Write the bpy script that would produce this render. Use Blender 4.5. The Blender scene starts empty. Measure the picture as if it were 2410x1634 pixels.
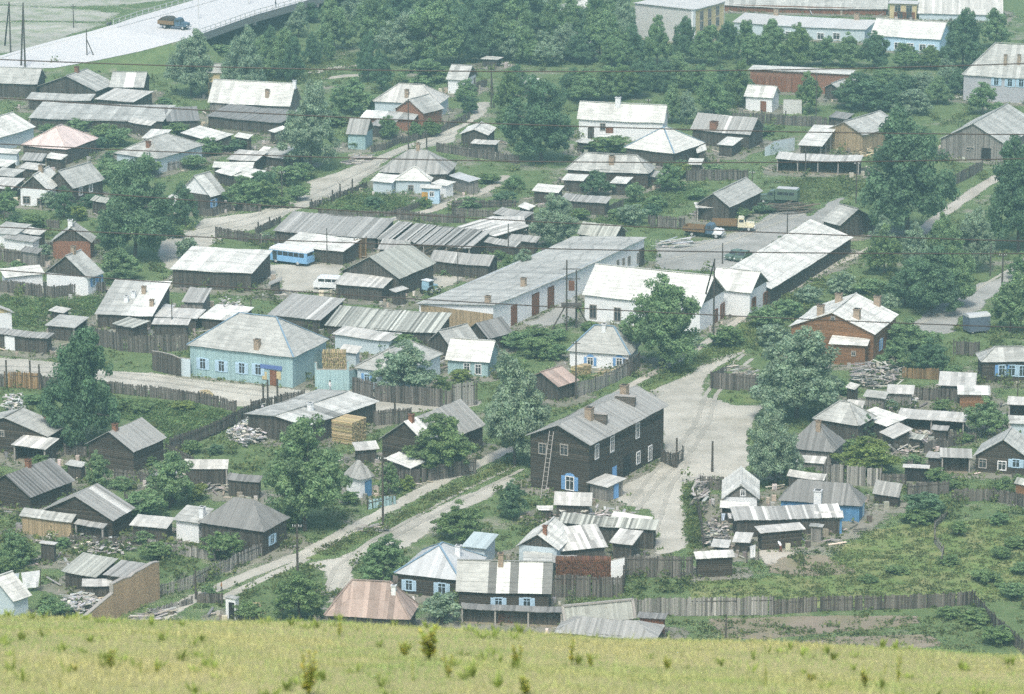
import bpy, bmesh, math, random
from mathutils import Vector, Matrix, noise
R = random.Random(7)
SC = bpy.context.scene
COL = SC.collection
# ------------------------------------------------------------------ camera
CAM_H, PITCH, LENS = 140.0, math.radians(14.6), 135.0
F = LENS / 36.0 * 2410.0                      # focal length in photo pixels
cam = bpy.data.cameras.new('camera'); camo = bpy.data.objects.new('camera', cam); COL.objects.link(camo)
cam.lens = LENS; cam.sensor_width = 36.0; cam.clip_start = 0.5; cam.clip_end = 9000
camo.location = (0, 0, CAM_H); camo.rotation_euler = (math.pi / 2 - PITCH, 0, 0)
cam.dof.use_dof = True; cam.dof.focus_distance = 600; cam.dof.aperture_fstop = 4.0
SC.camera = camo
# ------------------------------------------------------------------ sky, sun, exposure
SUN_EL, SUN_AZ = math.radians(56), math.radians(188)      # azimuth: clockwise from +Y; hazy sun high behind the camera
w = bpy.data.worlds.new('World'); SC.world = w; w.use_nodes = True
nt = w.node_tree; nt.nodes.clear()
sky = nt.nodes.new('ShaderNodeTexSky'); sky.sky_type = 'NISHITA'; sky.sun_disc = False
sky.sun_elevation = SUN_EL; sky.sun_rotation = SUN_AZ; sky.dust_density = 4.0; sky.air_density = 1.0; sky.ozone_density = 1.0
bg = nt.nodes.new('ShaderNodeBackground'); bg.inputs[1].default_value = 0.15
wo = nt.nodes.new('ShaderNodeOutputWorld')
nt.links.new(sky.outputs[0], bg.inputs[0]); nt.links.new(bg.outputs[0], wo.inputs[0])
sl = bpy.data.lights.new('sun', 'SUN'); sl.energy = 2.0; sl.angle = math.radians(12); sl.color = (1.0, 0.99, 0.92)
so = bpy.data.objects.new('sun', sl); COL.objects.link(so)
sd = Vector((math.sin(SUN_AZ) * math.cos(SUN_EL), math.cos(SUN_AZ) * math.cos(SUN_EL), math.sin(SUN_EL)))
so.rotation_euler = sd.to_track_quat('Z', 'Y').to_euler(); so.location = (0, 0, 200)
vs = SC.view_settings; vs.view_transform = 'Standard'; vs.look = 'None'; vs.gamma = 1.0; vs.exposure = 0.64
vs.use_curve_mapping = False
SC.cycles.max_bounces = 6; SC.cycles.diffuse_bounces = 4; SC.cycles.glossy_bounces = 2; SC.cycles.transparent_max_bounces = 8
SC.cycles.volume_bounces = 0; SC.cycles.use_denoising = False; SC.cycles.transmission_bounces = 2
# ------------------------------------------------------------------ pixels <-> world
CT, ST = math.cos(PITCH), math.sin(PITCH)
K = 620.0 / 2324.0
TX = {1: 0, 2: 600, 3: 1200, 4: 1790}; TY = {1: 0, 2: 400, 3: 800, 4: 1200}
def px(t, p):
    """a reading (u, v) in photo sector t ('rc') -> photo pixel; t 'S' = photo pixel already"""
    if t == 'S': return (float(p[0]), float(p[1]))
    return (TX[int(t[1])] + p[0] * K, TY[int(t[0])] + p[1] * K)
def ray(q):
    x = (q[0] - 1205.0) / F; y = -(q[1] - 817.0) / F
    return Vector((x, CT + y * ST, -ST + y * CT))
def G(t, p, z=0.0):
    d = ray(px(t, p)); k = (z - CAM_H) / d.z
    return Vector((d.x * k, d.y * k, z))
def proj(P):
    dz = P[2] - CAM_H
    zc = P[1] * CT - dz * ST; yc = P[1] * ST + dz * CT
    return (1205 + F * P[0] / zc, 817 - F * yc / zc)
def z_at(P, v):
    """height over ground point P whose image row is v (photo px)"""
    y = -(v - 817.0) / F
    # yc = y*zc : Y*ST + dz*CT = y*(Y*CT - dz*ST)
    dz = P[1] * (y * CT - ST) / (CT + y * ST)
    return CAM_H + dz
def mpp(P): return (P[1] * CT + CAM_H * ST) / F       # metres per photo pixel at ground point P
# ------------------------------------------------------------------ mesh collector
class MB:
    def __init__(s): s.v = []; s.f = []; s.c = []
    def add(s, vs, fs, c=1.0):
        n = len(s.v); s.v += [tuple(p) for p in vs]
        if not isinstance(c, tuple): c = (c, c, c)
        for f in fs: s.f.append([n + i for i in f]); s.c.append(c)
        return s
    def box(s, x0, x1, y0, y1, z0, z1, c=1.0):
        return s.add([(x0,y0,z0),(x1,y0,z0),(x1,y1,z0),(x0,y1,z0),(x0,y0,z1),(x1,y0,z1),(x1,y1,z1),(x0,y1,z1)],
                     [(3,2,1,0),(4,5,6,7),(0,1,5,4),(1,2,6,5),(2,3,7,6),(3,0,4,7)], c)
    def hexa(s, b, t, c=1.0):
        return s.add(list(b) + list(t), [(3,2,1,0),(4,5,6,7),(0,1,5,4),(1,2,6,5),(2,3,7,6),(3,0,4,7)], c)
    def bar(s, a, b, r, c=1.0, n=6, r2=None, cap=True):
        a = Vector(a); b = Vector(b); d = (b - a)
        if d.length < 1e-6: return s
        d.normalize(); u = d.orthogonal().normalized(); w_ = d.cross(u); r2 = r if r2 is None else r2
        vs_ = []
        for P, rr in ((a, r), (b, r2)):
            for i in range(n):
                k = 2 * math.pi * i / n; vs_.append(P + u * math.cos(k) * rr + w_ * math.sin(k) * rr)
        fs = [(i, (i + 1) % n, n + (i + 1) % n, n + i) for i in range(n)]
        if cap: fs += [tuple(range(n - 1, -1, -1)), tuple(range(n, 2 * n))]
        return s.add(vs_, fs, c)
    def beam(s, a, b, w_, h_, c=1.0):
        a = Vector(a); b = Vector(b); d = (b - a).normalized()
        u = Vector((0, 0, 1)).cross(d)
        u = u.normalized() if u.length > 1e-4 else Vector((1, 0, 0))
        n = d.cross(u)
        o = [(-w_/2, -h_/2), (w_/2, -h_/2), (w_/2, h_/2), (-w_/2, h_/2)]
        return s.hexa([a + u*i + n*j for i, j in o], [b + u*i + n*j for i, j in o], c)
    def mesh(s, name, mat, smooth=False):
        me = bpy.data.meshes.new(name); me.from_pydata(s.v, [], s.f)
        at = me.color_attributes.new('Col', 'FLOAT_COLOR', 'CORNER')
        buf = []
        for f, c in zip(s.f, s.c): buf += [c[0], c[1], c[2], 1.0] * len(f)
        at.data.foreach_set('color', buf)
        if smooth: me.polygons.foreach_set('use_smooth', [True] * len(me.polygons))
        if mat: me.materials.append(mat)
        me.update(); return me
    def build(s, name, mat, parent=None, smooth=False):
        return link(name, s.mesh(name, mat, smooth), parent)
def link(name, me, parent=None, loc=None, rz=0):
    o = bpy.data.objects.new(name, me); COL.objects.link(o)
    if parent is not None: o.parent = parent
    if loc is not None: o.location = loc
    if rz: o.rotation_euler[2] = rz
    return o
def tag(o, label=None, cat=None, group=None, kind=None):
    if label: o['label'] = label
    if cat: o['category'] = cat
    if group: o['group'] = group
    if kind: o['kind'] = kind
    return o
def empty(name, loc, rz, label, cat, group=None):
    o = link(name, None, None, loc, rz); o.empty_display_size = 0.5
    return tag(o, label, cat, group)
# ------------------------------------------------------------------ materials
MATS = {}
def nd(nt, typ, **kw):
    n = nt.nodes.new(typ)
    for k, v in kw.items(): setattr(n, k, v)
    return n
def mth(nt, op, a, b=None, c=None):
    n = nd(nt, 'ShaderNodeMath', operation=op)
    for i, x in enumerate((a, b, c)):
        if x is None: continue
        if isinstance(x, (int, float)): n.inputs[i].default_value = x
        else: nt.links.new(x, n.inputs[i])
    return n.outputs[0]
def mixc(nt, fac, a, b, mode='MIX'):
    n = nd(nt, 'ShaderNodeMix', data_type='RGBA', blend_type=mode)
    for i, x in ((0, fac), (6, a), (7, b)):
        if isinstance(x, (int, float)): n.inputs[i].default_value = x
        elif isinstance(x, tuple): n.inputs[i].default_value = (*x[:3], 1)
        else: nt.links.new(x, n.inputs[i])
    return n.outputs[2]
def nz(nt, vec, scale, detail=4, rough=.6):
    n = nd(nt, 'ShaderNodeTexNoise'); n.inputs['Scale'].default_value = scale
    n.inputs['Detail'].default_value = detail; n.inputs['Roughness'].default_value = rough
    if vec is not None: nt.links.new(vec, n.inputs['Vector'])
    return n.outputs[0]
def ramp(nt, x, lo, hi, a=0.0, b=1.0):
    n = nd(nt, 'ShaderNodeMapRange'); n.clamp = True
    n.inputs[1].default_value = lo; n.inputs[2].default_value = hi; n.inputs[3].default_value = a; n.inputs[4].default_value = b
    nt.links.new(x, n.inputs[0]); return n.outputs[0]
def mat(name, base, pat=None, var=.25, rough=.85, dirt=(.10, .09, .075), dirtamt=.35, spec=.25, metal=0.0, nscale=.8):
    """procedural surface: board colour attribute x base x stains, with a relief pattern"""
    if name in MATS: return MATS[name]
    m = bpy.data.materials.new(name); m.use_nodes = True; nt = m.node_tree
    bs = nt.nodes['Principled BSDF']; bs.inputs['Roughness'].default_value = rough
    bs.inputs['Specular IOR Level'].default_value = spec; bs.inputs['Metallic'].default_value = metal
    tc = nd(nt, 'ShaderNodeTexCoord'); ob = tc.outputs['Object']
    sep = nd(nt, 'ShaderNodeSeparateXYZ'); nt.links.new(ob, sep.inputs[0])
    oi = nd(nt, 'ShaderNodeObjectInfo')
    at = nd(nt, 'ShaderNodeAttribute', attribute_name='Col')
    n1 = nz(nt, ob, nscale, 5, .65); n2 = nz(nt, ob, nscale * 6, 3, .6)
    col = mixc(nt, 1.0, base, at.outputs['Color'], 'MULTIPLY')
    v = mth(nt, 'ADD', mth(nt, 'MULTIPLY', n1, var * 1.6), 1 - var * .8)
    v = mth(nt, 'MULTIPLY', v, mth(nt, 'ADD', mth(nt, 'MULTIPLY', n2, var), 1 - var * .5))
    col = mixc(nt, 1.0, col, v, 'MULTIPLY')
    col = mixc(nt, mth(nt, 'MULTIPLY', ramp(nt, n1, .52, .75), dirtamt), col, dirt)
    hgt = n2
    if pat == 'seam':      # sheet joints and rain streaks
        wv = nd(nt, 'ShaderNodeMapping'); wv.inputs['Scale'].default_value = (.25, .25, 1.6); nt.links.new(ob, wv.inputs[0])
        st = nz(nt, wv.outputs[0], 2.2, 4, .7)
        kz = mth(nt, 'FRACT', mth(nt, 'DIVIDE', sep.outputs[2], .42)); jt = ramp(nt, mth(nt, 'ABSOLUTE', mth(nt, 'SUBTRACT', kz, .5)), .42, .5, 1.0, .72)
        col = mixc(nt, 1.0, col, mth(nt, 'MULTIPLY', jt, ramp(nt, st, .35, .7, 1.1, .78)), 'MULTIPLY')
    if pat in ('log', 'plank', 'brick', 'hplank'):
        hx = mth(nt, 'ADD', sep.outputs[0], sep.outputs[1])
        if pat == 'brick':
            cx = nd(nt, 'ShaderNodeCombineXYZ'); nt.links.new(hx, cx.inputs[0]); nt.links.new(sep.outputs[2], cx.inputs[1])
            br = nd(nt, 'ShaderNodeTexBrick'); nt.links.new(cx.outputs[0], br.inputs[0])
            br.inputs['Scale'].default_value = 1.0; br.inputs['Brick Width'].default_value = .27; br.inputs['Row Height'].default_value = .085
            br.inputs['Mortar Size'].default_value = .012; br.inputs[1].default_value = (.8, .8, .8, 1); br.inputs[2].default_value = (1.2, 1.15, 1.1, 1); br.inputs[3].default_value = (1.15, 1.15, 1.15, 1)
            col = mixc(nt, 1.0, col, br.outputs[0], 'MULTIPLY'); hgt = br.outputs[1]
        else:
            per = {'log': .26, 'plank': .17, 'hplank': .2}[pat]
            src = hx if pat == 'plank' else sep.outputs[2]
            k = mth(nt, 'DIVIDE', src, per); fr = mth(nt, 'FRACT', k); fl = mth(nt, 'FLOOR', k)
            wn = nd(nt, 'ShaderNodeTexWhiteNoise', noise_dimensions='1D'); nt.links.new(mth(nt, 'ADD', fl, oi.outputs['Random']), wn.inputs['W'])
            rnd = mth(nt, 'ADD', mth(nt, 'MULTIPLY', wn.outputs[0], var * 1.5), 1 - var * .75)
            prof = mth(nt, 'ABSOLUTE', mth(nt, 'SUBTRACT', fr, .5))
            joint = ramp(nt, prof, .40, .5, 1.0, .35)
            col = mixc(nt, 1.0, col, mth(nt, 'MULTIPLY', rnd, joint), 'MULTIPLY')
            hgt = mth(nt, 'SUBTRACT', 1.0, mth(nt, 'POWER', mth(nt, 'MULTIPLY', prof, 2.0), 3.0))
    bp = nd(nt, 'ShaderNodeBump'); bp.inputs['Strength'].default_value = .5; bp.inputs['Distance'].default_value = .05
    nt.links.new(hgt, bp.inputs['Height']); nt.links.new(bp.outputs[0], bs.inputs['Normal'])
    nt.links.new(col, bs.inputs['Base Color'])
    MATS[name] = m; return m
# roofs
mat('slate', (.395, .40, .37), 'seam', var=.28, dirt=(.20, .20, .18), dirtamt=.5); mat('white', (.60, .60, .55), 'seam', var=.2, dirt=(.34, .34, .31), dirtamt=.6)
mat('plankroof', (.31, .31, .29), var=.35, dirtamt=.5); mat('darkroof', (.20, .20, .19), var=.3, dirtamt=.4)
mat('paleroof', (.46, .455, .42), var=.35, dirt=(.2, .19, .17), dirtamt=.5); mat('tin', (.44, .455, .45), var=.2, rough=.65, spec=.3, dirtamt=.25)
mat('redroof', (.33, .255, .215), var=.3, dirt=(.32, .28, .25), dirtamt=.6); mat('mossroof', (.34, .35, .31), var=.4, dirtamt=.5)
mat('pinkroof', (.60, .50, .46), var=.2); mat('greentin', (.40, .47, .47), var=.2, rough=.55)
# walls
mat('log', (.062, .052, .040), 'log', var=.45, dirt=(.04, .035, .03)); mat('plank', (.078, .070, .058), 'plank', var=.5, dirt=(.05, .045, .04))
mat('greyplank', (.21, .20, .18), 'plank', var=.45, dirt=(.09, .085, .075)); mat('hplank', (.115, .10, .085), 'hplank', var=.4)
mat('whitewash', (.72, .74, .74), var=.12, dirt=(.40, .40, .38), dirtamt=.35); mat('bluewash', (.47, .55, .58), var=.15, dirt=(.3, .33, .34))
mat('bluepaint', (.10, .24, .42), 'plank', var=.2, dirt=(.15, .18, .2)); mat('tealpaint', (.33, .47, .48), 'plank', var=.15, dirt=(.25, .3, .3), dirtamt=.25)
mat('brick', (.24, .12, .075), 'brick', var=.3); mat('brown', (.22, .115, .055), 'hplank', var=.25); mat('tan', (.36, .28, .17), 'plank', var=.3)
mat('yellowwall', (.50, .42, .24), var=.25); mat('adobe', (.38, .28, .18), 'brick', var=.4); mat('concrete', (.50, .50, .48), var=.15, dirtamt=.25)
mat('shutter', (.16, .33, .58), var=.12, dirtamt=.15); mat('lightblue', (.42, .58, .70), var=.12, dirtamt=.15); mat('frame', (.72, .73, .72), var=.1, dirtamt=.15)
mat('doorbrown', (.20, .085, .045), 'plank', var=.3); mat('dooryellow', (.50, .30, .08), 'plank', var=.2); mat('dark', (.018, .017, .016), var=.2)
mat('chimney', (.34, .27, .20), 'brick', var=.3); mat('pole', (.075, .065, .055), var=.35); mat('freshwood', (.38, .32, .20), var=.35, dirt=(.3, .22, .12))
mat('oldwood', (.33, .31, .28), var=.4); mat('bark', (.10, .085, .07), var=.4); mat('rust', (.16, .075, .045), var=.4); mat('bluetrim', (.22, .33, .42), var=.15)
mat('tarp', (.10, .13, .17), var=.3, rough=.6); mat('rubble', (.46, .45, .43), var=.3)
def glassmat():
    m = bpy.data.materials.new('glass'); m.use_nodes = True; b = m.node_tree.nodes['Principled BSDF']
    nt = m.node_tree; tc = nd(nt, 'ShaderNodeTexCoord'); n = nz(nt, tc.outputs['Object'], 2.0, 2)
    nt.links.new(mixc(nt, n, (.02, .025, .03), (.06, .07, .075)), b.inputs['Base Color'])
    b.inputs['Roughness'].default_value = .08; b.inputs['Specular IOR Level'].default_value = .6
    MATS['glass'] = m
glassmat()
def paint(name, c, rough=.35):
    m = mat(name, c, var=.1, rough=rough, spec=.45, dirt=(.2, .19, .17), dirtamt=.25); return m
# ------------------------------------------------------------------ ground, hillside, roads
def ground_colour(nt):
    geo = nd(nt, 'ShaderNodeNewGeometry'); pos = geo.outputs['Position']
    a = nz(nt, pos, .07, 6, .68); b = nz(nt, pos, .35, 5, .7); c = nz(nt, pos, 2.2, 3, .6)
    grass = mixc(nt, ramp(nt, b, .3, .7), (.080, .130, .052), (.14, .195, .082))
    grass = mixc(nt, mth(nt, 'MULTIPLY', ramp(nt, c, .45, .8), .55), grass, (.17, .165, .085))
    dirt = mixc(nt, ramp(nt, c, .3, .7), (.20, .19, .15), (.30, .285, .235))
    s = mth(nt, 'ADD', mth(nt, 'MULTIPLY', a, .7), mth(nt, 'MULTIPLY', b, .3))
    return mixc(nt, ramp(nt, s, .54, .64), grass, dirt), c, pos
def ground_mat():
    m = bpy.data.materials.new('ground'); m.use_nodes = True; nt = m.node_tree; b = nt.nodes['Principled BSDF']
    col, h, pos = ground_colour(nt); nt.links.new(col, b.inputs['Base Color']); b.inputs['Roughness'].default_value = .95; b.inputs['Specular IOR Level'].default_value = .1
    bp = nd(nt, 'ShaderNodeBump'); bp.inputs['Distance'].default_value = .25; bp.inputs['Strength'].default_value = .8
    nt.links.new(h, bp.inputs['Height']); nt.links.new(bp.outputs[0], b.inputs['Normal']); MATS['ground'] = m
ground_mat()
def sheet_mat(name, c0, c1, c2, streak=0.0):
    """laid surface that breaks up into the surrounding ground along its rim (attribute Col: 0 rim, 1 inside)"""
    m = bpy.data.materials.new(name); m.use_nodes = True; nt = m.node_tree; b = nt.nodes['Principled BSDF']
    pos = nd(nt, 'ShaderNodeNewGeometry').outputs['Position']
    at = nd(nt, 'ShaderNodeAttribute', attribute_name='Col')
    n1 = nz(nt, pos, .22, 5, .65); n2 = nz(nt, pos, 1.6, 4, .65); n3 = nz(nt, pos, .06, 3)
    col = mixc(nt, ramp(nt, n2, .3, .7), c0, c1)
    col = mixc(nt, ramp(nt, n1, .42, .68), col, c2)
    col = mixc(nt, 1.0, col, ramp(nt, n3, .3, .7, .82, 1.12), 'MULTIPLY')
    e = mth(nt, 'ADD', at.outputs['Fac'], mth(nt, 'MULTIPLY', mth(nt, 'SUBTRACT', n1, .5), 1.5))
    e = mth(nt, 'ADD', e, mth(nt, 'MULTIPLY', mth(nt, 'SUBTRACT', n2, .5), .8))
    nt.links.new(col, b.inputs['Base Color'])
    tr = nd(nt, 'ShaderNodeBsdfTransparent'); mx = nd(nt, 'ShaderNodeMixShader'); nt.links.new(ramp(nt, e, .34, .5), mx.inputs[0])
    nt.links.new(tr.outputs[0], mx.inputs[1]); nt.links.new(b.outputs[0], mx.inputs[2]); nt.links.new(mx.outputs[0], nt.nodes['Material Output'].inputs[0])
    b.inputs['Roughness'].default_value = .95; b.inputs['Specular IOR Level'].default_value = .12
    bp = nd(nt, 'ShaderNodeBump'); bp.inputs['Distance'].default_value = .12; bp.inputs['Strength'].default_value = .6
    nt.links.new(n2, bp.inputs['Height']); nt.links.new(bp.outputs[0], b.inputs['Normal']); MATS[name] = m
sheet_mat('dirtroad', (.42, .405, .345), (.49, .47, .405), (.34, .325, .27))
sheet_mat('gravel', (.31, .31, .285), (.37, .365, .335), (.25, .25, .225))
sheet_mat('yarddirt', (.20, .19, .155), (.28, .265, .22), (.15, .16, .10))
sheet_mat('rut', (.36, .345, .295), (.41, .395, .34), (.30, .29, .245))
sheet_mat('paledirt', (.42, .39, .33), (.47, .44, .38), (.36, .33, .27))
sheet_mat('soil', (.235, .195, .145), (.285, .245, .19), (.20, .19, .11))
sheet_mat('meadow', (.125, .185, .06), (.175, .235, .08), (.235, .235, .105))
sheet_mat('grassy', (.095, .155, .05), (.14, .20, .07), (.18, .205, .085))
sheet_mat('sandflat', (.36, .36, .31), (.42, .41, .36), (.22, .26, .16))
sheet_mat('asphalt', (.34, .345, .345), (.40, .40, .40), (.30, .305, .31))
ROADS = []
def seg_d(p, a, b):
    ab = b - a; k = max(0, min(1, (p - a).dot(ab) / max(ab.length_squared, 1e-9))); return (p - a - ab * k).length
def inside(p, P):
    c = False; n = len(P); j = n - 1
    for i in range(n):
        if (P[i].y > p.y) != (P[j].y > p.y) and p.x < (P[j].x - P[i].x) * (p.y - P[i].y) / (P[j].y - P[i].y) + P[i].x: c = not c
        j = i
    return c
def grid_sheet(name, m, lev, cell, box, fn):
    """sheet on a square grid; fn(point) -> 0..1 cover, the material lets the ground through where it is 0"""
    x0, x1, y0, y1 = box; nx = int((x1 - x0) / cell) + 2; ny = int((y1 - y0) / cell) + 2; val = {}; idx = {}; vs_ = []; fs = []; cc = []
    for j in range(ny):
        for i in range(nx): val[i, j] = fn(Vector((x0 + i * cell, y0 + j * cell)))
    def vid(k):
        if k not in idx: idx[k] = len(vs_); vs_.append((x0 + k[0] * cell, y0 + k[1] * cell, .004 * lev))
        return idx[k]
    for j in range(ny - 1):
        for i in range(nx - 1):
            q = [(i, j), (i + 1, j), (i + 1, j + 1), (i, j + 1)]
            if max(val[k] for k in q) > 0: fs.append([vid(k) for k in q]); cc += [val[k] for k in q]
    me = bpy.data.meshes.new(name); me.from_pydata(vs_, [], fs); at = me.color_attributes.new('Col', 'FLOAT_COLOR', 'CORNER')
    at.data.foreach_set('color', [x for k in cc for x in (k, k, k, 1)]); me.materials.append(MATS[m]); me.update()
    return tag(link(name, me), kind='structure')
def sheet(name, t, poly, m, lev=1, rim=1.4, cell=None):
    P = [G(t, p).xy for p in poly]; xs = [p.x for p in P]; ys = [p.y for p in P]; box = (min(xs) - 1, max(xs) + 1, min(ys) - 1, max(ys) + 1)
    cell = cell or max(.9, min(rim * .75, 5)); 
    if m not in ('grassy', 'soil'): ROADS.append((P, box))
    def fn(p):
        if not inside(p, P): return 0.0
        return min(1.0, .15 + min(seg_d(p, P[i - 1], P[i]) for i in range(len(P))) / rim)
    return grid_sheet(name, m, lev, cell, box, fn)
def strip(name, t, pts, width, m, lev=2):
    P = [G(t, p).xy for p in pts]; xs = [p.x for p in P]; ys = [p.y for p in P]; h = width / 2; box = (min(xs) - h, max(xs) + h, min(ys) - h, max(ys) + h)
    if m not in ('grassy', 'soil'):
        for a, b in zip(P, P[1:]):
            d = (b - a).normalized() * h; n = Vector((-d.y, d.x)); q = [a + n, b + n, b - n, a - n]; ROADS.append((q, (min(k.x for k in q), max(k.x for k in q), min(k.y for k in q), max(k.y for k in q))))
    def fn(p):
        d = min(seg_d(p, a, b) for a, b in zip(P, P[1:])); return max(0.0, min(1.0, (h - d) / (h * .55)))
    return grid_sheet(name, m, lev, min(.8, width * .3), box, fn)
g = MB(); g.add([(-2500, 300, 0), (2500, 300, 0), (2500, 4000, 0), (-2500, 4000, 0)], [(0, 1, 2, 3)]); tag(g.build('ground', MATS['ground']), kind='structure')
# hillside under the camera
def hill_z(x, y):
    s0 = math.tan(math.radians(17.0)); z = CAM_H - 1.72 - s0 * y - .040 * max(-40, min(40, x)) - .012 * max(0, min(40, x)) + .0006 * x * x * (1 if abs(x) < 30 else 900.0 / (x * x))
    if y > 45: z -= .0055 * min(y - 45, 13) ** 2 + max(0, y - 58) * .145
    if y < 70: z += .15 * noise.noise((x * .22, y * .16, 0)) + .035 * noise.noise((x * 1.1, y * .8, 3))
    base = 0.0
    if z < 14: z = -1.2 + 15.2 * math.exp((z - 14) / 15.2)
    return max(z, -1.15)
def make_hill():
    xs = [-300, -200, -130, -90, -60, -40, -28] + [-20 + i * .5 for i in range(81)] + [28, 40, 60, 90, 130, 200, 300]
    ys = [-25, -18, -10] + [i * 1.0 for i in range(0, 24)] + [24 + i * .5 for i in range(0, 90)] + [70 + i * 4 for i in range(0, 84)]
    vs_ = [(x, y, hill_z(x, y)) for y in ys for x in xs]; n = len(xs)
    fs = [(j*n + i, j*n + i + 1, (j+1)*n + i + 1, (j+1)*n + i) for j in range(len(ys) - 1) for i in range(n - 1)]
    me = bpy.data.meshes.new('hillside'); me.from_pydata(vs_, [], fs); me.polygons.foreach_set('use_smooth', [True] * len(fs))
    m = bpy.data.materials.new('hillgrass'); m.use_nodes = True; nt = m.node_tree; b = nt.nodes['Principled BSDF']
    geo = nd(nt, 'ShaderNodeNewGeometry'); p = geo.outputs['Position']; a = nz(nt, p, .5, 5, .65); c = nz(nt, p, 6, 4, .7)
    col = mixc(nt, ramp(nt, a, .35, .65), (.30, .32, .13), (.42, .39, .18)); col = mixc(nt, ramp(nt, c, .4, .75), col, (.38, .34, .18))
    nt.links.new(col, b.inputs['Base Color']); b.inputs['Roughness'].default_value = .95; b.inputs['Specular IOR Level'].default_value = .1
    bp = nd(nt, 'ShaderNodeBump'); bp.inputs['Distance'].default_value = .08; nt.links.new(c, bp.inputs['Height']); nt.links.new(bp.outputs[0], b.inputs['Normal'])
    me.materials.append(m); tag(link('hillside', me), kind='structure')
make_hill()
# streets, lanes and yards
sheet('street', 'S', [(1120,237),(1099,285),(1027,314),(947,342),(877,371),(787,406),(720,427),(728,449),(688,467),(600,499),(470,515),(454,539),(373,568),(366,600),(396,640),(398,668),(362,668),(362,690),(398,700),(412,640),(450,610),(507,573),(560,551),(620,535),(650,525),(677,503),(760,479),(827,453),(864,415),(947,357),(1073,335),(1080,309),(1147,269),(1157,240)], 'dirtroad', 1)
sheet('street', '31', [(-300,130),(0,150),(570,200),(900,262),(1400,292),(1600,335),(2324,402),(2800,452),(3300,455),(3500,520),(3950,560),(4250,520),(4250,580),(3900,640),(3300,650),(2500,620),(2324,600),(2080,590),(1750,505),(1080,430),(360,375),(0,340),(-300,320)], 'dirtroad', 2)
sheet('yard', '22', [(-250,760),(-330,860),(70,830),(520,830),(830,800),(800,900),(690,1000),(680,1090),(200,1080),(230,980),(70,960)], 'dirtroad', 3)
sheet('yard', '22', [(1450,900),(1680,930),(1900,930),(1780,1000),(1640,1060),(1500,1130),(1420,1000)], 'dirtroad', 4)
sheet('yard', '23', [(1270,600),(1450,690),(1640,630),(1880,590),(2170,470),(2324,340),(2500,330),(2650,400),(2800,280),(2980,220),(2800,480),(2600,520),(1900,900),(1270,880)], 'gravel', 2)
sheet('yard', '23', [(0,1330),(200,1330),(420,1180),(480,1050),(600,1130),(620,1330),(250,1400)], 'gravel', 3)
sheet('square', '33', [(1150,470),(1480,340),(1770,150),(2000,70),(2100,90),(1900,220),(1740,330),(1720,490),(2000,570),(2250,580),(2180,700),(2120,900),(2160,1080),(1900,1290),(1600,1250),(1540,1400),(1560,1574),(1590,1850),(1240,1930),(1290,1670),(1230,1500),(900,1430),(930,1300),(1330,1110),(1330,960),(1290,620)], 'dirtroad', 1)
sheet('road', '42', [(430,470),(700,420),(900,335),(1130,215),(1560,-20),(1850,-140),(2300,-330),(2330,-240),(2000,-60),(1700,60),(1560,200),(1400,330),(880,460),(900,690),(700,820),(560,980),(480,980),(640,780),(600,560)], 'dirtroad', 2)
strip('footpath', 'S', [(330,1480),(470,1402),(600,1347),(720,1302),(880,1217),(1000,1152),(1100,1105),(1200,1056)], 2.6, 'dirtroad', 3)
strip('footpath', 'S', [(520,1410),(620,1362),(700,1325),(760,1290),(850,1255)], 1.6, 'dirtroad', 4)
strip('footpath', 'S', [(1420,945),(1500,898),(1600,846),(1680,795),(1760,738),(1850,688),(1960,625),(2060,580)], 1.7, 'paledirt', 4)
sheet('road', '24', [(1250,1400),(1500,1230),(1850,1010),(2080,960),(2200,850),(2324,770),(2500,700),(2500,850),(2200,1000),(2030,1150),(1960,1240),(1780,1300),(1740,1430),(1400,1500)], 'gravel', 2)
strip('footpath', '24', [(1400,560),(1650,360),(1900,180),(2100,60),(2300,-60)], 3.0, 'paledirt', 2)
strip('footpath', '22', [(1200,440),(1550,360),(1800,260),(2000,200),(2150,120),(2200,60)], 2.6, 'paledirt', 5)
strip('footpath', '12', [(520,640),(700,600),(930,580)], 3, 'paledirt', 2); strip('footpath', '12', [(640,690),(800,670),(920,665)], 3, 'paledirt', 3)
sheet('garden_plot', '44', [(-500,960),(0,945),(700,930),(1400,930),(1420,1000),(1000,1060),(600,1090),(0,1150),(-300,1150)], 'soil', 1, .8)
sheet('garden_plot', '44', [(100,1180),(700,1110),(1500,1090),(1700,1200),(1200,1260),(300,1260)], 'soil', 2)
sheet('garden_plot', '44', [(0,420),(300,380),(620,400),(900,560),(400,600),(60,560)], 'soil', 3)
sheet('yard', '43', [(2150,330),(2324,350),(2600,380),(2400,440),(2300,560),(2200,440)], 'paledirt', 6)
sheet('meadow', '44', [(-650,620),(0,590),(480,500),(850,230),(1200,120),(2324,40),(2600,100),(2600,830),(1900,790),(1350,850),(600,880),(-650,900)], 'meadow', 1, 2.0)
sheet('verge', '33', [(1770,470),(2170,480),(2260,560),(1990,560),(1800,500)], 'grassy', 3, .6)
strip('verge', 'S', [(860,1250),(960,1205),(1060,1155),(1150,1110),(1230,1070)], 1.6, 'grassy', 5)
sheet('verge', '42', [(430,440),(700,300),(880,190),(1100,190),(900,310),(650,430)], 'grassy', 5, .6)
sheet('verge', 'S', [(1500,915),(1560,890),(1640,842),(1740,770),(1860,690),(1960,640),(2000,640),(1900,720),(1800,790),(1740,830),(1660,850),(1600,890),(1530,920)], 'grassy', 6, .6)
sheet('sand_flat', '11', [(-400,-40),(0,60),(700,70),(1350,40),(1700,-30),(1900,-300),(1000,-300),(-400,-300)], 'sandflat', 1, 6)
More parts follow.
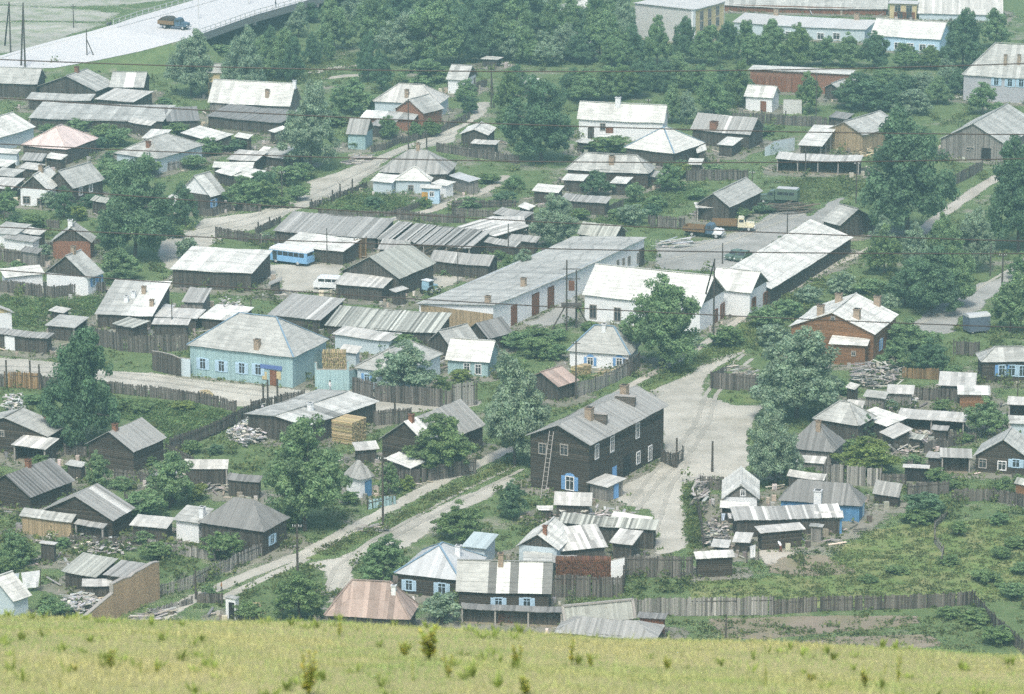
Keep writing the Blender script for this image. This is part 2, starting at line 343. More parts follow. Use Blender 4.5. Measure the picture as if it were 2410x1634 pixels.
sheet('sand_flat', '11', [(-400,190),(500,190),(1000,200),(700,300),(300,450),(-400,520)], 'sandflat', 2, 4)
sheet('sand_flat', '11', [(-400,40),(0,40),(600,70),(1100,110),(960,200),(300,190),(-400,200)], 'sandflat', 3, 4)

for tr_ in ([(800,1385),(830,1330),(900,1280),(1000,1225),(1110,1165),(1230,1105)], [(760,1400),(790,1335),(870,1275),(980,1215),(1090,1155),(1210,1098)], [(1480,1190),(1530,1120),(1600,1050),(1640,990),(1660,930),(1700,875),(1750,835)], [(1500,1200),(1555,1130),(1630,1060),(1670,990),(1685,930),(1725,880),(1770,845)],
            [(0,862),(200,868),(400,890),(600,918),(800,945)], [(0,872),(200,880),(400,902),(600,930),(800,958)], [(430,545),(560,520),(700,475),(840,410),(960,350),(1060,315)], [(450,556),(580,530),(720,484),(850,420),(970,358),(1065,324)], [(1540,1260),(1560,1200),(1580,1140),(1620,1090)], [(2150,770),(2230,730),(2300,680),(2400,620)], [(1600,590),(1700,560),(1800,520),(1880,480)], [(1580,610),(1680,585),(1790,540),(1900,500)]):
    strip('wheel_track', 'S', tr_, .75, 'rut', 7)
# ------------------------------------------------------------------ building generator
WINM = {}
def window_meshes(w, h, style):
    key = (round(w, 2), round(h, 2), style)
    if key in WINM: return WINM[key]
    fr = MB(); t = .09
    fr.box(-w/2 - t, w/2 + t, -.07, .02, -h/2 - t, -h/2 + .03); fr.box(-w/2 - t, w/2 + t, -.07, .02, h/2 - .03, h/2 + t)
    fr.box(-w/2 - t, -w/2 + .03, -.065, .02, -h/2, h/2); fr.box(w/2 - .03, w/2 + t, -.065, .02, -h/2, h/2)
    fr.box(-.03, .03, -.05, .01, -h/2 + .03, h/2 - .03)
    fr.box(-w/2 + .03, -.03, -.05, .01, h*.18, h*.18 + .05); fr.box(.03, w/2 - .03, -.05, .01, h*.18, h*.18 + .05)
    fm = {'white': 'frame', 'blue': 'lightblue', 'bluefull': 'frame', 'brown': 'doorbrown', 'plain': 'oldwood', 'pale': 'lightblue'}[style]
    fme = fr.mesh('window', MATS[fm])
    pm = MB(); pm.box(-w/2 + .02, w/2 - .02, -.012, .012, -h/2 + .02, h/2 - .02); pme = pm.mesh('pane', MATS['glass'])
    sme = None
    if style in ('blue', 'bluefull', 'brown', 'pale'):
        sb = MB(); ww = w * .5; sb.box(-ww/2, ww/2, -.06, 0, -h/2 - .04, h/2 + .04); sb.box(-ww/2 + .06, ww/2 - .06, -.08, -.06, -h*.4, h*.4, .85)
        sme = sb.mesh('shutter', MATS[{'blue': 'shutter', 'bluefull': 'shutter', 'brown': 'doorbrown', 'pale': 'lightblue'}[style]])
    WINM[key] = (fme, pme, sme); return WINM[key]
def slope(mb, P0, P1, Q0, Q1, w_, var, rr, stripes=None, th=.06, miss=0.0, rows=1, jit=.02):
    sg = rr.uniform(.006, .02) if th else 0; ph = rr.uniform(0, 9)
    P0, P1, Q0, Q1 = map(Vector, (P0, P1, Q0, Q1)); u = P1 - P0; L = u.length; u = u / L
    q0 = (Q0 - P0).dot(u); q1 = (Q1 - P0).dot(u); T = (Q0 - P0) - u * q0; n = u.cross(T).normalized()
    if n.z < 0: n = -n
    cuts = {0.0, L}
    for q in (q0, q1):
        if .05 < q < L - .05: cuts.add(q)
    s = 0.0
    while s < L: s += w_ * rr.uniform(.8, 1.2); cuts.add(min(s, L))
    cuts = sorted(cuts); cuts = [c for i, c in enumerate(cuts) if i == 0 or c - cuts[i - 1] > .03]; cuts[-1] = L
    def f(s):
        k = 1.0
        if q0 > .02: k = min(k, s / q0)
        if q1 < L - .02: k = min(k, (L - s) / (L - q1))
        return max(0.0, k)
    for a, b in zip(cuts, cuts[1:]):
        if miss and rr.random() < miss: continue
        c = max(.45, rr.gauss(1, var)); mid = (a + b) / 2 / L
        if stripes:
            for s0, s1, k in stripes:
                if s0 <= mid < s1: c = k if isinstance(k, tuple) else c * k
        dz = rr.uniform(-jit, jit); fa, fb = f(a), f(b)
        for r in range(rows):
            k0, k1 = r / rows, (r + 1) / rows
            A0 = P0 + u*a + T*fa*k0; B0 = P0 + u*b + T*fb*k0; A1 = P0 + u*a + T*fa*k1; B1 = P0 + u*b + T*fb*k1
            def sag(P, s_): return P - Vector((0, 0, sg * L * .5 * math.sin(math.pi * s_ / L) + .03 * math.sin(ph + s_ * .9)))
            A0 = sag(A0, a); A1 = sag(A1, a); B0 = sag(B0, b); B1 = sag(B1, b)
            lo = n * (dz - th); hi = n * (dz + (.02 if r % 2 else 0)); cc = c
            if rows > 1: kk = rr.gauss(1, var * .6); cc = tuple(x * kk for x in c) if isinstance(c, tuple) else c * kk
            if (A1 - B1).length < 1e-4 and (A0 - B0).length < 1e-4: continue
            mb.hexa([A0 + lo, B0 + lo, B1 + lo, A1 + lo], [A0 + hi, B0 + hi, B1 + hi, A1 + hi], cc)
ROOFW = {'slate': (.85, .10, 3), 'white': (.9, .09, 3), 'plankroof': (.3, .15, 1), 'darkroof': (.32, .14, 1), 'paleroof': (.5, .11, 3), 'tin': (.7, .06, 1), 'redroof': (.6, .15, 2), 'mossroof': (.3, .25, 1), 'pinkroof': (.6, .07, 1), 'greentin': (.7, .06, 1), 'concrete': (2.0, .04, 1)}
GRP = {'house': 'wooden houses of the settlement', 'shed': 'sheds and outbuildings of the yards', 'workshop': 'buildings of the work yard', 'building': 'larger buildings beyond the houses', 'outhouse': 'small outhouses in the yards'}
HOUSES = {}
def house(name, label, cat, t, A, Rr, L, roof='gR', h=2.8, P=None, rise=1.5, h2=None, b=None, wall='log', gable=None, rm='slate', oh=.35,
          win=(), doors=(), chim=(), stripes=None, miss=0.0, var=None, w_=None, cap=None, D=None, W=None, base=0.0, walls=True, openf=None, seed=None, porch=(), key=None, group=None, fix=None, turn=None):
    """A near eave corner, Rr / L the eave corners to its right / left (photo readings at eave height); roof gR/gL ridge parallel to A-R / A-L, hip, sR/sL single pitch rising away from edge A-R / A-L"""
    qa = px(t, A)
    if b is not None:
        g0 = G(t, (A[0], b)); h = z_at(g0, qa[1]) - base
    H0 = base + h
    hl = base + (h2 if (h2 is not None and roof == 'sR') else h); hr = base + (h2 if (h2 is not None and roof == 'sL') else h)
    a = G(t, A, H0); r = G(t, Rr, hr); l = G(t, L, hl)
    e1 = (r - a).xy; e2 = (l - a).xy; l1, l2 = e1.length, e2.length
    a1 = math.atan2(e1.y, e1.x); a2 = math.atan2(e2.y, e2.x) - math.pi/2
    d = (a2 - a1 + math.pi) % (2*math.pi) - math.pi
    i1 = math.dist(px(t, A), px(t, Rr)); i2 = math.dist(px(t, A), px(t, L))
    ang = a1 + d * i2**2 / (i1**2 + i2**2)
    if turn is not None: ang = turn
    if isinstance(fix, float): ang = a1 + d * fix
    if fix == 'R': ang = a1
    if fix == 'L': ang = a1 + d
    ex = Vector((math.cos(ang), math.sin(ang))); ey = Vector((-ex.y, ex.x))
    W = W or max(1.0, e1.dot(ex)); D = D or max(1.0, e2.dot(ey))
    org = Vector((a.x, a.y, base)); rr = random.Random(seed if seed is not None else int(abs(a.x) * 13 + a.y * 7))
    root = empty(name, org, ang, label, cat, group or GRP.get(cat))
    if P is not None:
        mid = (ey * D * .5) if roof == 'gR' else (ex * W * .5) if roof == 'gL' else (ex * W + ey * D) * .5
        rise = max(.3, z_at((a.x + mid.x, a.y + mid.y), px(t, P)[1]) - H0)
    hip = min(W, D) / 2
    hh2 = h2 if h2 is not None else h + .8
    def rz(x, y):
        if roof == 'gR': return h + rise * (1 - abs(2*y/D - 1))
        if roof == 'gL': return h + rise * (1 - abs(2*x/W - 1))
        if roof == 'hip': return h + rise * max(0, min(1, x/hip, (W-x)/hip, y/hip, (D-y)/hip))
        if roof == 'sR': return h + (hh2 - h) * y / D
        if roof == 'sL': return h + (hh2 - h) * x / W
        return h
    # roof boards / sheets
    dw, dv, rows = ROOFW[rm]; w_ = w_ or dw; var = dv if var is None else var
    rb = MB(); kw = dict(w_=w_, var=var, rr=rr, rows=rows, miss=miss, jit=.035 if rows == 1 and w_ < .5 else .012)
    if roof == 'gR':
        slope(rb, (0,0,h), (W,0,h), (0,D/2,h+rise), (W,D/2,h+rise), stripes=stripes, **kw); slope(rb, (W,D,h), (0,D,h), (W,D/2,h+rise), (0,D/2,h+rise), **kw)
        caps = [((0,D/2,h+rise), (W,D/2,h+rise))]
    elif roof == 'gL':
        slope(rb, (0,D,h), (0,0,h), (W/2,D,h+rise), (W/2,0,h+rise), stripes=stripes, **kw); slope(rb, (W,0,h), (W,D,h), (W/2,0,h+rise), (W/2,D,h+rise), stripes=stripes, **kw)
        caps = [((W/2,0,h+rise), (W/2,D,h+rise))]
    elif roof == 'hip':
        if W >= D: r0, r1 = (hip, D/2, h+rise), (W-hip, D/2, h+rise); q = [(r0, r1), (r1, r1), (r1, r0), (r0, r0)]
        else: r0, r1 = (W/2, hip, h+rise), (W/2, D-hip, h+rise); q = [(r0, r0), (r0, r1), (r1, r1), (r1, r0)]
        cs = [(0,0,h), (W,0,h), (W,D,h), (0,D,h)]
        for i in range(4): slope(rb, cs[i], cs[(i+1) % 4], q[i][0], q[i][1], stripes=stripes if i in (0, 3) else None, **kw)
        if W >= D: caps = [(r0, r1), (cs[0], r0), (cs[3], r0), (cs[1], r1), (cs[2], r1)]
        else: caps = [(r0, r1), (cs[0], r0), (cs[1], r0), (cs[2], r1), (cs[3], r1)]
    elif roof == 'sR': slope(rb, (0,0,h), (W,0,h), (0,D,hh2), (W,D,hh2), stripes=stripes, **kw); caps = []
    elif roof == 'sL': slope(rb, (0,D,h), (0,0,h), (W,D,hh2), (W,0,hh2), stripes=stripes, **kw); caps = []
    else: slope(rb, (0,0,h), (W,0,h), (0,D,h+.02), (W,D,h+.02), stripes=stripes, **kw); caps = []
    ro = rb.build('roof', MATS[rm], root)
    if caps and rm in ('slate', 'white', 'tin', 'paleroof', 'redroof', 'greentin', 'pinkroof'):
        cb = MB()
        for c0, c1 in caps:
            c0 = Vector(c0); c1 = Vector(c1)
            if (c1 - c0).length > .1: cb.beam(c0 + Vector((0,0,.06)), c1 + Vector((0,0,.06)), .22, .08, .85)
        cb.build('ridge_cap', MATS[cap or rm], ro)
    # walls
    o = min(oh, W*.2, D*.2); x0, x1, y0, y1 = o, W - o, o, D - o; e = .05
    if walls:
        wb = MB(); gb = MB()
        zs = {(x, y): rz(x, y) - e - .04 for x in (x0, x1) for y in (y0, y1)}
        faces = {'R': ((x0,y0),(x1,y0)), 'r': ((x1,y0),(x1,y1)), 'L2': ((x1,y1),(x0,y1)), 'L': ((x0,y1),(x0,y0))}
        for kf, (p, q) in faces.items():
            if openf and kf in openf: continue
            top = [(*q, zs[q]), (*p, zs[p])]
            mid = None
            if roof == 'gR' and kf in ('r', 'L'): mid = (p[0], D/2, h + rise - e)
            if roof == 'gL' and kf in ('R', 'L2'): mid = (W/2, p[1], h + rise - e)
            if mid is not None and gable:
                wb.add([(*p, -.3), (*q, -.3)] + top, [(0,1,2,3)])
                n = (Vector((q[1]-p[1], p[0]-q[0], 0))).normalized() * .03
                pts = [Vector((*p, zs[p])) + n, Vector((*q, zs[q])) + n, Vector(mid) + n]
                gb.add(pts, [(0,1,2)]); gb.build('gable', MATS[gable], root); gb = MB()
            elif mid is not None: wb.add([(*p, -.3), (*q, -.3), top[0], mid, top[1]], [(0,1,2,3,4)])
            else: wb.add([(*p, -.3), (*q, -.3)] + top, [(0,1,2,3)])
        wb.build('wall', MATS[wall], root)
        if openf:
            fl = MB(); fl.box(x0, x1, y0, y1, .01, .03); fl.build('floor', MATS['soil'], root)
            pb = None
            for kf in openf:
                (p, q) = faces[kf]; n = max(2, int(math.dist(p, q) / 3.2) + 1)
                for i in range(n):
                    k = i / (n - 1); X, Y = p[0] + (q[0]-p[0]) * k, p[1] + (q[1]-p[1]) * k
                    pm = MB(); pm.box(X-.09, X+.09, Y-.09, Y+.09, -.2, rz(X, Y) - .08); pm.build('post', MATS['oldwood'], root)
    cA, sA = math.cos(ang), math.sin(ang)
    def loc(Pw): dx, dy = Pw.x - org.x, Pw.y - org.y; return Vector((dx*cA + dy*sA, -dx*sA + dy*cA, Pw.z - base))
    def hit(face, uv):
        dd = ray(px(t, uv)); o_ = loc(Vector((0, 0, CAM_H))); d_ = loc(org + Vector((dd.x, dd.y, 0))); d_.z = dd.z
        k = (y0 - o_.y) / d_.y if face == 'R' else (x0 - o_.x) / d_.x
        return o_ + d_ * k
    for wdw in win:
        face, uv, ww, wh, st = wdw; q = hit(face, uv); lim = ww/2 + .15
        q.z = max(wh/2 + .1, min(q.z, h + rise if gable else h - wh/2 - .05)) if roof[0] == 'g' else max(wh/2 + .1, q.z)
        if face == 'R': q.x = max(x0 + lim, min(x1 - lim, q.x)); q.y = y0 - .025; rot = 0
        else: q.y = max(y0 + lim, min(y1 - lim, q.y)); q.x = x0 - .025; rot = -math.pi/2
        fme, pme, sme = window_meshes(ww, wh, st); wo_ = link('window', fme, root, q, rot); link('pane', pme, wo_, (0, -.012, 0))
        if sme and st != 'nos':
            link('shutter', sme, wo_, (-ww/2 - ww*.25 - .1, -.01, 0)); link('shutter', sme, wo_, (ww/2 + ww*.25 + .1, -.01, 0))
            if st == 'bluefull':
                pd = MB(); pd.add([(-ww*.7,-.05,wh/2+.1),(ww*.7,-.05,wh/2+.1),(ww*.45,-.05,wh/2+.38),(0,-.05,wh/2+.5),(-ww*.45,-.05,wh/2+.38),(-ww*.7,0,wh/2+.1),(ww*.7,0,wh/2+.1),(ww*.45,0,wh/2+.38),(0,0,wh/2+.5),(-ww*.45,0,wh/2+.38)],[(0,1,2,3,4),(5,6,1,0),(6,7,2,1),(7,8,3,2),(8,9,4,3),(9,5,0,4)]).build('window_crest', MATS['shutter'], wo_)
    for dr in doors:
        face, uv, ww, wh, dm = dr; q = hit(face, uv); lim = ww/2 + .1
        db = MB(); db.box(-ww/2 - .08, ww/2 + .08, -.06, .01, 0, wh + .08, .8); 
        if face == 'R': q.x = max(x0 + lim, min(x1 - lim, q.x)); q.y = y0 - .02; rot = 0
        else: q.y = max(y0 + lim, min(y1 - lim, q.y)); q.x = x0 - .02; rot = -math.pi/2
        q.z = 0.02; do = link('door', None, root, q, rot); 
        bpy.data.objects.remove(do); do = link('door', db.mesh('door', MATS[dm]), root, q, rot)
        lb = MB(); lb.box(-ww/2, ww/2, -.085, -.06, .02, wh); link('leaf', lb.mesh('leaf', MATS[dm]), do)
    for ch in chim:
        uv, cw, chh = ch[:3]; cm = ch[3] if len(ch) > 3 else 'chimney'
        dd = ray(px(t, uv)); P_ = None; k = (h + rise + base + 1 - CAM_H) / dd.z
        for i in range(400):
            Pw = Vector((0, 0, CAM_H)) + dd * (k + i * .15); q = loc(Pw)
            if 0 <= q.x <= W and 0 <= q.y <= D and q.z <= rz(q.x, q.y): P_ = q; break
        if P_ is None: P_ = Vector((W/2, D/2, rz(W/2, D/2)))
        cb = MB(); zb = P_.z - .5; c2 = cw/2; cb.box(-c2, c2, -c2, c2, 0, chh + .5); co = cb.build('chimney', MATS[cm], root); co.location = (P_.x, P_.y, zb)
        kb = MB(); kb.box(-c2-.07, c2+.07, -c2-.07, c2+.07, chh + .5, chh + .62, .75); kb.box(-c2+.1, c2-.1, -c2+.1, c2-.1, chh + .62, chh + .66, .1); kb.build('chimney_cap', MATS[cm], co)
    inf = dict(root=root, W=W, D=D, h=h, rise=rise, ang=ang, org=org, hit=hit, rz=rz, loc=loc, x0=x0, y0=y0, x1=x1, y1=y1, t=t)
    HOUSES[key or label] = inf
    if 0: print('HOUSE %-60s W %.1f D %.1f h %.1f rise %.1f d %.0f' % (label[:60], W, D, h, rise, d * 57.3))
    return inf
POSTM = {}
def fence(label, t, pts, h=1.8, m='fencedark', w_=.18, gap=.012, posth=.1, psp=2.6, lean=.075, name='board_fence', tall=None, cat='fence', var=.32, group='board fences round the yards'):
    P = [G(t, p) for p in pts]; root = empty(name, P[0], 0, label, cat, group); rr = random.Random(int(P[0].x * 11 + P[0].y * 3))
    mb = MB(); o = P[0]
    key = (round(h + posth, 1),)
    if key not in POSTM: pm = MB(); pm.bar((0,0,-.3), (0,0,h+posth), .085, n=6); POSTM[key] = pm.mesh('post', MATS['pole'])
    for a, b in zip(P, P[1:]):
        d = b - a; L = d.length; d = d / L; n = Vector((-d.y, d.x, 0)); s = 0.0; w0 = rr.uniform(0, 9)
        while s < L - .03:
            ww = w_ * rr.uniform(.75, 1.25); e = min(s + ww, L); off = n * rr.uniform(-.015, .015)
            if rr.random() > .04:
                hh = h * (1 + .05 * math.sin(w0 + s * .5)) + rr.gauss(0, lean) - (.35 if rr.random() < .03 else 0); k = n * (rr.gauss(0, .02) + .12 * math.sin(w0 + s * .21))
                p0 = a - o + d * s + off; p1 = a - o + d * (e - gap) + off; z0 = rr.uniform(-.05, .08)
                q = n * .025; U = Vector((0, 0, 1)); sh = d * rr.gauss(0, .02)
                mb.hexa([p0 + U*z0, p1 + U*z0, p1 + q + U*z0, p0 + q + U*z0], [p0 + U*hh + k + sh, p1 + U*hh + k + sh, p1 + q + U*hh + k + sh, p0 + q + U*hh + k + sh], max(.4, rr.gauss(1, var)))
            s = e
        rl = MB()
        for zz in (.35, h - .35): rl.beam(a - o + n*.08 + Vector((0,0,zz)), b - o + n*.08 + Vector((0,0,zz)), .05, .1)
        rl.build('rail', MATS['pole'], root)
        k = max(1, int(L / psp))
        for i in range(k + 1): link('post', POSTM[key], root, a - o + d * (L * i / k) + n * .1)
    bo = mb.build('boarding', MATS[m], root); bo['kind'] = 'stuff'
    for q in (tall or ()):
        pm = MB(); g0 = G(t, q[:2]) - o; pm.bar((0,0,-.3), (0,0,q[2]), .13, n=7); link('post', pm.mesh('post', MATS['pole']), root, g0)
    return root
mat('fencedark', (.115, .105, .092), var=.3, dirtamt=.4); mat('fencegrey', (.24, .23, .21), var=.3, dirtamt=.4); mat('fencebrown', (.20, .13, .065), var=.3, dirtamt=.3)
H = house
mat('stucco', (.38, .39, .41), var=.2)
def shed(label, t, A, Rr, L, h=2.2, h2=2.8, rm='plankroof', wall='plank', name='shed', cat='shed', **kw): return house(name, label, cat, t, A, Rr, L, 'sL', h=h, h2=h2, rm=rm, wall=wall, **kw)
def hs(label, t, A, Rr, L, roof, **kw): return house(kw.pop('name', 'wooden_house'), label, kw.pop('cat', 'house'), t, A, Rr, L, roof, **kw)
# ---- sector 11: roofs below the embankment
hs('long grey roofed house close under the highway embankment', '11', (330,745), (480,692), (-60,735), 'gL', P=(400,605), rm='slate', wall='plank')
hs('house with wide dark timber gable below the embankment', '11', (850,805), (980,735), (330,760), 'gR', P=(580,670), rm='slate', wall='plank', chim=[((420,690), .7, 1.0, 'brick')])
shed('pale lean-to roof in front of the wide dark gable', '11', (800,890), (850,830), (230,872), rm='slate')
hs('grey shed house with one white sheet across its roof', '11', (1270,772), (1395,700), (960,770), 'gL', P=(1340,638), rm='slate', wall='plank', stripes=[(.42, .68, 1.75)], gable='plank')
shed('pale roofed shed below the roof with the white sheet', '11', (1180,900), (1260,795), (840,870), rm='paleroof')
shed('very long low grey plank shed with sagging eaves', '11', (1440,1070), (1500,925), (250,1040), h=2.3, h2=3.2, rm='slate', name='long_shed', w_=.8, var=.1)
shed('short dark shed joined to the end of the very long grey shed', '11', (1765,1062), (1815,935), (1470,1072), h=2.3, h2=3.1, rm='darkroof')
shed('dark slate-blue long shed in front of the white roofed long house', '12', (230,1085), (290,965), (-430,1020), h=2.3, h2=3.0, rm='darkroof', name='long_shed')
hs('bluish house under a broad white roof beside the hip roof of pink sheets', '11', (-40,1225), (258,1112), (-420,1170), 'gR', rise=2.2, rm='white', wall='bluewash')
hs('small house with hipped pink and grey tin roof', '11', (590,1322), (850,1217), (185,1282), 'hip', P=(520,1108), rm='pinkroof', wall='hplank')
hs('bluish house with hipped grey roof and single dark chimney among bushes', '11', (1400,1402), (1800,1277), (1010,1352), 'hip', P=(1420,1195), rm='slate', wall='bluewash', chim=[((1310,1295), .7, .9, 'brick')])
shed('broad white roofed shed behind the bluish hipped house', '11', (1890,1250), (2055,1182), (1600,1168), h=2.4, h2=3.2, rm='white')
shed('small square white roof standing among bushes', '11', (1430,1226), (1462,1142), (1250,1215), rm='white')
shed('pale strip roof under the eaves of the very long shed', '11', (1330,1112), (1375,1072), (1130,1075), rm='paleroof')
shed('white roof with ragged edge beside the broad white shed', '11', (2190,1228), (2262,1195), (2040,1208), rm='white')
hs('long house with bright white roof and two chimneys behind the willow', '12', (310,942), (430,880), (-420,905), 'gL', P=(380,737), rm='white', wall='greyplank', chim=[((110,850), .7, 1.2), ((350,760), .6, 1.0, 'whitewash')])
hs('cream walled house half hidden between two tall trees', '11', (1990,650), (2060,622), (1810,640), 'gL', rise=1.5, b=870, rm='slate', wall='yellowwall', win=[('L', (1870,760), .9, 1.3, 'plain'), ('L', (1930,765), .9, 1.3, 'plain')])
shed('tiny white roof beside the pink hipped house', '11', (540,1412), (572,1362), (395,1385), rm='white')
shed('low plank roof beside the tiny white roof', '11', (370,1420), (420,1352), (180,1415), rm='plankroof')
hs('grey roofed wing with white window frames behind the white gable', '21', (645,165), (890,78), (420,120), 'gR', P=(540,10), rm='slate', wall='plank', win=[('R', (710,190), .8, 1.2, 'white'), ('R', (800,160), .8, 1.2, 'white')])
hs('cottage with whitewashed gable wall, dark attic and white roof', '21', (430,187), (690,110), (130,187), 'gR', P=(265,50), rm='white', wall='whitewash', gable='plank', win=[('L', (235,265), 1.2, 1.2, 'plain'), ('L', (360,285), 1.2, 1.2, 'plain')], chim=[((235,75), .7, .9)])
shed('white roof edge beside the white gabled cottage', '11', (60,1475), (170,1420), (-200,1440), rm='white')
shed('pale patched roof behind the shoulder of the white gable', '21', (100,170), (160,70), (-200,150), rm='paleroof')
# ---- sector 12
hs('large pale hipped house with bluish walls at the winding street corner', '12', (1620,922), (1832,857), (1030,897), 'hip', P=(1390,742), rm='paleroof', wall='bluewash', win=[('R', (1650,990), .8, 1.3, 'white'), ('R', (1745,950), .8, 1.3, 'white')], chim=[((1340,850), .7, 1.2)])
hs('grey gabled wing with red brick wall joined to the pale hipped house', '12', (1490,1005), (1612,948), (1230,965), 'gR', P=(1380,880), rm='slate', wall='brick')
shed('half white half grey shed roof over a brick wall by the street', '12', (1400,1062), (1475,990), (920,1042), h=2.1, h2=2.6, rm='slate', wall='brick', stripes=[(0, .45, 1.6)])
hs('small plank roofed house with blue boarded end facing the street', '12', (985,1192), (1110,1140), (795,1187), 'gL', P=(1060,1052), rm='plankroof', wall='tealpaint', gable='plank')
hs('dark little house under a white roof at the street bend', '12', (2060,1195), (2190,1130), (1797,1187), 'gR', P=(1950,1142), b=1335, rm='white', wall='plank')
shed('pale porch canopy beside the dark little white roofed house', '12', (2125,1278), (2150,1240), (1900,1262), h=2.0, h2=2.3, rm='paleroof')
hs('house with white end wall and dark gable beneath the grove', '12', (1870,712), (1995,660), (1680,702), 'gL', P=(1960,580), rm='slate', wall='whitewash', gable='plank', win=[('R', (1935,715), .9, 1.2, 'plain')])
H('shed', 'dark square hut at the foot of the grove', 'shed', '12', (2140,530), (2180,502), (1990,520), 'flat', b=602, rm='paleroof', wall='plank')
# ---- sector 22: cottage group by the street
hs('old grey hipped roof rising behind the white roofed blue cottage', '22', (1700,40), (1870,-50), (1090,20), 'hip', P=(1420,-182), rm='plankroof', wall='plank', h=2.9, chim=[((1215,-95), .6, 1.0)])
hs('blue washed cottage with bright white hipped roof behind a garden', '22', (1560,100), (1650,2), (1220,95), 'hip', P=(1420,-45), b=215, rm='white', wall='bluewash', win=[('L', (1375,165), .8, 1.1, 'plain')], chim=[((1345,-20), .7, .9)], key='cottage')
shed('white roofed lean-to joined to the wall of the blue washed cottage', '22', (1215,112), (1260,42), (1020,95), h=2.2, h2=2.8, rm='white', wall='bluewash')
shed('tiny blue and white porch with yellow door at the cottage', '22', (1640,165), (1668,132), (1448,160), b=305, h2=3.0, rm='white', wall='lightblue', name='porch', doors=[('L', (1490,240), .9, 1.9, 'dooryellow')], win=[('L', (1560,212), .7, .8, 'white')])
shed('white walled annex with flat white roof behind the porch', '22', (1690,140), (1748,98), (1560,115), h=2.2, h2=2.5, rm='white', wall='whitewash')
shed('grey walled hut with tin roof at the end of the cottage yard', '22', (1890,107), (1980,72), (1720,45), h=2.4, h2=2.7, rm='tin', wall='greyplank')
shed('long weathered board roof running back from the street fence', '22', (1070,602), (1180,422), (160,532), h=2.4, h2=3.7, rm='plankroof', name='long_shed')
shed('ruined long shed with missing roof boards and bare rafters', '22', (1900,692), (1975,520), (1072,604), h=2.2, h2=3.4, rm='plankroof', name='long_shed', miss=.14, var=.3, openf=['L'])
shed('white roofed plank shed beside the blue bus', '22', (780,722), (880,602), (240,652), h=2.3, h2=3.2, rm='white')
shed('wide white roofed dark barn beside the bus yard', '21', (2225,912), (2354,705), (1500,872), h=3.0, h2=4.0, rm='white', name='barn')
shed('small dark plank box with grey top at the corner of the white roofed barn', '22', (115,1024), (228,1000), (0,985), b=1112, h2=2.4, rm='plankroof')
hs('dark gabled house with worn grey roof in the middle of the bus yard', '22', (1275,962), (1540,815), (760,892), 'gR', P=(980,765), h=3.0, rm='mossroof', wall='plank', w_=.4, var=.15, key='yardhouse')
shed('pale lean-to roof along the front of the dark gabled yard house', '22', (1130,1042), (1205,938), (690,1002), h=2.3, h2=3.0, rm='paleroof')
shed('small sagging pale roof at the corner of the dark gabled yard house', '22', (1240,1080), (1368,1050), (1150,1062), h=2.2, h2=2.5, rm='paleroof')
hs('low grey plank roof behind the dark gabled yard house', '22', (2070,852), (2170,800), (1530,802), 'gL', rise=1.3, h=2.2, rm='plankroof', wall='plank', name='shed', cat='shed')
hs('worn grey plank roof behind the ridge of the yard house', '22', (1330,720), (1420,660), (1080,700), 'gL', rise=1.2, h=2.4, rm='plankroof', wall='plank', name='shed', cat='shed')
# long white garage barn
house('long_garage', 'long white walled garage with brown doors and low grey roof', 'workshop', '22', (2110,1192), (3504,598), (1390,1190), 'sR', h=4.5, h2=3.2, rm='slate', wall='whitewash', w_=.8, var=.08, key='garage',
  doors=[('R', (2284,1290), 1.7, 2.9, 'doorbrown'), ('R', (2474,1230), 2.1, 3.2, 'doorbrown'), ('R', (2609,1160), 1.9, 3.2, 'doorbrown'), ('R', (3449,800), 1.6, 2.8, 'plank')],
  win=[('R', (3379,775), .8, 1.5, 'plain'), ('R', (3299,800), .8, 1.3, 'plain'), ('R', (3249,812), .7, 1.1, 'plain'), ('R', (3200,825), .7, 1.0, 'plain')], chim=[((2055,1170), .7, .9), ((2370,1010), .7, .9)])
shed('grey board roof between the bus yard and the pale blue house', '22', (580,1325), (770,1130), (110,1272), h=2.4, h2=3.7, rm='plankroof', name='long_shed', stripes=[(.72, .78, 1.5)], var=.1)
shed('long patchy board roof with lifted planks behind the pale blue house', '22', (1610,1440), (1790,1265), (610,1372), h=2.3, h2=3.5, rm='mossroof', name='long_shed', var=.32)
hs('small dark plank gable near the end of the patchy board roof', '22', (2060,1492), (2232,1420), (1880,1430), 'gR', P=(1970,1350), h=2.2, rm='darkroof', wall='plank', name='shed', cat='shed')
hs('small grey gabled roof between the patchy shed and the white cottage roof', '22', (1720,1560), (1950,1490), (1560,1500), 'gR', P=(1700,1420), h=2.2, rm='slate', wall='plank', name='shed', cat='shed')
shed('pale flat roof with bluish front behind the woodpile gate', '22', (1190,1514), (1340,1447), (670,1447), h=2.3, h2=2.7, rm='paleroof', wall='bluewash')
# pale blue house
house('pale_blue_house', 'large pale blue house with hipped grey roof and row of white windows on the street', 'house', '32', (340,157), (692,2), (-609,48), 'hip', P=(101,-219), b=432, rm='slate', wall='tealpaint', cap='bluetrim', var=.07, key='bluehouse',
  win=[('L', (-459,210), .9, 1.5, 'pale'), ('L', (-294,232), .9, 1.5, 'pale'), ('L', (-114,250), .9, 1.5, 'pale'), ('L', (30,262), .9, 1.5, 'pale'), ('R', (605,155), .8, 1.6, 'plain')], doors=[('L', (165,340), 1.0, 2.1, 'doorbrown')], chim=[((21,75), .75, 1.2)])
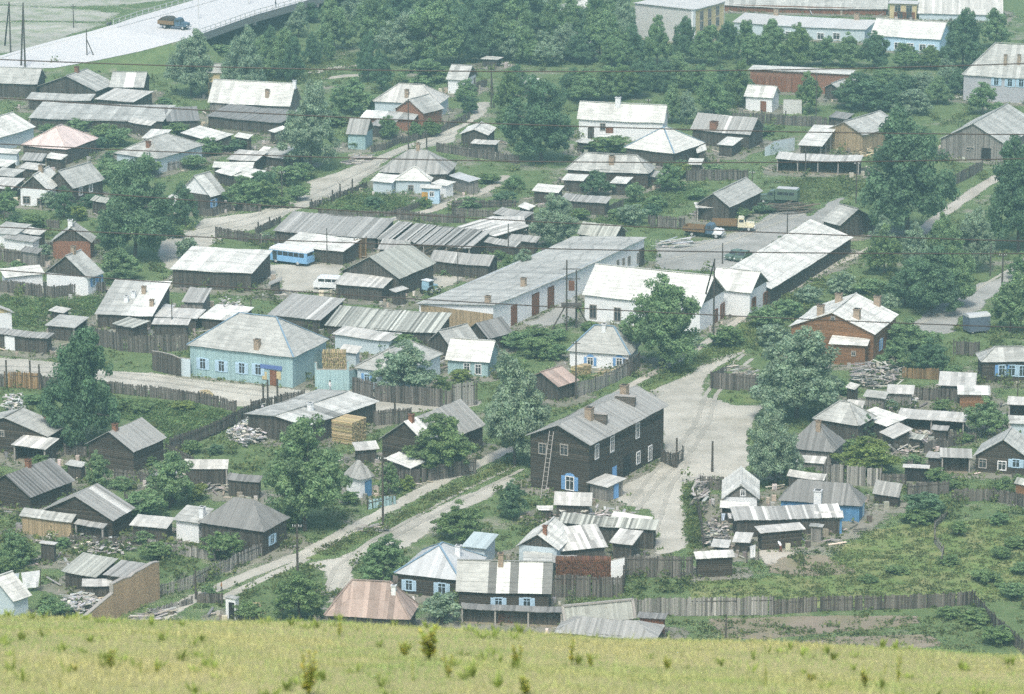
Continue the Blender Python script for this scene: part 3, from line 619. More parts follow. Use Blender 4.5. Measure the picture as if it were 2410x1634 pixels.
# ---- sector 21 left
hs('plank house with pale and grey roof halves and light blue shutters by the winding street', '21', (1860,242), (2000,200), (1570,200), 'gR', P=(1705,55), rm='slate', wall='plank', gable='whitewash', stripes=[(0, .5, 1.4)], win=[('R', (1885,292), .8, 1.2, 'blue')])
hs('house with dark gable above a red brick wall', '21', (812,642), (945,588), (440,642), 'gR', P=(622,510), rm='slate', wall='brick', gable='plank', chim=[((622,505), .7, 1.1, 'whitewash')])
shed('pale shed roof beside the red brick house', '21', (350,577), (480,535), (150,562), rm='paleroof')
shed('grey shed roof over a whitish wall by the lane', '21', (140,572), (200,470), (-80,545), rm='slate', wall='whitewash')
shed('low whitish shed above the dark rubble fence', '21', (290,640), (400,600), (0,600), h=1.8, h2=2.2, rm='plankroof', wall='whitewash')
hs('house with steep dark gable over a white band and blue shuttered side', '21', (782,962), (905,903), (385,915), 'gR', P=(580,760), h=2.9, rm='slate', wall='whitewash', gable='plank', win=[('R', (825,985), .8, 1.2, 'blue'), ('R', (890,965), .8, 1.2, 'blue')], chim=[((500,790), .6, 1.0)])
shed('white roofed wing spreading beside the steep dark gable', '21', (400,915), (478,822), (50,957), h=2.4, h2=3.2, rm='white', wall='whitewash')
shed('long house with half grey half white roof and three chimneys', '21', (1345,1292), (1580,985), (825,1277), h=2.3, h2=4.8, rm='slate', stripes=[(.5, .72, 1.55), (.72, 1, 1.75)], name='wooden_house', cat='house', chim=[((1270,1090), .6, 1.0), ((1340,1200), .6, .9), ((1115,1165), .6, .8, 'whitewash'), ((1170,960), .6, .8, 'whitewash')])
shed('grey plank roof with open end beside the three-chimney house', '21', (1800,1172), (1870,1042), (1600,1162), h=2.2, h2=3.3, rm='plankroof', wall='greyplank')
shed('flat pale roof littered with boards below the plank roof', '21', (1740,1312), (1860,1232), (1350,1292), h=2.0, h2=2.3, rm='paleroof')
shed('whitish ragged roof beside the hip of the pale blue house', '21', (2090,1332), (2140,1200), (1760,1302), h=1.9, h2=2.3, rm='white', var=.25)
shed('narrow pale roof along the tall board fence', '21', (1660,1367), (1700,1312), (1335,1360), h=2.0, h2=2.3, rm='paleroof')
shed('small weathered lean-to roof standing against the tall board fence', '21', (1180,1394), (1312,1330), (1000,1352), h=2.1, h2=2.4, rm='mossroof')
shed('grey roofed open shed with a pale edge board by the lane', '21', (660,1394), (840,1302), (380,1375), h=2.2, h2=2.7, rm='slate', openf=['R'])
hs('white walled house with yellowish gable at the lane', '21', (128,1262), (230,1212), (-200,1300), 'gR', rise=1.3, b=1485, rm='paleroof', wall='whitewash', gable='yellowwall')
shed('dark plank garage with a white gate on the street', '31', (420,-10), (470,-60), (-60,-60), h=2.4, h2=2.7, rm='plankroof', doors=[('L', (90,90), 1.5, 2.0, 'whitewash')])
# ---- sector 13
hs('white roofed house with dark gable in the grove', '13', (555,185), (782,110), (270,150), 'gR', P=(430,60), rm='white', wall='plank')
shed('pale shed roof deep among the grove trees', '13', (680,430), (720,345), (400,420), rm='white')
house('wooden_house', 'grey two storey block beyond the white roofed grove house', 'building', '13', (880,-30), (940,-60), (730,-30), 'hip', rise=1.5, b=150, rm='slate', wall='greyplank', win=[('L', (780,60), 1.0, 1.4, 'plain'), ('L', (840,60), 1.0, 1.4, 'plain')])
house('corner_building', 'big pale block with blank side wall and yellow windowed front', 'building', '13', (1620,86), (1905,6), (1085,27), 'flat', b=390, rm='concrete', wall='concrete', key='cornerblock', win=[('R', (1690,140), 1.3, 1.8, 'plain'), ('R', (1760,118), 1.3, 1.8, 'plain'), ('R', (1830,95), 1.3, 1.8, 'plain'), ('R', (1690,230), 1.3, 1.8, 'plain'), ('R', (1760,210), 1.3, 1.8, 'plain'), ('R', (1830,190), 1.3, 1.8, 'plain')])
house('long_building', 'long white building with red door and white chimney under the trees', 'building', '13', (1362,1087), (1470,1042), (588,1052), 'gL', P=(1410,930), h=3.6, rm='white', wall='whitewash', doors=[('L', (880,1130), 1.2, 2.1, 'doorbrown'), ('L', (715,1170), 1.0, 2.1, 'plank')], win=[('L', (820,1120), .9, 1.2, 'plain')], chim=[((955,925), .9, 1.3, 'whitewash')])
shed('low white roof in front of the long white building', '13', (950,1212), (975,1180), (780,1205), rm='white', h=2, h2=2.2)
shed('small white slab roof in the bushes below the long white building', '13', (690,1264), (722,1225), (575,1250), rm='white', h=2, h2=2.2)
hs('dark house with near-white hipped roof and visible hip line', '13', (1450,1357), (1690,1257), (1010,1300), 'hip', P=(1240,1118), rm='white', wall='plank', cap='bluetrim', var=.03)
hs('log house with pale hipped roof and brick dormer stack above white porches', '13', (1232,1532), (1367,1477), (487,1497), 'hip', P=(950,1358), rm='slate', wall='log', chim=[((900,1435), .9, 1.1)])
shed('short white porch roof beside the front of the pale hipped log house', '23', (650,97), (682,40), (455,87), rm='white', h=2.2, h2=2.4)
shed('white porch roof over the doorway of the pale hipped log house', '23', (1030,122), (1060,62), (880,112), rm='white', h=2.2, h2=2.4)
hs('old grey roofed house with brick stack and one white board up the roof', '13', (2120,1192), (2210,1125), (1590,1142), 'gL', P=(2165,1040), rm='plankroof', wall='plank', stripes=[(.52, .57, 2.3)], var=.1, chim=[((1800,1130), 1.2, 1.1, 'brick')])
shed('white porch roof below the old grey roofed house with brick stack', '13', (1970,1284), (2012,1212), (1828,1272), rm='white', h=2.2, h2=2.4)
hs('small white building with brown door beside the brick garages', '14', (112,868), (187,825), (-150,850), 'gL', P=(150,765), b=995, rm='white', wall='whitewash', doors=[('L', (25,935), 1.0, 1.9, 'doorbrown')], name='white_building')
shed('scrap of white roof by the hip of the near-white roof', '13', (1650,1352), (1738,1325), (1590,1302), rm='white')
shed('tilted white roof over a dark hut below the hipped roofs', '13', (1690,1454), (1745,1400), (1560,1450), rm='white')
# ---- sector 14
house('long_building', 'very long pale blue building with flat grey roof', 'building', '14', (930,262), (1150,150), (-250,195), 'sL', b=380, h2=3.2, fix='L', W=10, rm='concrete', wall='bluewash', chim=[((850,170), 1.0, 1.2), ((140,130), 1.0, 1.2)], win=[('L', (250+140*i, 320), 1.4, 1.3, 'white') for i in range(4)])
house('long_building', 'blue house block with white roof and row of white windows', 'building', '14', (1590,352), (1720,290), (965,312), 'gL', P=(1660,200), b=480, rm='white', wall='lightblue', win=[('L', (1210,405), 1.3, 1.3, 'white'), ('L', (1320,412), 1.3, 1.3, 'white'), ('L', (1430,420), 1.3, 1.3, 'white'), ('L', (1505,425), 1.3, 1.3, 'white')])
house('long_building', 'long brown walled hall with pale roof behind the pale blue building', 'building', '14', (1120,82), (1200,40), (-450,40), 'gL', rise=1.6, b=140, rm='slate', wall='doorbrown')
house('corner_building', 'cream building with dark windows between the long halls', 'building', '14', (1390,37), (1450,10), (1125,30), 'flat', b=178, rm='concrete', wall='yellowwall', win=[('L', (1210,75), 1.2, 1.4, 'plain'), ('L', (1310,80), 1.2, 1.4, 'plain'), ('L', (1230,135), 1.2, 1.4, 'brown'), ('L', (1310,138), 1.2, 1.4, 'brown')])
house('long_building', 'large pale roofed hall with brick gable', 'building', '14', (2140,132), (2330,60), (1385,122), 'gL', P=(2200,-30), b=190, rm='paleroof', wall='bluewash', gable='brick')
house('wooden_house', 'big hipped grey house with bluish wall and dormer behind the round bush', 'house', '14', (2560,702), (2750,620), (1772,662), 'hip', P=(2330,385), h=5.0, rm='slate', wall='stucco', win=[('L', (1960,760), .9, 1.4, 'plain'), ('L', (2080,720), .9, 1.4, 'pale'), ('L', (2200,730), .9, 1.4, 'pale'), ('L', (2300,735), .9, 1.4, 'pale')], chim=[((2160,560), .6, 1.6), ((2280,560), .6, 1.6)])
hs('barn with broad grey roof and grey board gable on the poplar lane', '14', (2172,1282), (2480,1100), (1570,1230), 'gR', P=(1840,1090), h=3.2, rm='slate', wall='greyplank', name='barn', cat='barn', doors=[('L', (1990,1360), 1.6, 2.2, 'dark')], win=[('L', (1850,1310), 1.4, .5, 'plain')])
hs('half built timber house with grey roof and open plank gable', '14', (905,1195), (1130,1080), (580,1140), 'gR', P=(740,1075), h=3.4, rm='slate', wall='tan', key='halfbuilt')
shed('slanting white sheet roof propped against the half built house', '14', (545,1292), (795,1118), (310,1292), h=2.6, h2=4.0, rm='white', wall='tan', openf=['L', 'R'])
shed('long open shelter with pale posts and dark inside', '14', (880,1432), (935,1370), (130,1400), h=2.5, h2=2.8, rm='paleroof', openf=['L'], name='shelter')
house('garage_row', 'row of brick garages with flat white roof and dark brown doors', 'workshop', '14', (800,657), (900,622), (-110,612), 'flat', h=4.2, rm='white', wall='brick', doors=[('L', (150,800), 3.2, 2.8, 'doorbrown'), ('L', (330,800), 2.6, 2.8, 'doorbrown'), ('L', (-20,780), 2.6, 2.8, 'doorbrown')])
hs('small dark gabled shed between the garages and the bushes', '14', (700,790), (850,715), (555,772), 'gR', P=(640,738), h=2.3, rm='slate', wall='plank', name='shed', cat='shed')
# ---- sector 23
hs('white workshop with huge pale roof and brown shuttered gable windows', '23', (1690,1212), (1987,1082), (588,1127), 'gL', P=(1855,935), b=1442, fix=.55, rm='white', wall='whitewash', gable='plank', name='workshop', cat='workshop', var=.07, key='workshop',
   win=[('L', (735,1250), 1.0, 2.0, 'plain'), ('L', (950,1275), 1.0, 2.0, 'plain'), ('R', (1812,1290), .8, 1.9, 'brown'), ('R', (1915,1230), .8, 2.2, 'brown')])
hs('lower white annex with its own dark gable joined to the workshop', '23', (2130,1087), (2340,992), (1985,1083), 'gL', rise=2.4, h=HOUSES['workshop']['h'], turn=HOUSES['workshop']['ang'], D=7.0, rm='white', wall='whitewash', gable='plank', name='workshop', cat='workshop', win=[('R', (2150,1180), .8, 1.8, 'brown'), ('R', (2285,1110), .8, 1.8, 'brown')])
house('long_barn', 'long barn with bright white single-pitch roof beside the footpath', 'workshop', '24', (95,1052), (872,597), (-322,890), 'sR', h=2.6, h2=4.9, rm='white', wall='plank', var=.06)
hs('sagging mossy roof in the weeds behind the long white garage', '23', (930,602), (1112,550), (575,572), 'gL', P=(1000,490), h=2.0, rm='mossroof', wall='plank', name='shed', cat='shed')
hs('grey roofed gabled house beside the parked trucks', '23', (1942,332), (2232,187), (1640,300), 'gR', P=(1780,208), h=2.7, rm='slate', wall='plank', var=.04)
shed('open porch roof with yellow posts before the truck yard house', '23', (1858,332), (1850,282), (1640,335), h=2.3, h2=2.6, rm='paleroof', openf=['L'], wall='tan')
shed('white flat roof above the two grey plank sheds', '23', (430,202), (522,140), (188,187), rm='white')
shed('double grey plank shed below the white flat roof', '23', (850,297), (922,240), (440,262), rm='plankroof')
shed('patched pale roof beyond the ruined long shed', '22', (2120,585), (2400,480), (1830,490), rm='paleroof', var=.3)
shed('white sheet roof on the scrap sheds', '23', (165,357), (245,325), (35,322), rm='white')
shed('grey plank roof below the white sheet on the scrap sheds', '23', (130,432), (195,372), (-150,385), rm='plankroof')
shed('bleached roof with blue post by the scrap sheds', '23', (150,530), (292,405), (-120,545), rm='paleroof')
hs('dark brown board shed with asymmetric gable near the big poplar', '24', (700,492), (1012,432), (570,440), 'gL', P=(870,345), h=2.3, rm='slate', wall='plank', name='shed', cat='shed')
hs('orange brown house with pale roof and four brick chimneys', '24', (1012,1452), (1342,1287), (235,1387), 'gR', P=(620,1258), h=4.2, rm='white', wall='brown', gable='brown', name='brown_house', win=[('R', (1060,1540), .8, 1.5, 'blue'), ('R', (1180,1500), .8, 1.5, 'blue'), ('L', (640,1310), .5, .5, 'plain')],
   chim=[((530,1275), .9, 1.3), ((850,1310), .9, 1.3), ((1030,1195), .9, 1.3), ((690,1160), .9, 1.1)])
shed('pale roofed brown porch on the front of the orange brown house', '24', (942,1552), (992,1470), (598,1532), h=3.1, h2=3.5, rm='white', wall='brown', name='porch', win=[('L', (820,1620), .5, .6, 'plain')])
# ---- sector 31
hs('dark log house with broad grey roof and square attic hole', '31', (422,852), (565,762), (-340,765), 'gR', P=(41,683), h=3.0, rm='slate', wall='log', chim=[((415,700), .6, 1.0, 'brick')], win=[('L', (15,755), .6, .7, 'plain')])
shed('porch roof with white patches on the dark log house', '31', (400,967), (502,865), (100,922), h=2.2, h2=2.8, rm='paleroof', openf=['L'], stripes=[(.05, .15, 1.4), (.6, .7, 1.5)])
hs('old log hut with steep grey plank roof below the green garden', '31', (1182,992), (1462,862), (750,922), 'gR', P=(950,810), b=1185, rm='plankroof', wall='log', chim=[((1015,800), .6, .8, 'brick')], var=.1)
hs('log house with ribbed dark grey plank roof, mossy chimney and big gable', '31', (270,1392), (682,1242), (-170,1310), 'gR', P=(52,1190), b=1530, rm='darkroof', wall='log', chim=[((185,1110), .6, .8, 'brick')], stripes=[(i/14, i/14+.02, .6) for i in range(14)])
hs('narrow plank roofed house with pale board along its slope', '31', (1000,1600), (1200,1480), (330,1520), 'gR', P=(660,1378), h=2.6, rm='plankroof', wall='log', stripes=[(.62, .75, 1.5)])
shed('pale roofed open log shed beside the tall poplar clump', '31', (2010,1142), (2165,1070), (1620,1135), fix='L', h=2.7, h2=3.7, rm='paleroof', openf=['R'])
shed('pale board shed with tan end wall above the weeds', '41', (630,112), (715,42), (160,55), h=2.3, h2=3.0, rm='slate', wall='tan', w_=.4)
shed('drooping porch roof with a dark doorway beneath', '41', (910,162), (990,125), (640,130), h=2.0, h2=2.3, rm='plankroof', openf=['L'])
hs('dark hipped house with ribbed roof beside the dirt road', '41', (2330,195), (2580,70), (1740,110), 'hip', P=(2200,-105), h=3.2, rm='darkroof', wall='plank', cap='slate', win=[('R', (2400,260), .8, 1.1, 'pale')], var=.08, key='darkhip')
shed('white walled annex with pale roof joined to the dark hipped house', '41', (1760,122), (1990,5), (1470,112), h=2.6, h2=3.5, rm='slate', wall='whitewash', chim=[((1785,70), .6, 1.3, 'whitewash')])
shed('low pale plank roof beside the white walled annex', '41', (1470,167), (1512,65), (1140,130), h=1.9, h2=2.5, rm='paleroof')
shed('mossy dark collapsed roof above the adobe wall', '41', (850,597), (1060,432), (530,545), h=2.0, h2=3.0, rm='mossroof', var=.2)
shed('torn plank roof leaning on the adobe wall', '41', (1130,604), (1370,485), (865,588), h=2.8, h2=3.4, rm='plankroof')
shed('pale lower roof flap inside the adobe yard', '41', (990,668), (1110,598), (720,692), h=1.8, h2=2.2, rm='paleroof')
hs('white roofed house with brick corner at the foot of the hill', '41', (120,812), (244,742), (-200,720), 'gR', P=(-30,600), h=2.8, rm='white', wall='bluewash')
# ---- sector 32
hs('house with patchy white and grey roof beside the stacked firewood', '32', (450,762), (1107,542), (-100,650), 'gR', P=(155,670), h=2.9, rm='slate', wall='plank', stripes=[(0, .18, 1.5), (.38, .52, .62), (.52, 1, 1.3)], chim=[((490,620), .6, .9, 'whitewash')])
hs('dark gabled house with pale front strip on its plank roof', '32', (1540,955), (2040,748), (1090,872), 'gR', P=(1310,720), h=3.3, rm='plankroof', wall='log', stripes=[(0, .22, 2.0)], var=.1, chim=[((1380,720), .6, .9, 'brick')])
shed('white lean-to roof below the dark gabled house', '32', (1370,1134), (1495,1070), (1150,1042), h=2.0, h2=2.5, rm='white')
shed('pale board roof between the firewood stack and the dark gable', '32', (1100,962), (1120,885), (890,978), h=1.9, h2=2.3, rm='paleroof')
hs('tiny white hut with holed plank roof and blue door', '32', (930,1238), (1092,1208), (745,1202), 'hip', P=(905,1060), b=1410, rm='plankroof', wall='whitewash', doors=[('R', (1010,1330), 1.0, 2.0, 'bluepaint')], name='hut', miss=.08)
hs('small teal log house with bright roof and two white framed windows', '32', (2070,202), (2250,110), (1668,180), 'gL', P=(2160,10), b=335, rm='white', wall='tealpaint', win=[('L', (1870,250), .8, 1.4, 'white'), ('L', (1970,260), .8, 1.4, 'white')])
hs('pale roofed house mostly hidden behind the street willow', '32', (1260,300), (1710,130), (850,252), 'hip', P=(1250,40), h=3.0, rm='slate', wall='bluewash', win=[('L', (990,340), .8, 1.2, 'blue')])
# ---- sector 33
house('log_house', 'two storey dark log house with ladder and grey plank roof', 'house', '33', (712,932), (1392,572), (140,842), 'gR', P=(350,752), b=1392, rm='plankroof', wall='log', var=.09, oh=.5, key='loghouse',
   win=[('R', (1125,800), .9, 1.9, 'white'), ('R', (900,920), .9, 1.9, 'white'), ('R', (765,985), .9, 1.8, 'white'), ('R', (1235,1000), .9, 1.9, 'white'), ('R', (1130,1040), .9, 1.5, 'white'), ('L', (530,1265), 1.1, 1.7, 'bluefull'), ('L', (290,960), 1.0, 1.3, 'plain'), ('L', (480,970), 1.0, 1.3, 'plain')],
   doors=[('R', (1030,1150), 1.8, 2.5, 'dark'), ('R', (920,1160), 1.0, 2.0, 'shutter')], chim=[((700,690), .9, 1.3), ((1010,490), .9, 1.3)])
hs('white cottage with hipped grey roof and blue carved shutters', '33', (1062,137), (1165,40), (502,98), 'hip', P=(860,-124), b=278, rm='slate', wall='whitewash', win=[('L', (710,190), .8, 1.1, 'bluefull'), ('L', (965,195), .8, 1.1, 'bluefull')], chim=[((830,-80), .6, .9, 'whitewash')], var=.03, cap='bluetrim')
shed('striped board lean-to below the blue shuttered window', '33', (722,1464), (728,1345), (385,1457), h=1.8, h2=2.9, rm='paleroof', w_=.28, stripes=[(.40, .47, 1.5)], wall='plank')
shed('small shed with blue door at the corner of the two storey log house', '33', (860,1302), (1002,1215), (690,1252), h=2.0, h2=2.3, rm='paleroof', wall='greyplank', doors=[('R', (935,1290), .8, 1.8, 'shutter')])
hs('little steep white roofed house with round-topped attic window', '33', (2205,1410), (2235,1245), (1865,1405), 'gR', P=(2075,1280), h=2.5, rm='white', wall='whitewash', gable='greyplank', win=[('L', (2055,1350), .5, .7, 'white')])
# ---- sector 34
hs('brown log house with light blue framed windows and grey roof', '34', (1940,195), (2480,190), (1890,120), 'hip', P=(2200,60), h=3.0, rm='slate', wall='log', win=[('R', (2130,270), .9, 1.5, 'blue'), ('R', (2215,270), .9, 1.5, 'pale'), ('R', (2310,275), .9, 1.5, 'pale')])
shed('pale square roof below the brown log house', '34', (1900,412), (1965,290), (1568,402), rm='paleroof', h=2.0, h2=2.6)
shed('ragged white roof over a brown hut', '34', (2030,487), (2165,408), (1738,492), rm='white', wall='brown', h=2.0, h2=2.4, var=.2)
shed('grey roof edge with dark front in the yard of the brown log house', '34', (2400,580), (2460,510), (2170,570), rm='paleroof', openf=['L'])
shed('bluish hut with plain grey roof above the log gable', '34', (2420,742), (2450,670), (2190,740), rm='slate', wall='bluewash')
hs('grey hipped roof in the shade of the round willow', '34', (870,760), (1110,690), (440,705), 'hip', P=(740,545), rm='slate', wall='plank')
hs('dark pyramid roofed house with thin chimney', '34', (640,995), (880,905), (200,962), 'hip', P=(430,712), rm='darkroof', wall='greyplank', chim=[((512,790), .6, 1.1)], cap='slate')
shed('white patched roof among the scrap lumber', '34', (1110,762), (1200,650), (890,650), rm='white', var=.2)
shed('tilted pale plank roof beside the scrap lumber', '34', (1170,874), (1345,785), (1048,812), h=2.0, h2=3.0, rm='paleroof')
shed('long low woodshed with open dark front', '34', (1810,724), (1835,640), (1200,682), h=1.9, h2=2.3, rm='paleroof', openf=['L'], name='woodshed')
hs('log house with wide low grey gable and white trimmed window', '34', (2400,1072), (2560,965), (1868,1032), 'gR', P=(2100,878), b=1210, rm='slate', wall='log', win=[('L', (2130,1110), 1.0, 1.1, 'white'), ('L', (2255,1060), .9, 1.0, 'pale'), ('L', (1960,1090), .9, 1.1, 'plain')])
shed('open lean-to sweeping down beside the wide low gable', '34', (1868,1042), (1965,960), (1585,1048), h=2.2, h2=3.0, rm='plankroof', openf=['L'])
H('outhouse', 'dark outhouse with flat whitish lid', 'outhouse', '34', (1490,1132), (1520,1105), (1252,1122), 'flat', b=1262, rm='paleroof', wall='dark', oh=.5)
hs('dark grey hipped house with white chimney and deep blue wall', '34', (890,1472), (972,1392), (150,1415), 'hip', P=(540,1245), b=1620, rm='darkroof', wall='bluepaint', chim=[((505,1470), .9, 2.0, 'whitewash')], doors=[('R', (940,1560), .9, 1.8, 'lightblue')])
shed('striped board roof over a bright blue front', '44', (728,62), (728,-60), (-230,95), h=2.3, h2=3.0, rm='plankroof', wall='plank', stripes=[(.18, .22, 2.2), (.3, .34, 1.8), (.5, .54, 2.0), (.66, .69, 2.0), (.80, .90, 2.0), (.94, 1, 2.2)])
shed('plank roofed log shed next to the blue walled house', '34', (1220,1394), (1285,1300), (950,1374), b=1485, h2=2.9, rm='plankroof', wall='log')
shed('low log byre with pale patched roof in the blue house yard', '44', (400,167), (402,100), (0,207), b=330, h2=2.6, rm='paleroof', wall='log')
H('shed', 'upright grey board booth beside the byre', 'shed', '44', (548,152), (562,128), (425,142), 'flat', b=297, rm='slate', wall='greyplank')
# ---- sectors 42, 43
hs('low house with hipped rusty pink roof behind bushes', '42', (1370,972), (1545,842), (605,937), 'hip', P=(1100,628), h=2.6, rm='redroof', wall='plank', chim=[((1225,740), .5, .9, 'whitewash')])
hs('log house with silvery hipped roof and light blue windows', '42', (1812,622), (2100,422), (1220,562), 'hip', P=(1625,300), b=800, rm='tin', wall='log', cap='bluetrim', win=[('L', (1360,665), .8, 1.2, 'pale'), ('L', (1650,700), .9, 1.4, 'pale')], chim=[((1795,400), .6, 1.1, 'whitewash')])
hs('log house with broad roof striped white and dark grey', '43', (368,742), (385,620), (-480,722), 'gL', P=(376,462), h=2.8, rm='slate', wall='log', var=.03, stripes=[(0, .32, 1.1), (.32, .40, .42), (.40, .53, 1.6), (.53, .66, .45), (.66, .87, 1.7), (.87, 1.0, .5)],
   win=[('L', (-100,815), .8, 1.0, 'pale'), ('L', (150,820), .8, 1.1, 'pale')], chim=[((-80,480), .6, 1.2)])
shed('blue grey shed with flat roof behind the silvery hip', '42', (2040,347), (2150,215), (1820,322), rm='greentin', wall='bluewash')
hs('small pale blue house with white gabled roof and brick pipe', '43', (432,357), (432,190), (55,315), 'gR', P=(237,215), h=2.8, rm='white', wall='bluewash', gable='plank', chim=[((310,210), .45, .9, 'brick')])
shed('white edged slab roof in front of the small pale blue house', '43', (375,457), (378,365), (118,457), rm='slate', h=2.0, h2=2.3, stripes=[(0, 1, 1.1)])
shed('grey slab roof beside the white edged slab', '43', (592,467), (560,402), (377,465), rm='plankroof', h=1.9, h2=2.2)
shed('large patched board roof of white and grey scraps', '43', (868,327), (886,112), (440,377), h=2.2, h2=3.7, rm='paleroof', var=.3, w_=.4)
shed('weathered roof wing next to the patched board roof', '43', (1085,312), (1212,190), (868,290), h=2.2, h2=3.0, rm='paleroof', var=.25)
shed('mound-like mossy roof behind the patched board roof', '43', (1285,178), (1250,80), (420,110), h=2.6, h2=3.3, rm='mossroof', var=.35)
shed('white tarred sheet roof at the lane corner', '43', (1235,122), (1262,60), (885,70), h=2.8, h2=3.4, rm='white')
shed('log shed with white striped plank roof at the end of the tall fence', '43', (1988,417), (1962,352), (1640,432), b=590, h2=2.9, rm='paleroof', wall='log', stripes=[(.1+.2*i, .2+.2*i, 1.4) for i in range(4)])
shed('low dark open woodshed in front of the striped roof house', '43', (470,905), (485,855), (-440,868), h=1.9, h2=2.2, rm='darkroof', openf=['L'], name='woodshed')
shed('unroofed barn floor slope with pale rim boards', '43', (1105,962), (1035,812), (475,1010), h=1.3, h2=3.2, rm='mossroof', wall='tan', var=.1, key='ruin')
hs('collapsed grey plank roof just above the grass brow', '43', (1290,1150), (1180,1000), (390,1075), 'hip', P=(850,955), h=1.6, rm='plankroof', wall='plank', name='shed', cat='shed')
shed('rusty brown box shed beside the collapsed roof', '43', (1372,965), (1392,915), (1118,945), h=2.2, h2=2.4, rm='darkroof', wall='doorbrown')
hs('low brownish roof between the tall grey-green poplar and the picket fence', '33', (430,415), (592,352), (120,340), 'gR', rise=1.5, h=2.2, rm='redroof', wall='plank')
shed('blue fronted bay at the end of the striped board roof', '44', (735,75), (735,20), (480,82), b=215, h2=2.7, rm='paleroof', wall='bluepaint', win=[('L', (610,135), .8, 1.0, 'white')])

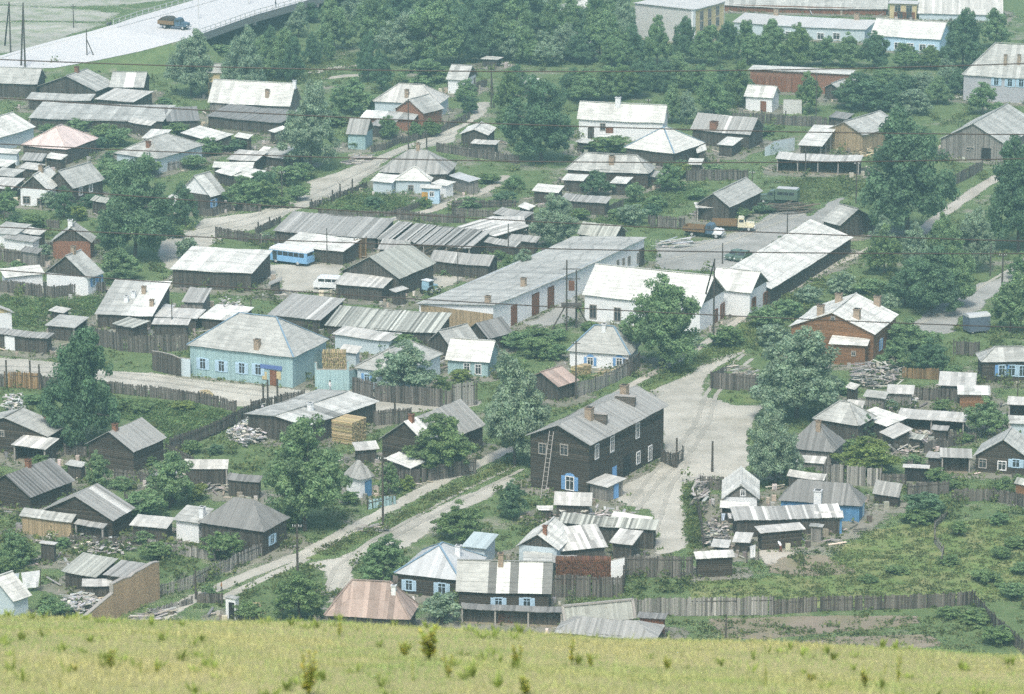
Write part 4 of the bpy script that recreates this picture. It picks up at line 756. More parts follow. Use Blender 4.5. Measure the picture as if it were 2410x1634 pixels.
for lb, t, A, Rr, L, kw in (
 ('white fronted lean-to below the broad white roof of the bluish house', '11', (150,1362), (200,1322), (-60,1342), dict(rm='white', wall='bluewash')), ('pale roofed byre between the pink hip and the white gable', '11', (330,1502), (420,1452), (150,1482), dict(rm='paleroof')), ('slate roofed lean-to beside the patched roof', '11', (120,1562), (260,1502), (-100,1542), dict(rm='slate')),
 ('pale boarded roof next to the bluish hipped house bushes', '11', (2260,1422), (2330,1332), (2000,1402), dict(rm='paleroof')), ('thin white roof below the pale boarded roof', '11', (2230,1482), (2300,1432), (1870,1477), dict(rm='white')), ('white roof half under the street thicket', '11', (2200,1574), (2324,1502), (1940,1522), dict(rm='white')),
 ('white roof scrap before the dark slate-blue long shed', '12', (170,1172), (310,1132), (75,1157), dict(rm='white')), ('little dark hut with a white cap by the thin willow pole', '12', (95,1345), (142,1300), (30,1335), dict(rm='white')), ('grey roofed shed in the shade of the big pale willow', '12', (250,1402), (360,1300), (60,1352), dict(rm='slate')),
 ('small white shed beside the slender street tree', '21', (1560,272), (1620,202), (1470,252), dict(rm='white', wall='whitewash')), ('white roof behind the thicket of the winding street', '21', (2040,52), (2130,2), (1910,12), dict(rm='white')), ('plank roof leaning on the patched pale roof', '22', (2300,682), (2400,642), (2000,642), dict(rm='plankroof')), ('dark plank roof under the scrubby tree of the scrap sheds', '23', (230,642), (330,592), (-40,622), dict(rm='plankroof')),
 ('pale roof at the foot of the huge round willow', '34', (830,442), (900,402), (720,422), dict(rm='paleroof')), ('grey walled hut under the plank heap', '34', (1350,482), (1372,402), (1110,472), dict(rm='paleroof', wall='greyplank')), ('slate roofed box beside the grey walled hut', '34', (1100,522), (1160,462), (900,502), dict(rm='slate', wall='greyplank')), ('long pale eave roof under the dark pyramid roof', '34', (560,1097), (577,1032), (110,1052), dict(rm='paleroof', wall='greyplank')), ('whitish clutter roof behind the dark grey hip', '34', (560,1242), (582,1182), (230,1202), dict(rm='paleroof')),
 ('low plank coop beside the sweeping lean-to', '34', (1640,1052), (1682,1002), (1450,1032), dict(rm='plankroof', h=1.6, h2=1.9)), ('brown hut with mossy lid at the end of the rail fence', '34', (2380,1292), (2420,1242), (2230,1272), dict(rm='mossroof', wall='brown')), ('white porch roof of the little steep house above the washing', '33', (2112,1492), (2125,1442), (1850,1482), dict(rm='white', openf=['L'])), ('pale table-like coop beside the washing line', '43', (2120,292), (2132,202), (1960,282), dict(rm='paleroof', h=1.4, h2=1.6)), ('rough plank hutch at the clutter by the lane', '43', (1930,332), (1942,262), (1770,322), dict(rm='paleroof', h=1.3, h2=1.5)),
 ('flat white slab lying on boards before the blue shuttered gable', '33', (380,1502), (392,1462), (232,1500), dict(rm='white', h=1.2, h2=1.4)), ('tilted white slab beside the striped board lean-to', '33', (606,1492), (622,1466), (450,1516), dict(rm='white', h=1.0, h2=1.2)), ('mossy low roof between the white gable and the mound-like roof', '43', (640,132), (722,62), (380,142), dict(rm='mossroof', h=2.2, h2=2.7)), ('pale lid roof under the grey hip by the willow', '34', (900,602), (962,542), (740,592), dict(rm='paleroof')), ('mossy coop roof among the scattered scrap boards', '34', (1420,882), (1502,842), (1280,872), dict(rm='mossroof', h=1.6, h2=1.9)), ('plank lid roof below the long low woodshed', '34', (1650,802), (1702,762), (1500,792), dict(rm='plankroof', h=1.7, h2=2.0)),
 ('small tin roof behind the flat pale littered roof', '21', (1500,1232), (1560,1192), (1400,1222), dict(rm='tin', h=2.0, h2=2.3)), ('grey lean-to under the narrow plank roofed house', '31', (560,1562), (640,1522), (400,1532), dict(rm='plankroof', h=1.8, h2=2.1)), ('tarred roof hut between the old log hut and the pig shed', '31', (1480,1222), (1550,1182), (1330,1202), dict(rm='darkroof', h=1.8, h2=2.1)), ('brown board coop beside the bluish hut', '34', (2130,700), (2180,650), (1980,690), dict(rm='mossroof', wall='brown', h=1.7, h2=2.0)), ('pale fronted barn roof behind the teal gate woodpile', '32', (900,120), (1000,60), (720,110), dict(rm='paleroof', wall='bluewash')),
 ('dark pig shed attached to the pale roofed open log shed', '31', (2290,1262), (2340,1202), (1990,1232), dict(rm='darkroof')), ('low slate shed between the two log houses with plank roofs', '31', (720,1122), (800,1082), (560,1102), dict(rm='slate', h=1.8, h2=2.1)), ('pale roofed cellar hut behind the garden of the three-chimney house', '21', (560,1262), (640,1222), (420,1242), dict(rm='paleroof', h=1.6, h2=1.9)), ('dark roofed woodshed behind the red brick house', '21', (330,742), (420,702), (150,722), dict(rm='darkroof', wall='greyplank')), ('plank shed behind the cottage with the whitewashed gable', '21', (930,292), (1000,252), (780,272), dict(rm='mossroof')),
 ('grey plank shed under the slope of the pale hipped house', '12', (1180,1122), (1240,1062), (1010,1102), dict(rm='plankroof')), ('white roofed kiosk-like hut in the belt of trees', '13', (210,742), (240,692), (-10,722), dict(rm='white')), ('low dark shed beside the dark spreading tree', '14', (760,1052), (830,1002), (600,1032), dict(rm='darkroof')), ('small slate shed between hips and old grey roofed house', '13', (1560,1300), (1640,1260), (1480,1290), dict(rm='slate', h=1.8, h2=2.0)), ('board roofed cow shed below the old fence of the hipped log house', '23', (1360,72), (1440,22), (1180,52), dict(rm='plankroof', h=1.9, h2=2.3))):
    shed(lb, t, A, Rr, L, **kw)
# ------------------------------------------------------------------ trees and bushes
def leaf_mat(name, c0, c1):
    m = bpy.data.materials.new(name); m.use_nodes = True; nt = m.node_tree; b = nt.nodes['Principled BSDF']
    at = nd(nt, 'ShaderNodeAttribute', attribute_name='Col'); oi = nd(nt, 'ShaderNodeObjectInfo')
    col = mixc(nt, oi.outputs['Random'], c0, c1); col = mixc(nt, 1.0, col, at.outputs['Color'], 'MULTIPLY')
    nt.links.new(col, b.inputs['Base Color']); b.inputs['Roughness'].default_value = .55; b.inputs['Specular IOR Level'].default_value = .3
    tr = nd(nt, 'ShaderNodeBsdfTranslucent'); nt.links.new(col, tr.inputs[0]); mx = nd(nt, 'ShaderNodeMixShader'); mx.inputs[0].default_value = .42
    nt.links.new(b.outputs[0], mx.inputs[1]); nt.links.new(tr.outputs[0], mx.inputs[2]); nt.links.new(mx.outputs[0], nt.nodes['Material Output'].inputs[0])
    MATS[name] = m
leaf_mat('leaf_dark', (.115, .210, .108), (.14, .23, .12)); leaf_mat('leaf_mid', (.19, .305, .135), (.215, .32, .15))
leaf_mat('leaf_grey', (.26, .36, .235), (.28, .375, .245)); leaf_mat('leaf_yellow', (.21, .29, .08), (.24, .30, .09)); leaf_mat('leaf_fresh', (.17, .265, .10), (.19, .28, .11))
leaf_mat('leaf_weed', (.175, .235, .085), (.20, .25, .10))
def crown_proto(seed, nc, nl, leaf, z0, bush=False):
    rr = random.Random(seed); mb = MB(); cl = []
    lean = (rr.uniform(-.05, .05), rr.uniform(-.05, .05)); lobes = []
    if bush:
        for i in range(6): a = i * 1.05 + rr.uniform(-.4, .4); r = rr.uniform(.08, .27); q = rr.uniform(.17, .26); lobes.append((Vector((math.cos(a) * r, math.sin(a) * r, rr.uniform(.22, .62))), q, q * rr.uniform(1.0, 1.4)))
        lobes.append((Vector((0, 0, .58)), .25, .36))
    else:
        n1 = rr.choice((5, 6)); a0 = rr.uniform(0, 6)
        for i in range(n1): a = a0 + i * 6.28 / n1 + rr.uniform(-.35, .35); r = rr.uniform(.20, .31); q = rr.uniform(.16, .225); lobes.append((Vector((math.cos(a) * r, math.sin(a) * r, z0 + rr.uniform(.17, .36))), q, q * rr.uniform(.85, 1.1)))
        for i in range(4): a = a0 + .5 + i * 1.57 + rr.uniform(-.4, .4); r = rr.uniform(.11, .21); q = rr.uniform(.16, .22); lobes.append((Vector((math.cos(a) * r, math.sin(a) * r, z0 + rr.uniform(.42, .60))), q, q * rr.uniform(.9, 1.1)))
        for i in range(2): a = rr.uniform(0, 6.28); q = rr.uniform(.13, .18); lobes.append((Vector((math.cos(a) * .06, math.sin(a) * .06, 1 - q * 1.05 - .10 * i)), q, q * 1.05))
    wts = [l[1] ** 2 for l in lobes]
    for i in range(nc):
        lc, lr, lz = rr.choices(lobes, wts)[0]; d = Vector((rr.gauss(0, 1), rr.gauss(0, 1), rr.gauss(.25, 1))).normalized(); k = rr.uniform(.55, 1.0)
        p = lc + Vector((d.x * lr * k, d.y * lr * k, d.z * lz * k)); cr = rr.uniform(.045, .085) * (1.35 if bush else 1); p.z = max(cr * .6, min(p.z, 1 - cr * .5)); p.x += lean[0] * p.z; p.y += lean[1] * p.z
        cl.append((p, cr, rr.uniform(.72, 1.3)))
    for c, cr, tone in cl:
        for j in range(nl):
            d = Vector((rr.gauss(0, 1), rr.gauss(0, 1), rr.gauss(0, 1))).normalized(); k = cr * (rr.random() ** .4) * (1.25 if rr.random() < .12 else 1)
            p = c + Vector((d.x * k, d.y * k, d.z * k * .8))
            n = (d + Vector((rr.gauss(0, .6), rr.gauss(0, .6), rr.gauss(.4, .6)))).normalized(); u = n.orthogonal().normalized()
            u.rotate(Matrix.Rotation(rr.uniform(0, 6.28), 3, n)); v = n.cross(u); s = leaf * rr.uniform(.6, 1.25); t_ = s * rr.uniform(.55, .9)
            q = tone * rr.uniform(.82, 1.18)
            mb.add([p - u*s, p - v*t_*.8 + u*s*.1, p + u*s, p + v*t_*.8 + u*s*.1], [(0, 1, 2, 3)], (q * rr.uniform(.92, 1.08), q, q * rr.uniform(.88, 1.1)))
    tb = MB()
    if not bush:
        top = .72; pts = [Vector((lean[0] * t_ + rr.uniform(-.012, .012), lean[1] * t_ + rr.uniform(-.012, .012), top * t_ - .02)) for t_ in (0, .25, .5, .75, 1)]
        for i in range(4): tb.bar(pts[i], pts[i + 1], .024 * (1 - .2 * i), n=7, r2=.024 * (1 - .2 * (i + 1)), cap=False)
        for c, cr, _ in rr.sample(cl, min(len(cl), 16)):
            b0 = pts[rr.choice((1, 2, 2, 3))]; b0 = b0.lerp(pts[2], rr.random()); md = b0.lerp(c, .5) + Vector((0, 0, -.02)); tb.bar(b0, md, .010, n=5, r2=.007, cap=False); tb.bar(md, c, .007, n=5, r2=.003, cap=False)
    else:
        for c, cr, _ in rr.sample(cl, min(len(cl), 9)): tb.bar((c.x * .15, c.y * .15, -.03), c, .014, n=5, r2=.005, cap=False)
    return mb.mesh('crown', MATS['leaf_mid']), tb.mesh('trunk', MATS['bark'])
BIG = [crown_proto(100 + i, 240, 140, .0160, .07) for i in range(6)]
MIDT = [crown_proto(200 + i, 150, 86, .0215, .07) for i in range(6)]
BUSH = [crown_proto(300 + i, 80, 46, .037, .0, True) for i in range(6)]
TGRP = 'trees among the houses'; NT = [0]
LEAF = {'d': 'leaf_dark', 'm': 'leaf_mid', 'g': 'leaf_grey', 'y': 'leaf_yellow', 'f': 'leaf_fresh'}
TREES = []
def tree(label, t, base, top, wid, kind='m', size=None, name=None, cat=None, group=None, grow=1.0):
    """base reading on the ground, top row and crown width in readings of sector t"""
    g0 = G(t, base); h = z_at(g0, px(t, (0, top))[1]); m = mpp(g0); w_ = wid * (K if t != 'S' else 1) * m
    h = max(h, .5) * grow; w_ *= 1 - (grow - 1) * .3; size = size or ('B' if h > 9 else 'M' if h > 4.2 else 'S'); pr = {'B': BIG, 'M': MIDT, 'S': BUSH}[size]; NT[0] += 1
    rr = random.Random(NT[0] * 17 + 5); cm, tm = pr[rr.randrange(len(pr))]
    bush = size == 'S'
    root = empty(name or ('bush' if bush else 'tree'), g0, rr.uniform(0, 6.28), label, cat or ('bush' if bush else 'tree'), group or ('bushes in the yards' if bush else TGRP))
    root.scale = (w_ * 1.2, w_ * 1.2 * rr.uniform(.9, 1.1), h * 1.02); TREES.append((g0.xy, w_ / 2))
    c = link('crown', cm, root); c.material_slots[0].link = 'OBJECT'; c.material_slots[0].material = MATS[LEAF[kind]]
    link('trunk' if not bush else 'stem', tm, root); return root
T = tree
# single trees that stand out
T('large round tree at the foot of the embankment by the bridge', '11', (1690,850), 270, 430, 'g'); T('slim leaning tree before the white roofed long house', '11', (2150,900), 240, 420, 'g')
T('big pale willow rising in front of the long dark shed', '12', (480,1500), 735, 560, 'g'); T('big dark tree with white roofs gleaming behind its trunk', '13', (270,1440), 670, 640, 'd')
T('massive dark poplar beside the straight grassy lane', '24', (1290,600), -530, 820, 'd'); T('dark poplar beyond the grassy lane', '24', (2270,720), -280, 560, 'd')
T('big dark poplar at the foot of the winding street', '21', (1200,800), -110, 700, 'd'); T('slender tree in the street beside the big poplar', '21', (1640,500), 110, 250, 'd')
T('round bushy tree against the white workshop', '23', (1340,1745), 945, 680, 'm'); T('tall ragged poplar by the street with the board fence', '31', (720,960), -95, 600, 'd')
T('round pale willow on the street before the hidden house', '32', (1300,490), 25, 610, 'g'); T('broad twin-crowned poplar in front of the patchy white roof', '32', (440,1680), 640, 820, 'm', size='B')
T('dense green tree hiding the dark gabled house wall', '32', (1680,1190), 650, 600, 'f'); T('tall grey-green poplar beside the two storey log house', '32', (2300,1110), 115, 640, 'g')
T('huge round willow beside the orange brown house', '34', (320,690), -110, 830, 'g'); T('pale willow between the square and the dark pyramid roof', '34', (130,1290), 560, 470, 'g')
T('tall dark tree in front of the pale blue long building', '14', (1780,620), 75, 380, 'd'); T('open crowned tree beyond the blue house block', '14', (2080,430), 70, 310, 'm')
T('round dark bush-tree by the bluish hipped house', '14', (1960,1010), 725, 280, 'm'); T('dark spreading tree behind the garage fence', '14', (900,970), 655, 480, 'd')
T('pale green tree in front of the garage doors', '14', (430,1000), 640, 250, 'f'); T('grey willow beside the massive poplar crown', '14', (1330,1010), 770, 360, 'g')
T('tall round tree behind the pale hipped house', '12', (1480,730), 510, 480, 'm'); T('dark round tree beside the pale hipped house', '12', (850,1000), 695, 410, 'm')
T('narrow pointed tree on the green bank', '12', (1000,720), 290, 250, 'd'); T('dark tree below the narrow pointed tree', '12', (1110,800), 480, 250, 'd')
T('loose scrubby tree among the scrap sheds', '23', (400,690), 205, 400, 'g'); T('scrubby tree behind the old log hut', '31', (1500,1480), 990, 420, 'm')
T('dense dark tree on the corner of the brown log house yard', '34', (1180,260), -30, 300, 'm'); T('dark tree between the orange brown house and the brown log house', '34', (1470,270), -10, 360, 'd')
T('dark fruit tree before the long low woodshed', '34', (1990,850), 505, 400, 'm'); T('thin tree rising through the grey hip roofs', '34', (860,870), 600, 330, 'd')
T('grey bushy tree behind the silvery hipped house', '42', (1120,630), 225, 480, 'm'); T('thick green bush-tree at the roadside pole', '42', (400,965), 530, 560, 'f')
T('airy grey shrub growing in front of the rusty pink roof', '42', (1090,985), 680, 470, 'g'); T('grey shrub beside the rusty pink roof corner', '42', (1640,995), 720, 370, 'g')
T('bright round bush on the road bend', '42', (1790,260), -85, 420, 'f'); T('dark bush at the foot of the log house gable', '33', (40,1570), 1240, 300, 'd')
T('low grey shrub before the long slope of the rusty pink roof', '42', (850,975), 790, 300, 'g'); T('small grey shrub at the front corner of the rusty pink roof', '42', (1330,1010), 820, 260, 'g')
T('rounded bush beside the dark hipped house', '41', (1950,440), 165, 370, 'f'); T('yellow-green bush over the grey plank fence', '34', (950,1190), 875, 580, 'y')
T('dark green bush at the corner of the weed field', '34', (1440,1570), 1340, 420, 'd'); T('yellow-green sapling by the white gabled cottage', '21', (700,450), 305, 170, 'y')
T('round bush beside the blue shuttered side wall', '21', (1080,980), 685, 430, 'm'); T('small airy shrub in the street below the slender tree', '21', (1640,790), 585, 210, 'g')
# groves and rows: look-alikes
def row(label, group, t, lst, kinds='m'):
    for i, (u, v, top, w_) in enumerate(lst): T(label, t, (u, v), top, w_, kinds[i % len(kinds)], group=group, grow=(1.12, 1.3, 1.2, 1.4)[i % 4] if 'tree' in label and t in ('12', '13', '14') else 1.0, size='B' if 'tree' in label and t in ('12', '13', '14') else None)
row('leafy tree in the dense grove between the bridge and the white roofed grove house', 'grove trees beyond the bridge', '12', [(700,450,40,360),(480,200,60,260),(900,250,-60,400),(1050,420,-10,420),(1300,560,140,520),(1600,580,150,560),(1300,200,-100,420),(1620,260,-100,460),(1950,420,-80,480),(2080,520,60,520),(2260,520,-50,440),(1800,560,260,360),(380,330,60,240)], 'mdgmgmdmdd')
row('tree on the green bank below the bridge piers', 'trees on the bank below the bridge', '12', [(250,700,300,320),(120,660,330,260),(520,570,330,190),(660,540,380,130),(50,710,370,240),(330,720,420,240)], 'mddm')
row('tree in the belt between the grove house and the long white building', 'belt of trees behind the long white building', '13', [(150,380,-50,420),(380,400,40,280),(330,580,320,360),(800,540,70,460),(1000,400,-10,260),(1100,570,300,260),(1300,570,215,260),(1530,560,265,280),(620,560,300,280),(900,600,380,300)], 'dmgmgdmd')
row('tree in the hedge before the pale blue long building', 'hedge trees along the pale blue building', '13', [(1740,570,265,300),(1910,520,265,260),(2100,570,235,330),(2290,560,280,270)], 'mdm')
row('tree in the hedge before the pale blue long building', 'hedge trees along the pale blue building', '14', [(110,590,285,340),(330,600,300,300),(550,580,365,300),(760,590,380,280),(1000,610,315,300),(1290,610,430,330),(1500,610,440,280)], 'mfmmd')
row('rounded tree close behind the roof of the long white building', 'trees close behind the long white building', '13', [(680,900,650,380),(980,880,640,350),(1240,800,560,280),(1500,770,555,300),(1430,1090,780,240),(1560,1100,870,210),(1800,1020,715,380),(2010,940,640,300),(2110,890,720,210)], 'mfdmmg')
row('young tree in the roadside belt below the massive poplar', 'roadside belt of young trees', '24', [(1075,720,405,220),(1090,920,480,340),(1340,820,465,260),(1600,960,385,330),(1900,900,335,340),(1500,1260,700,560),(1270,1200,800,340),(1720,1210,790,330),(1400,1000,560,300),(1750,1000,600,300)], 'gfgmgddmgm')
row('leafy tree on the far roadside opposite the dark kiosk', 'trees opposite the kiosk', '24', [(2200,1430,910,430),(2300,960,720,220),(2380,1300,900,300)], 'mmf')
row('bushy tree on the verge between workshop and orange brown house', 'bushes on the workshop verge', '24', [(700,1090,865,280),(960,1090,945,330),(420,1180,1010,260),(230,1310,1130,330),(40,1400,1200,330),(1130,1280,1080,200)], 'gmgmm')
row('bushy tree below the brown house eaves', 'bushes by the orange brown house', '24', [(1260,1590,1310,380),(1500,1600,1400,300),(100,1560,1330,300),(330,1570,1350,320)], 'mmgg')
row('bush in the gardens under the very long grey shed', 'garden bushes under the long grey shed', '11', [(700,1160,1040,240),(900,1230,1080,280),(1050,1290,1130,280),(850,1320,1190,260),(560,1190,1090,200),(1550,1200,1070,240),(1850,1370,1200,230),(2050,1330,1220,260),(1010,1560,1390,320),(1220,1550,1400,330),(1720,1490,1360,250),(1000,1430,1330,230),(430,1180,1090,180)], 'mfmd')
row('small bush on the highway embankment', 'bushes on the embankment', '11', [(1000,600,530,170),(1180,610,540,160),(1330,590,500,200),(1950,480,380,260),(1250,900,830,150),(1450,910,850,180)], 'mfm')
row('bush in the thicket along the winding street', 'street thicket bushes', '22', [(80,170,-10,280),(280,140,-60,300),(150,290,110,260),(380,270,130,240),(20,330,180,220),(420,90,-90,240),(260,330,220,180)], 'dmfm')
row('bush in the overgrown plot of the white gabled cottage', 'bushes by the white gabled cottage', '21', [(560,430,150,260),(60,420,150,220),(280,520,370,300),(400,790,640,150),(130,520,360,200),(2160,340,60,380),(2300,330,80,300),(450,330,170,180)], 'dmfg')
row('bush in the yards around the white roofed sheds', 'bushes among the sheds', '23', [(100,960,690,240),(290,880,690,280),(780,230,5,290),(1100,290,85,210),(1090,480,275,270),(1420,190,-70,280),(1250,420,290,200),(930,440,330,160)], 'gmdm')
row('bush among the hipped roofs below the long white building', 'bushes among the hipped roofs', '13', [(880,1340,1185,450),(1270,1420,1235,300),(1490,1570,1420,250),(740,1590,1475,190),(2250,1200,1090,200)], 'ffyfm')
row('weedy bush in the yards beneath the ribbed plank roofs', 'bushes beneath the ribbed roofs', '31', [(880,1300,975,250),(1250,1590,1310,430),(1740,1420,1265,220),(1300,1100,980,180),(640,1500,1400,200),(300,560,470,260),(1620,620,540,230),(1250,640,560,260)], 'mmyf')
row('low bush in the yards around the adobe wall', 'bushes around the adobe wall', '41', [(1390,440,275,320),(480,940,770,350),(150,500,170,320),(60,560,400,220),(250,480,300,200),(1270,300,180,180),(1850,760,640,160),(2200,990,800,300),(420,860,740,200),(560,330,230,160)], 'fmmf')
row('shrub on the weedy slope by the long grey fence', 'shrubs on the weedy slope', '44', [(1400,110,-30,420),(1750,230,100,200),(2100,130,20,220),(2250,330,230,260),(1650,480,380,220),(2000,640,520,300),(2250,780,640,300),(1900,980,850,380),(2100,1180,1030,340),(1650,950,850,240),(2300,560,450,240),(1200,560,480,200),(950,640,570,170),(2120,420,320,220)], 'ffmf')
row('garden shrub beside the grey plank fence', 'shrubs by the grey plank fence', '34', [(2130,1330,1190,260),(1570,1260,1120,290),(560,720,620,200),(2300,1300,1180,160),(1800,900,820,170)], 'ffm')
row('shrub in the yard behind the patchy board roof', 'shrubs behind the pale blue house', '22', [(1300,1620,1440,360),(130,640,535,220),(1700,920,850,160),(2150,790,700,150),(2280,900,740,200),(1990,1090,1000,170)], 'fgmf')
row('shrub at the front of the street willow house', 'shrubs by the teal house', '32', [(1820,350,250,220),(1640,400,310,160),(2260,330,130,300),(1180,1360,1060,200),(1330,1320,1180,200),(830,1450,1330,200),(300,1660,1450,240)], 'yffm')
row('roadside tree behind the white cottage with blue shutters', 'bushes behind the white cottage', '33', [(250,160,-60,330),(60,90,-80,300),(420,180,20,200),(1560,60,-80,260),(1900,60,-150,300)], 'fmmg')
row('bush in the cottage gardens between the winding street and the truck yard', 'bushes between street and truck yard', '22', [(1500,330,230,160),(1900,330,230,240),(2200,300,180,240),(2050,120,20,220),(2280,160,40,260),(1050,330,220,200),(820,390,300,180)], 'fmd')
row('bush among the hipped houses and the truck yard', 'bushes by the truck yard', '23', [(620,60,-60,220),(900,60,-90,260),(1480,60,-90,240),(1650,260,150,200),(2050,420,320,220),(2250,380,280,220),(1300,330,220,220),(620,440,330,200),(500,560,440,220),(1800,60,-60,220)], 'mfd')
row('bush in the yards behind the workshop transformer', 'bushes by the transformer', '23', [(250,1470,1360,240),(420,1500,1400,200),(700,1420,1330,200),(120,1560,1440,240),(820,1500,1390,200)], 'fm')
row('tree in the dark second belt above the long white building', 'second belt of trees', '13', [(560,860,630,300),(840,890,650,320),(1110,860,600,300),(1350,820,610,260),(1650,820,590,300),(1860,870,650,260)], 'dmd')
row('tree filling the grove around the white roofed grove house', 'trees around the grove house', '13', [(250,260,-60,380),(560,340,60,300),(720,360,20,300),(500,540,300,260),(1000,580,330,260),(180,570,330,320),(40,540,250,320),(950,240,-40,240)], 'gmdgmm')
row('bushy tree between the brick garages and the hipped grey house', 'trees behind the half built house', '14', [(1100,780,610,320),(1260,840,690,280),(1450,840,670,280),(1560,920,750,280),(1150,980,750,320),(750,950,740,220),(1750,830,650,240),(1650,740,580,240)], 'mdgmd')
row('roadside shrub near the pale hipped house of the winding street corner', 'shrubs by the winding street corner', '12', [(1860,890,720,220),(2240,1010,700,320),(2300,820,620,280),(1180,1230,1080,200),(1420,1220,1090,170),(1560,1200,1080,210),(1900,1000,870,170),(2210,1130,1000,200),(700,1120,990,220),(880,1300,1190,200),(1050,1000,900,160)], 'mfdm')
row('leafy bush in the crowded yards beside the winding street', 'bushes beside the winding street', '21', [(1000,120,-60,300),(1300,60,-120,300),(820,330,200,240),(1450,430,280,240),(950,520,380,220),(1560,600,470,180),(1930,300,150,200),(150,900,800,160),(1250,1110,1000,160)], 'mfdm')
row('bush by the yards of the big green garden', 'bushes by the green garden', '31', [(1700,1000,880,220),(1500,1100,1010,180),(1900,1010,920,180),(350,1120,1010,180),(640,1180,1080,200),(1080,1320,1200,200),(1420,1290,1150,220),(560,1480,1380,220),(1100,620,520,220)], 'fmdf')
row('leafy bush by the grey hips and scrap lumber', 'bushes by the scrap lumber', '34', [(700,480,330,240),(780,980,860,200),(1150,620,520,160),(1600,620,520,200),(1700,330,220,200),(420,1240,1120,220),(1050,1180,1050,200),(1680,1330,1230,200),(1350,1100,1000,180)], 'mfgf')
def relabel():
    by = {}
    for o in bpy.data.objects:
        if o.parent is None and o.get('category') in ('tree', 'bush'): by.setdefault(o['label'], []).append(o)
    hc = [(k if 'label' not in h['root'] else h['root']['label'], h['org'].xy + Vector((math.cos(h['ang']) * h['W']/2 - math.sin(h['ang']) * h['D']/2, math.sin(h['ang']) * h['W']/2 + math.cos(h['ang']) * h['D']/2)), max(h['W'], h['D'])/2) for k, h in HOUSES.items()]
    used = set()
    for lb, os_ in by.items():
        if len(os_) < 2: continue
        os_.sort(key=lambda o: -o.scale[2])
        for o in os_:
            nr = sorted((( (o.location.xy - c).length - r, l) for l, c, r in hc))
            for d, l in nr[:3]:
                w_ = l.split()
                if d > 9 or (o['category'], l) in used: continue
                used.add((o['category'], l)); w_ = w_[:13]
                while w_[-1] in ('and', 'with', 'the', 'a', 'of', 'by', 'in', 'on', 'its', 'before', 'behind', 'below', 'beside', 'over', 'above', 'to', 'at'): w_.pop()
                o['label'] = o['category'] + ' beside the ' + ' '.join(w_); break
    for lb, os_ in by.items():
        if len([o for o in os_ if o['label'] == lb]) < 3: continue
        os_.sort(key=lambda o: -o.scale[2])
        for o, w_ in ((os_[0], 'tallest '), (os_[-1], 'shortest ')):
            if o['label'] == lb: o['label'] = w_ + lb
        os_.sort(key=lambda o: -o.scale[0])
        if os_[0]['label'] == lb: os_[0]['label'] = 'widest ' + lb
relabel()
# ------------------------------------------------------------------ fences
fence('dark board fence along the street below the pale blue house', '31', [(360,420),(1080,480),(1750,560),(2080,640)], 1.6)
fence('diagonal dark fence between the green garden and the scrap heap', '31', [(2324,640),(2120,735),(1900,840),(1500,1000)], 1.9)
fence('yellowish board fence with three tall posts on the street corner', '31', [(40,420),(360,440)], 2.2, m='fencebrown', tall=[(60,425,4.0), (270,430,4.0), (350,438,3.6)])
fence('dark street fence beside the yellowish boards', '31', [(-200,400),(40,420)], 1.8)
fence('grey board fence in front of the steep dark gable house', '21', [(-100,1060),(350,1120),(480,1130),(780,1090),(930,1090)], 1.9)
fence('rough dark paling under the whitish lane shed', '21', [(-50,800),(200,830),(420,860)], 2.0)
fence('tall dark board fence below the small moss-roof lean-to', '21', [(820,1540),(1060,1600),(1330,1620),(1660,1590)], 2.6)
fence('post and board fence by the street at the end of the weathered long roof', '22', [(10,570),(130,520),(230,470)], 1.2, tall=[(30,565,2.0), (130,520,2.0)])
fence('low street fence with square posts before the cottage garden', '22', [(490,345),(600,310),(690,275),(755,240),(865,205),(990,160)], 1.1, tall=[(500,340,1.6), (685,280,2.0), (752,245,2.4), (860,210,2.6)])
fence('low dark fence at the bottom of the cottage garden', '22', [(560,400),(900,420),(1230,410),(1460,330)], 1.0)
fence('boxed dark fence round the plot beside the cottage lane', '22', [(2300,330),(1740,340),(1740,410),(2120,420)], 1.3)
fence('tan board gate panel between the white shed and the ruined long shed', '22', [(880,790),(985,775)], 3.4, m='fencebrown')
fence('dark yard fence running beside the white bus shed', '22', [(-350,590),(0,650),(220,690)], 1.6)
fence('fence along the far side of the winding street', '12', [(1600,1340),(2000,1400),(2324,1450)], 1.6, tall=[(1515,1330,3.2)])
fence('long dark fence on the near side of the garage road', '14', [(-250,1080),(300,1110),(760,1140)], 1.9, tall=[(220,1100,2.6), (10,1090,2.6)])
fence('grey picket fence in front of the white cottage with blue shutters', '33', [(580,510),(760,455),(950,370),(1060,300)], 2.1, m='fencegrey', w_=.22, gap=.05)
fence('brown end panel of the picket fence by the willow path', '33', [(1000,310),(1070,320),(1150,240)], 2.2)
fence('boarded pen with dark sides beside the square', '33', [(1900,370),(1772,430),(2170,462),(2300,390)], 2.3)
fence('short fence behind the two storey log house', '33', [(1330,1075),(1450,1130),(1530,1065)], 1.9, tall=[(1470,1130,4.0)])
fence('tall dark fence joining the lane sheds to the striped log shed', '43', [(1020,590),(1300,598),(1610,600)], 2.5)
fence('long grey fence above the potato plots', '43', [(1080,930),(1560,940),(2000,935),(2324,930)], 2.1, m='fencegrey')
fence('sagging dark fence along the weed field', '44', [(110,925),(600,895),(1350,875),(1870,840)], 1.7)
fence('crooked fence falling towards the grass brow', '44', [(1880,840),(2050,1030),(2230,1200),(2330,1290)], 1.6)
fence('pale wattle fence winding down the weedy slope', '44', [(1640,70),(1530,170),(1530,300),(1605,390),(1590,490)], 1.0, m='fencegrey', w_=.12, gap=.1)
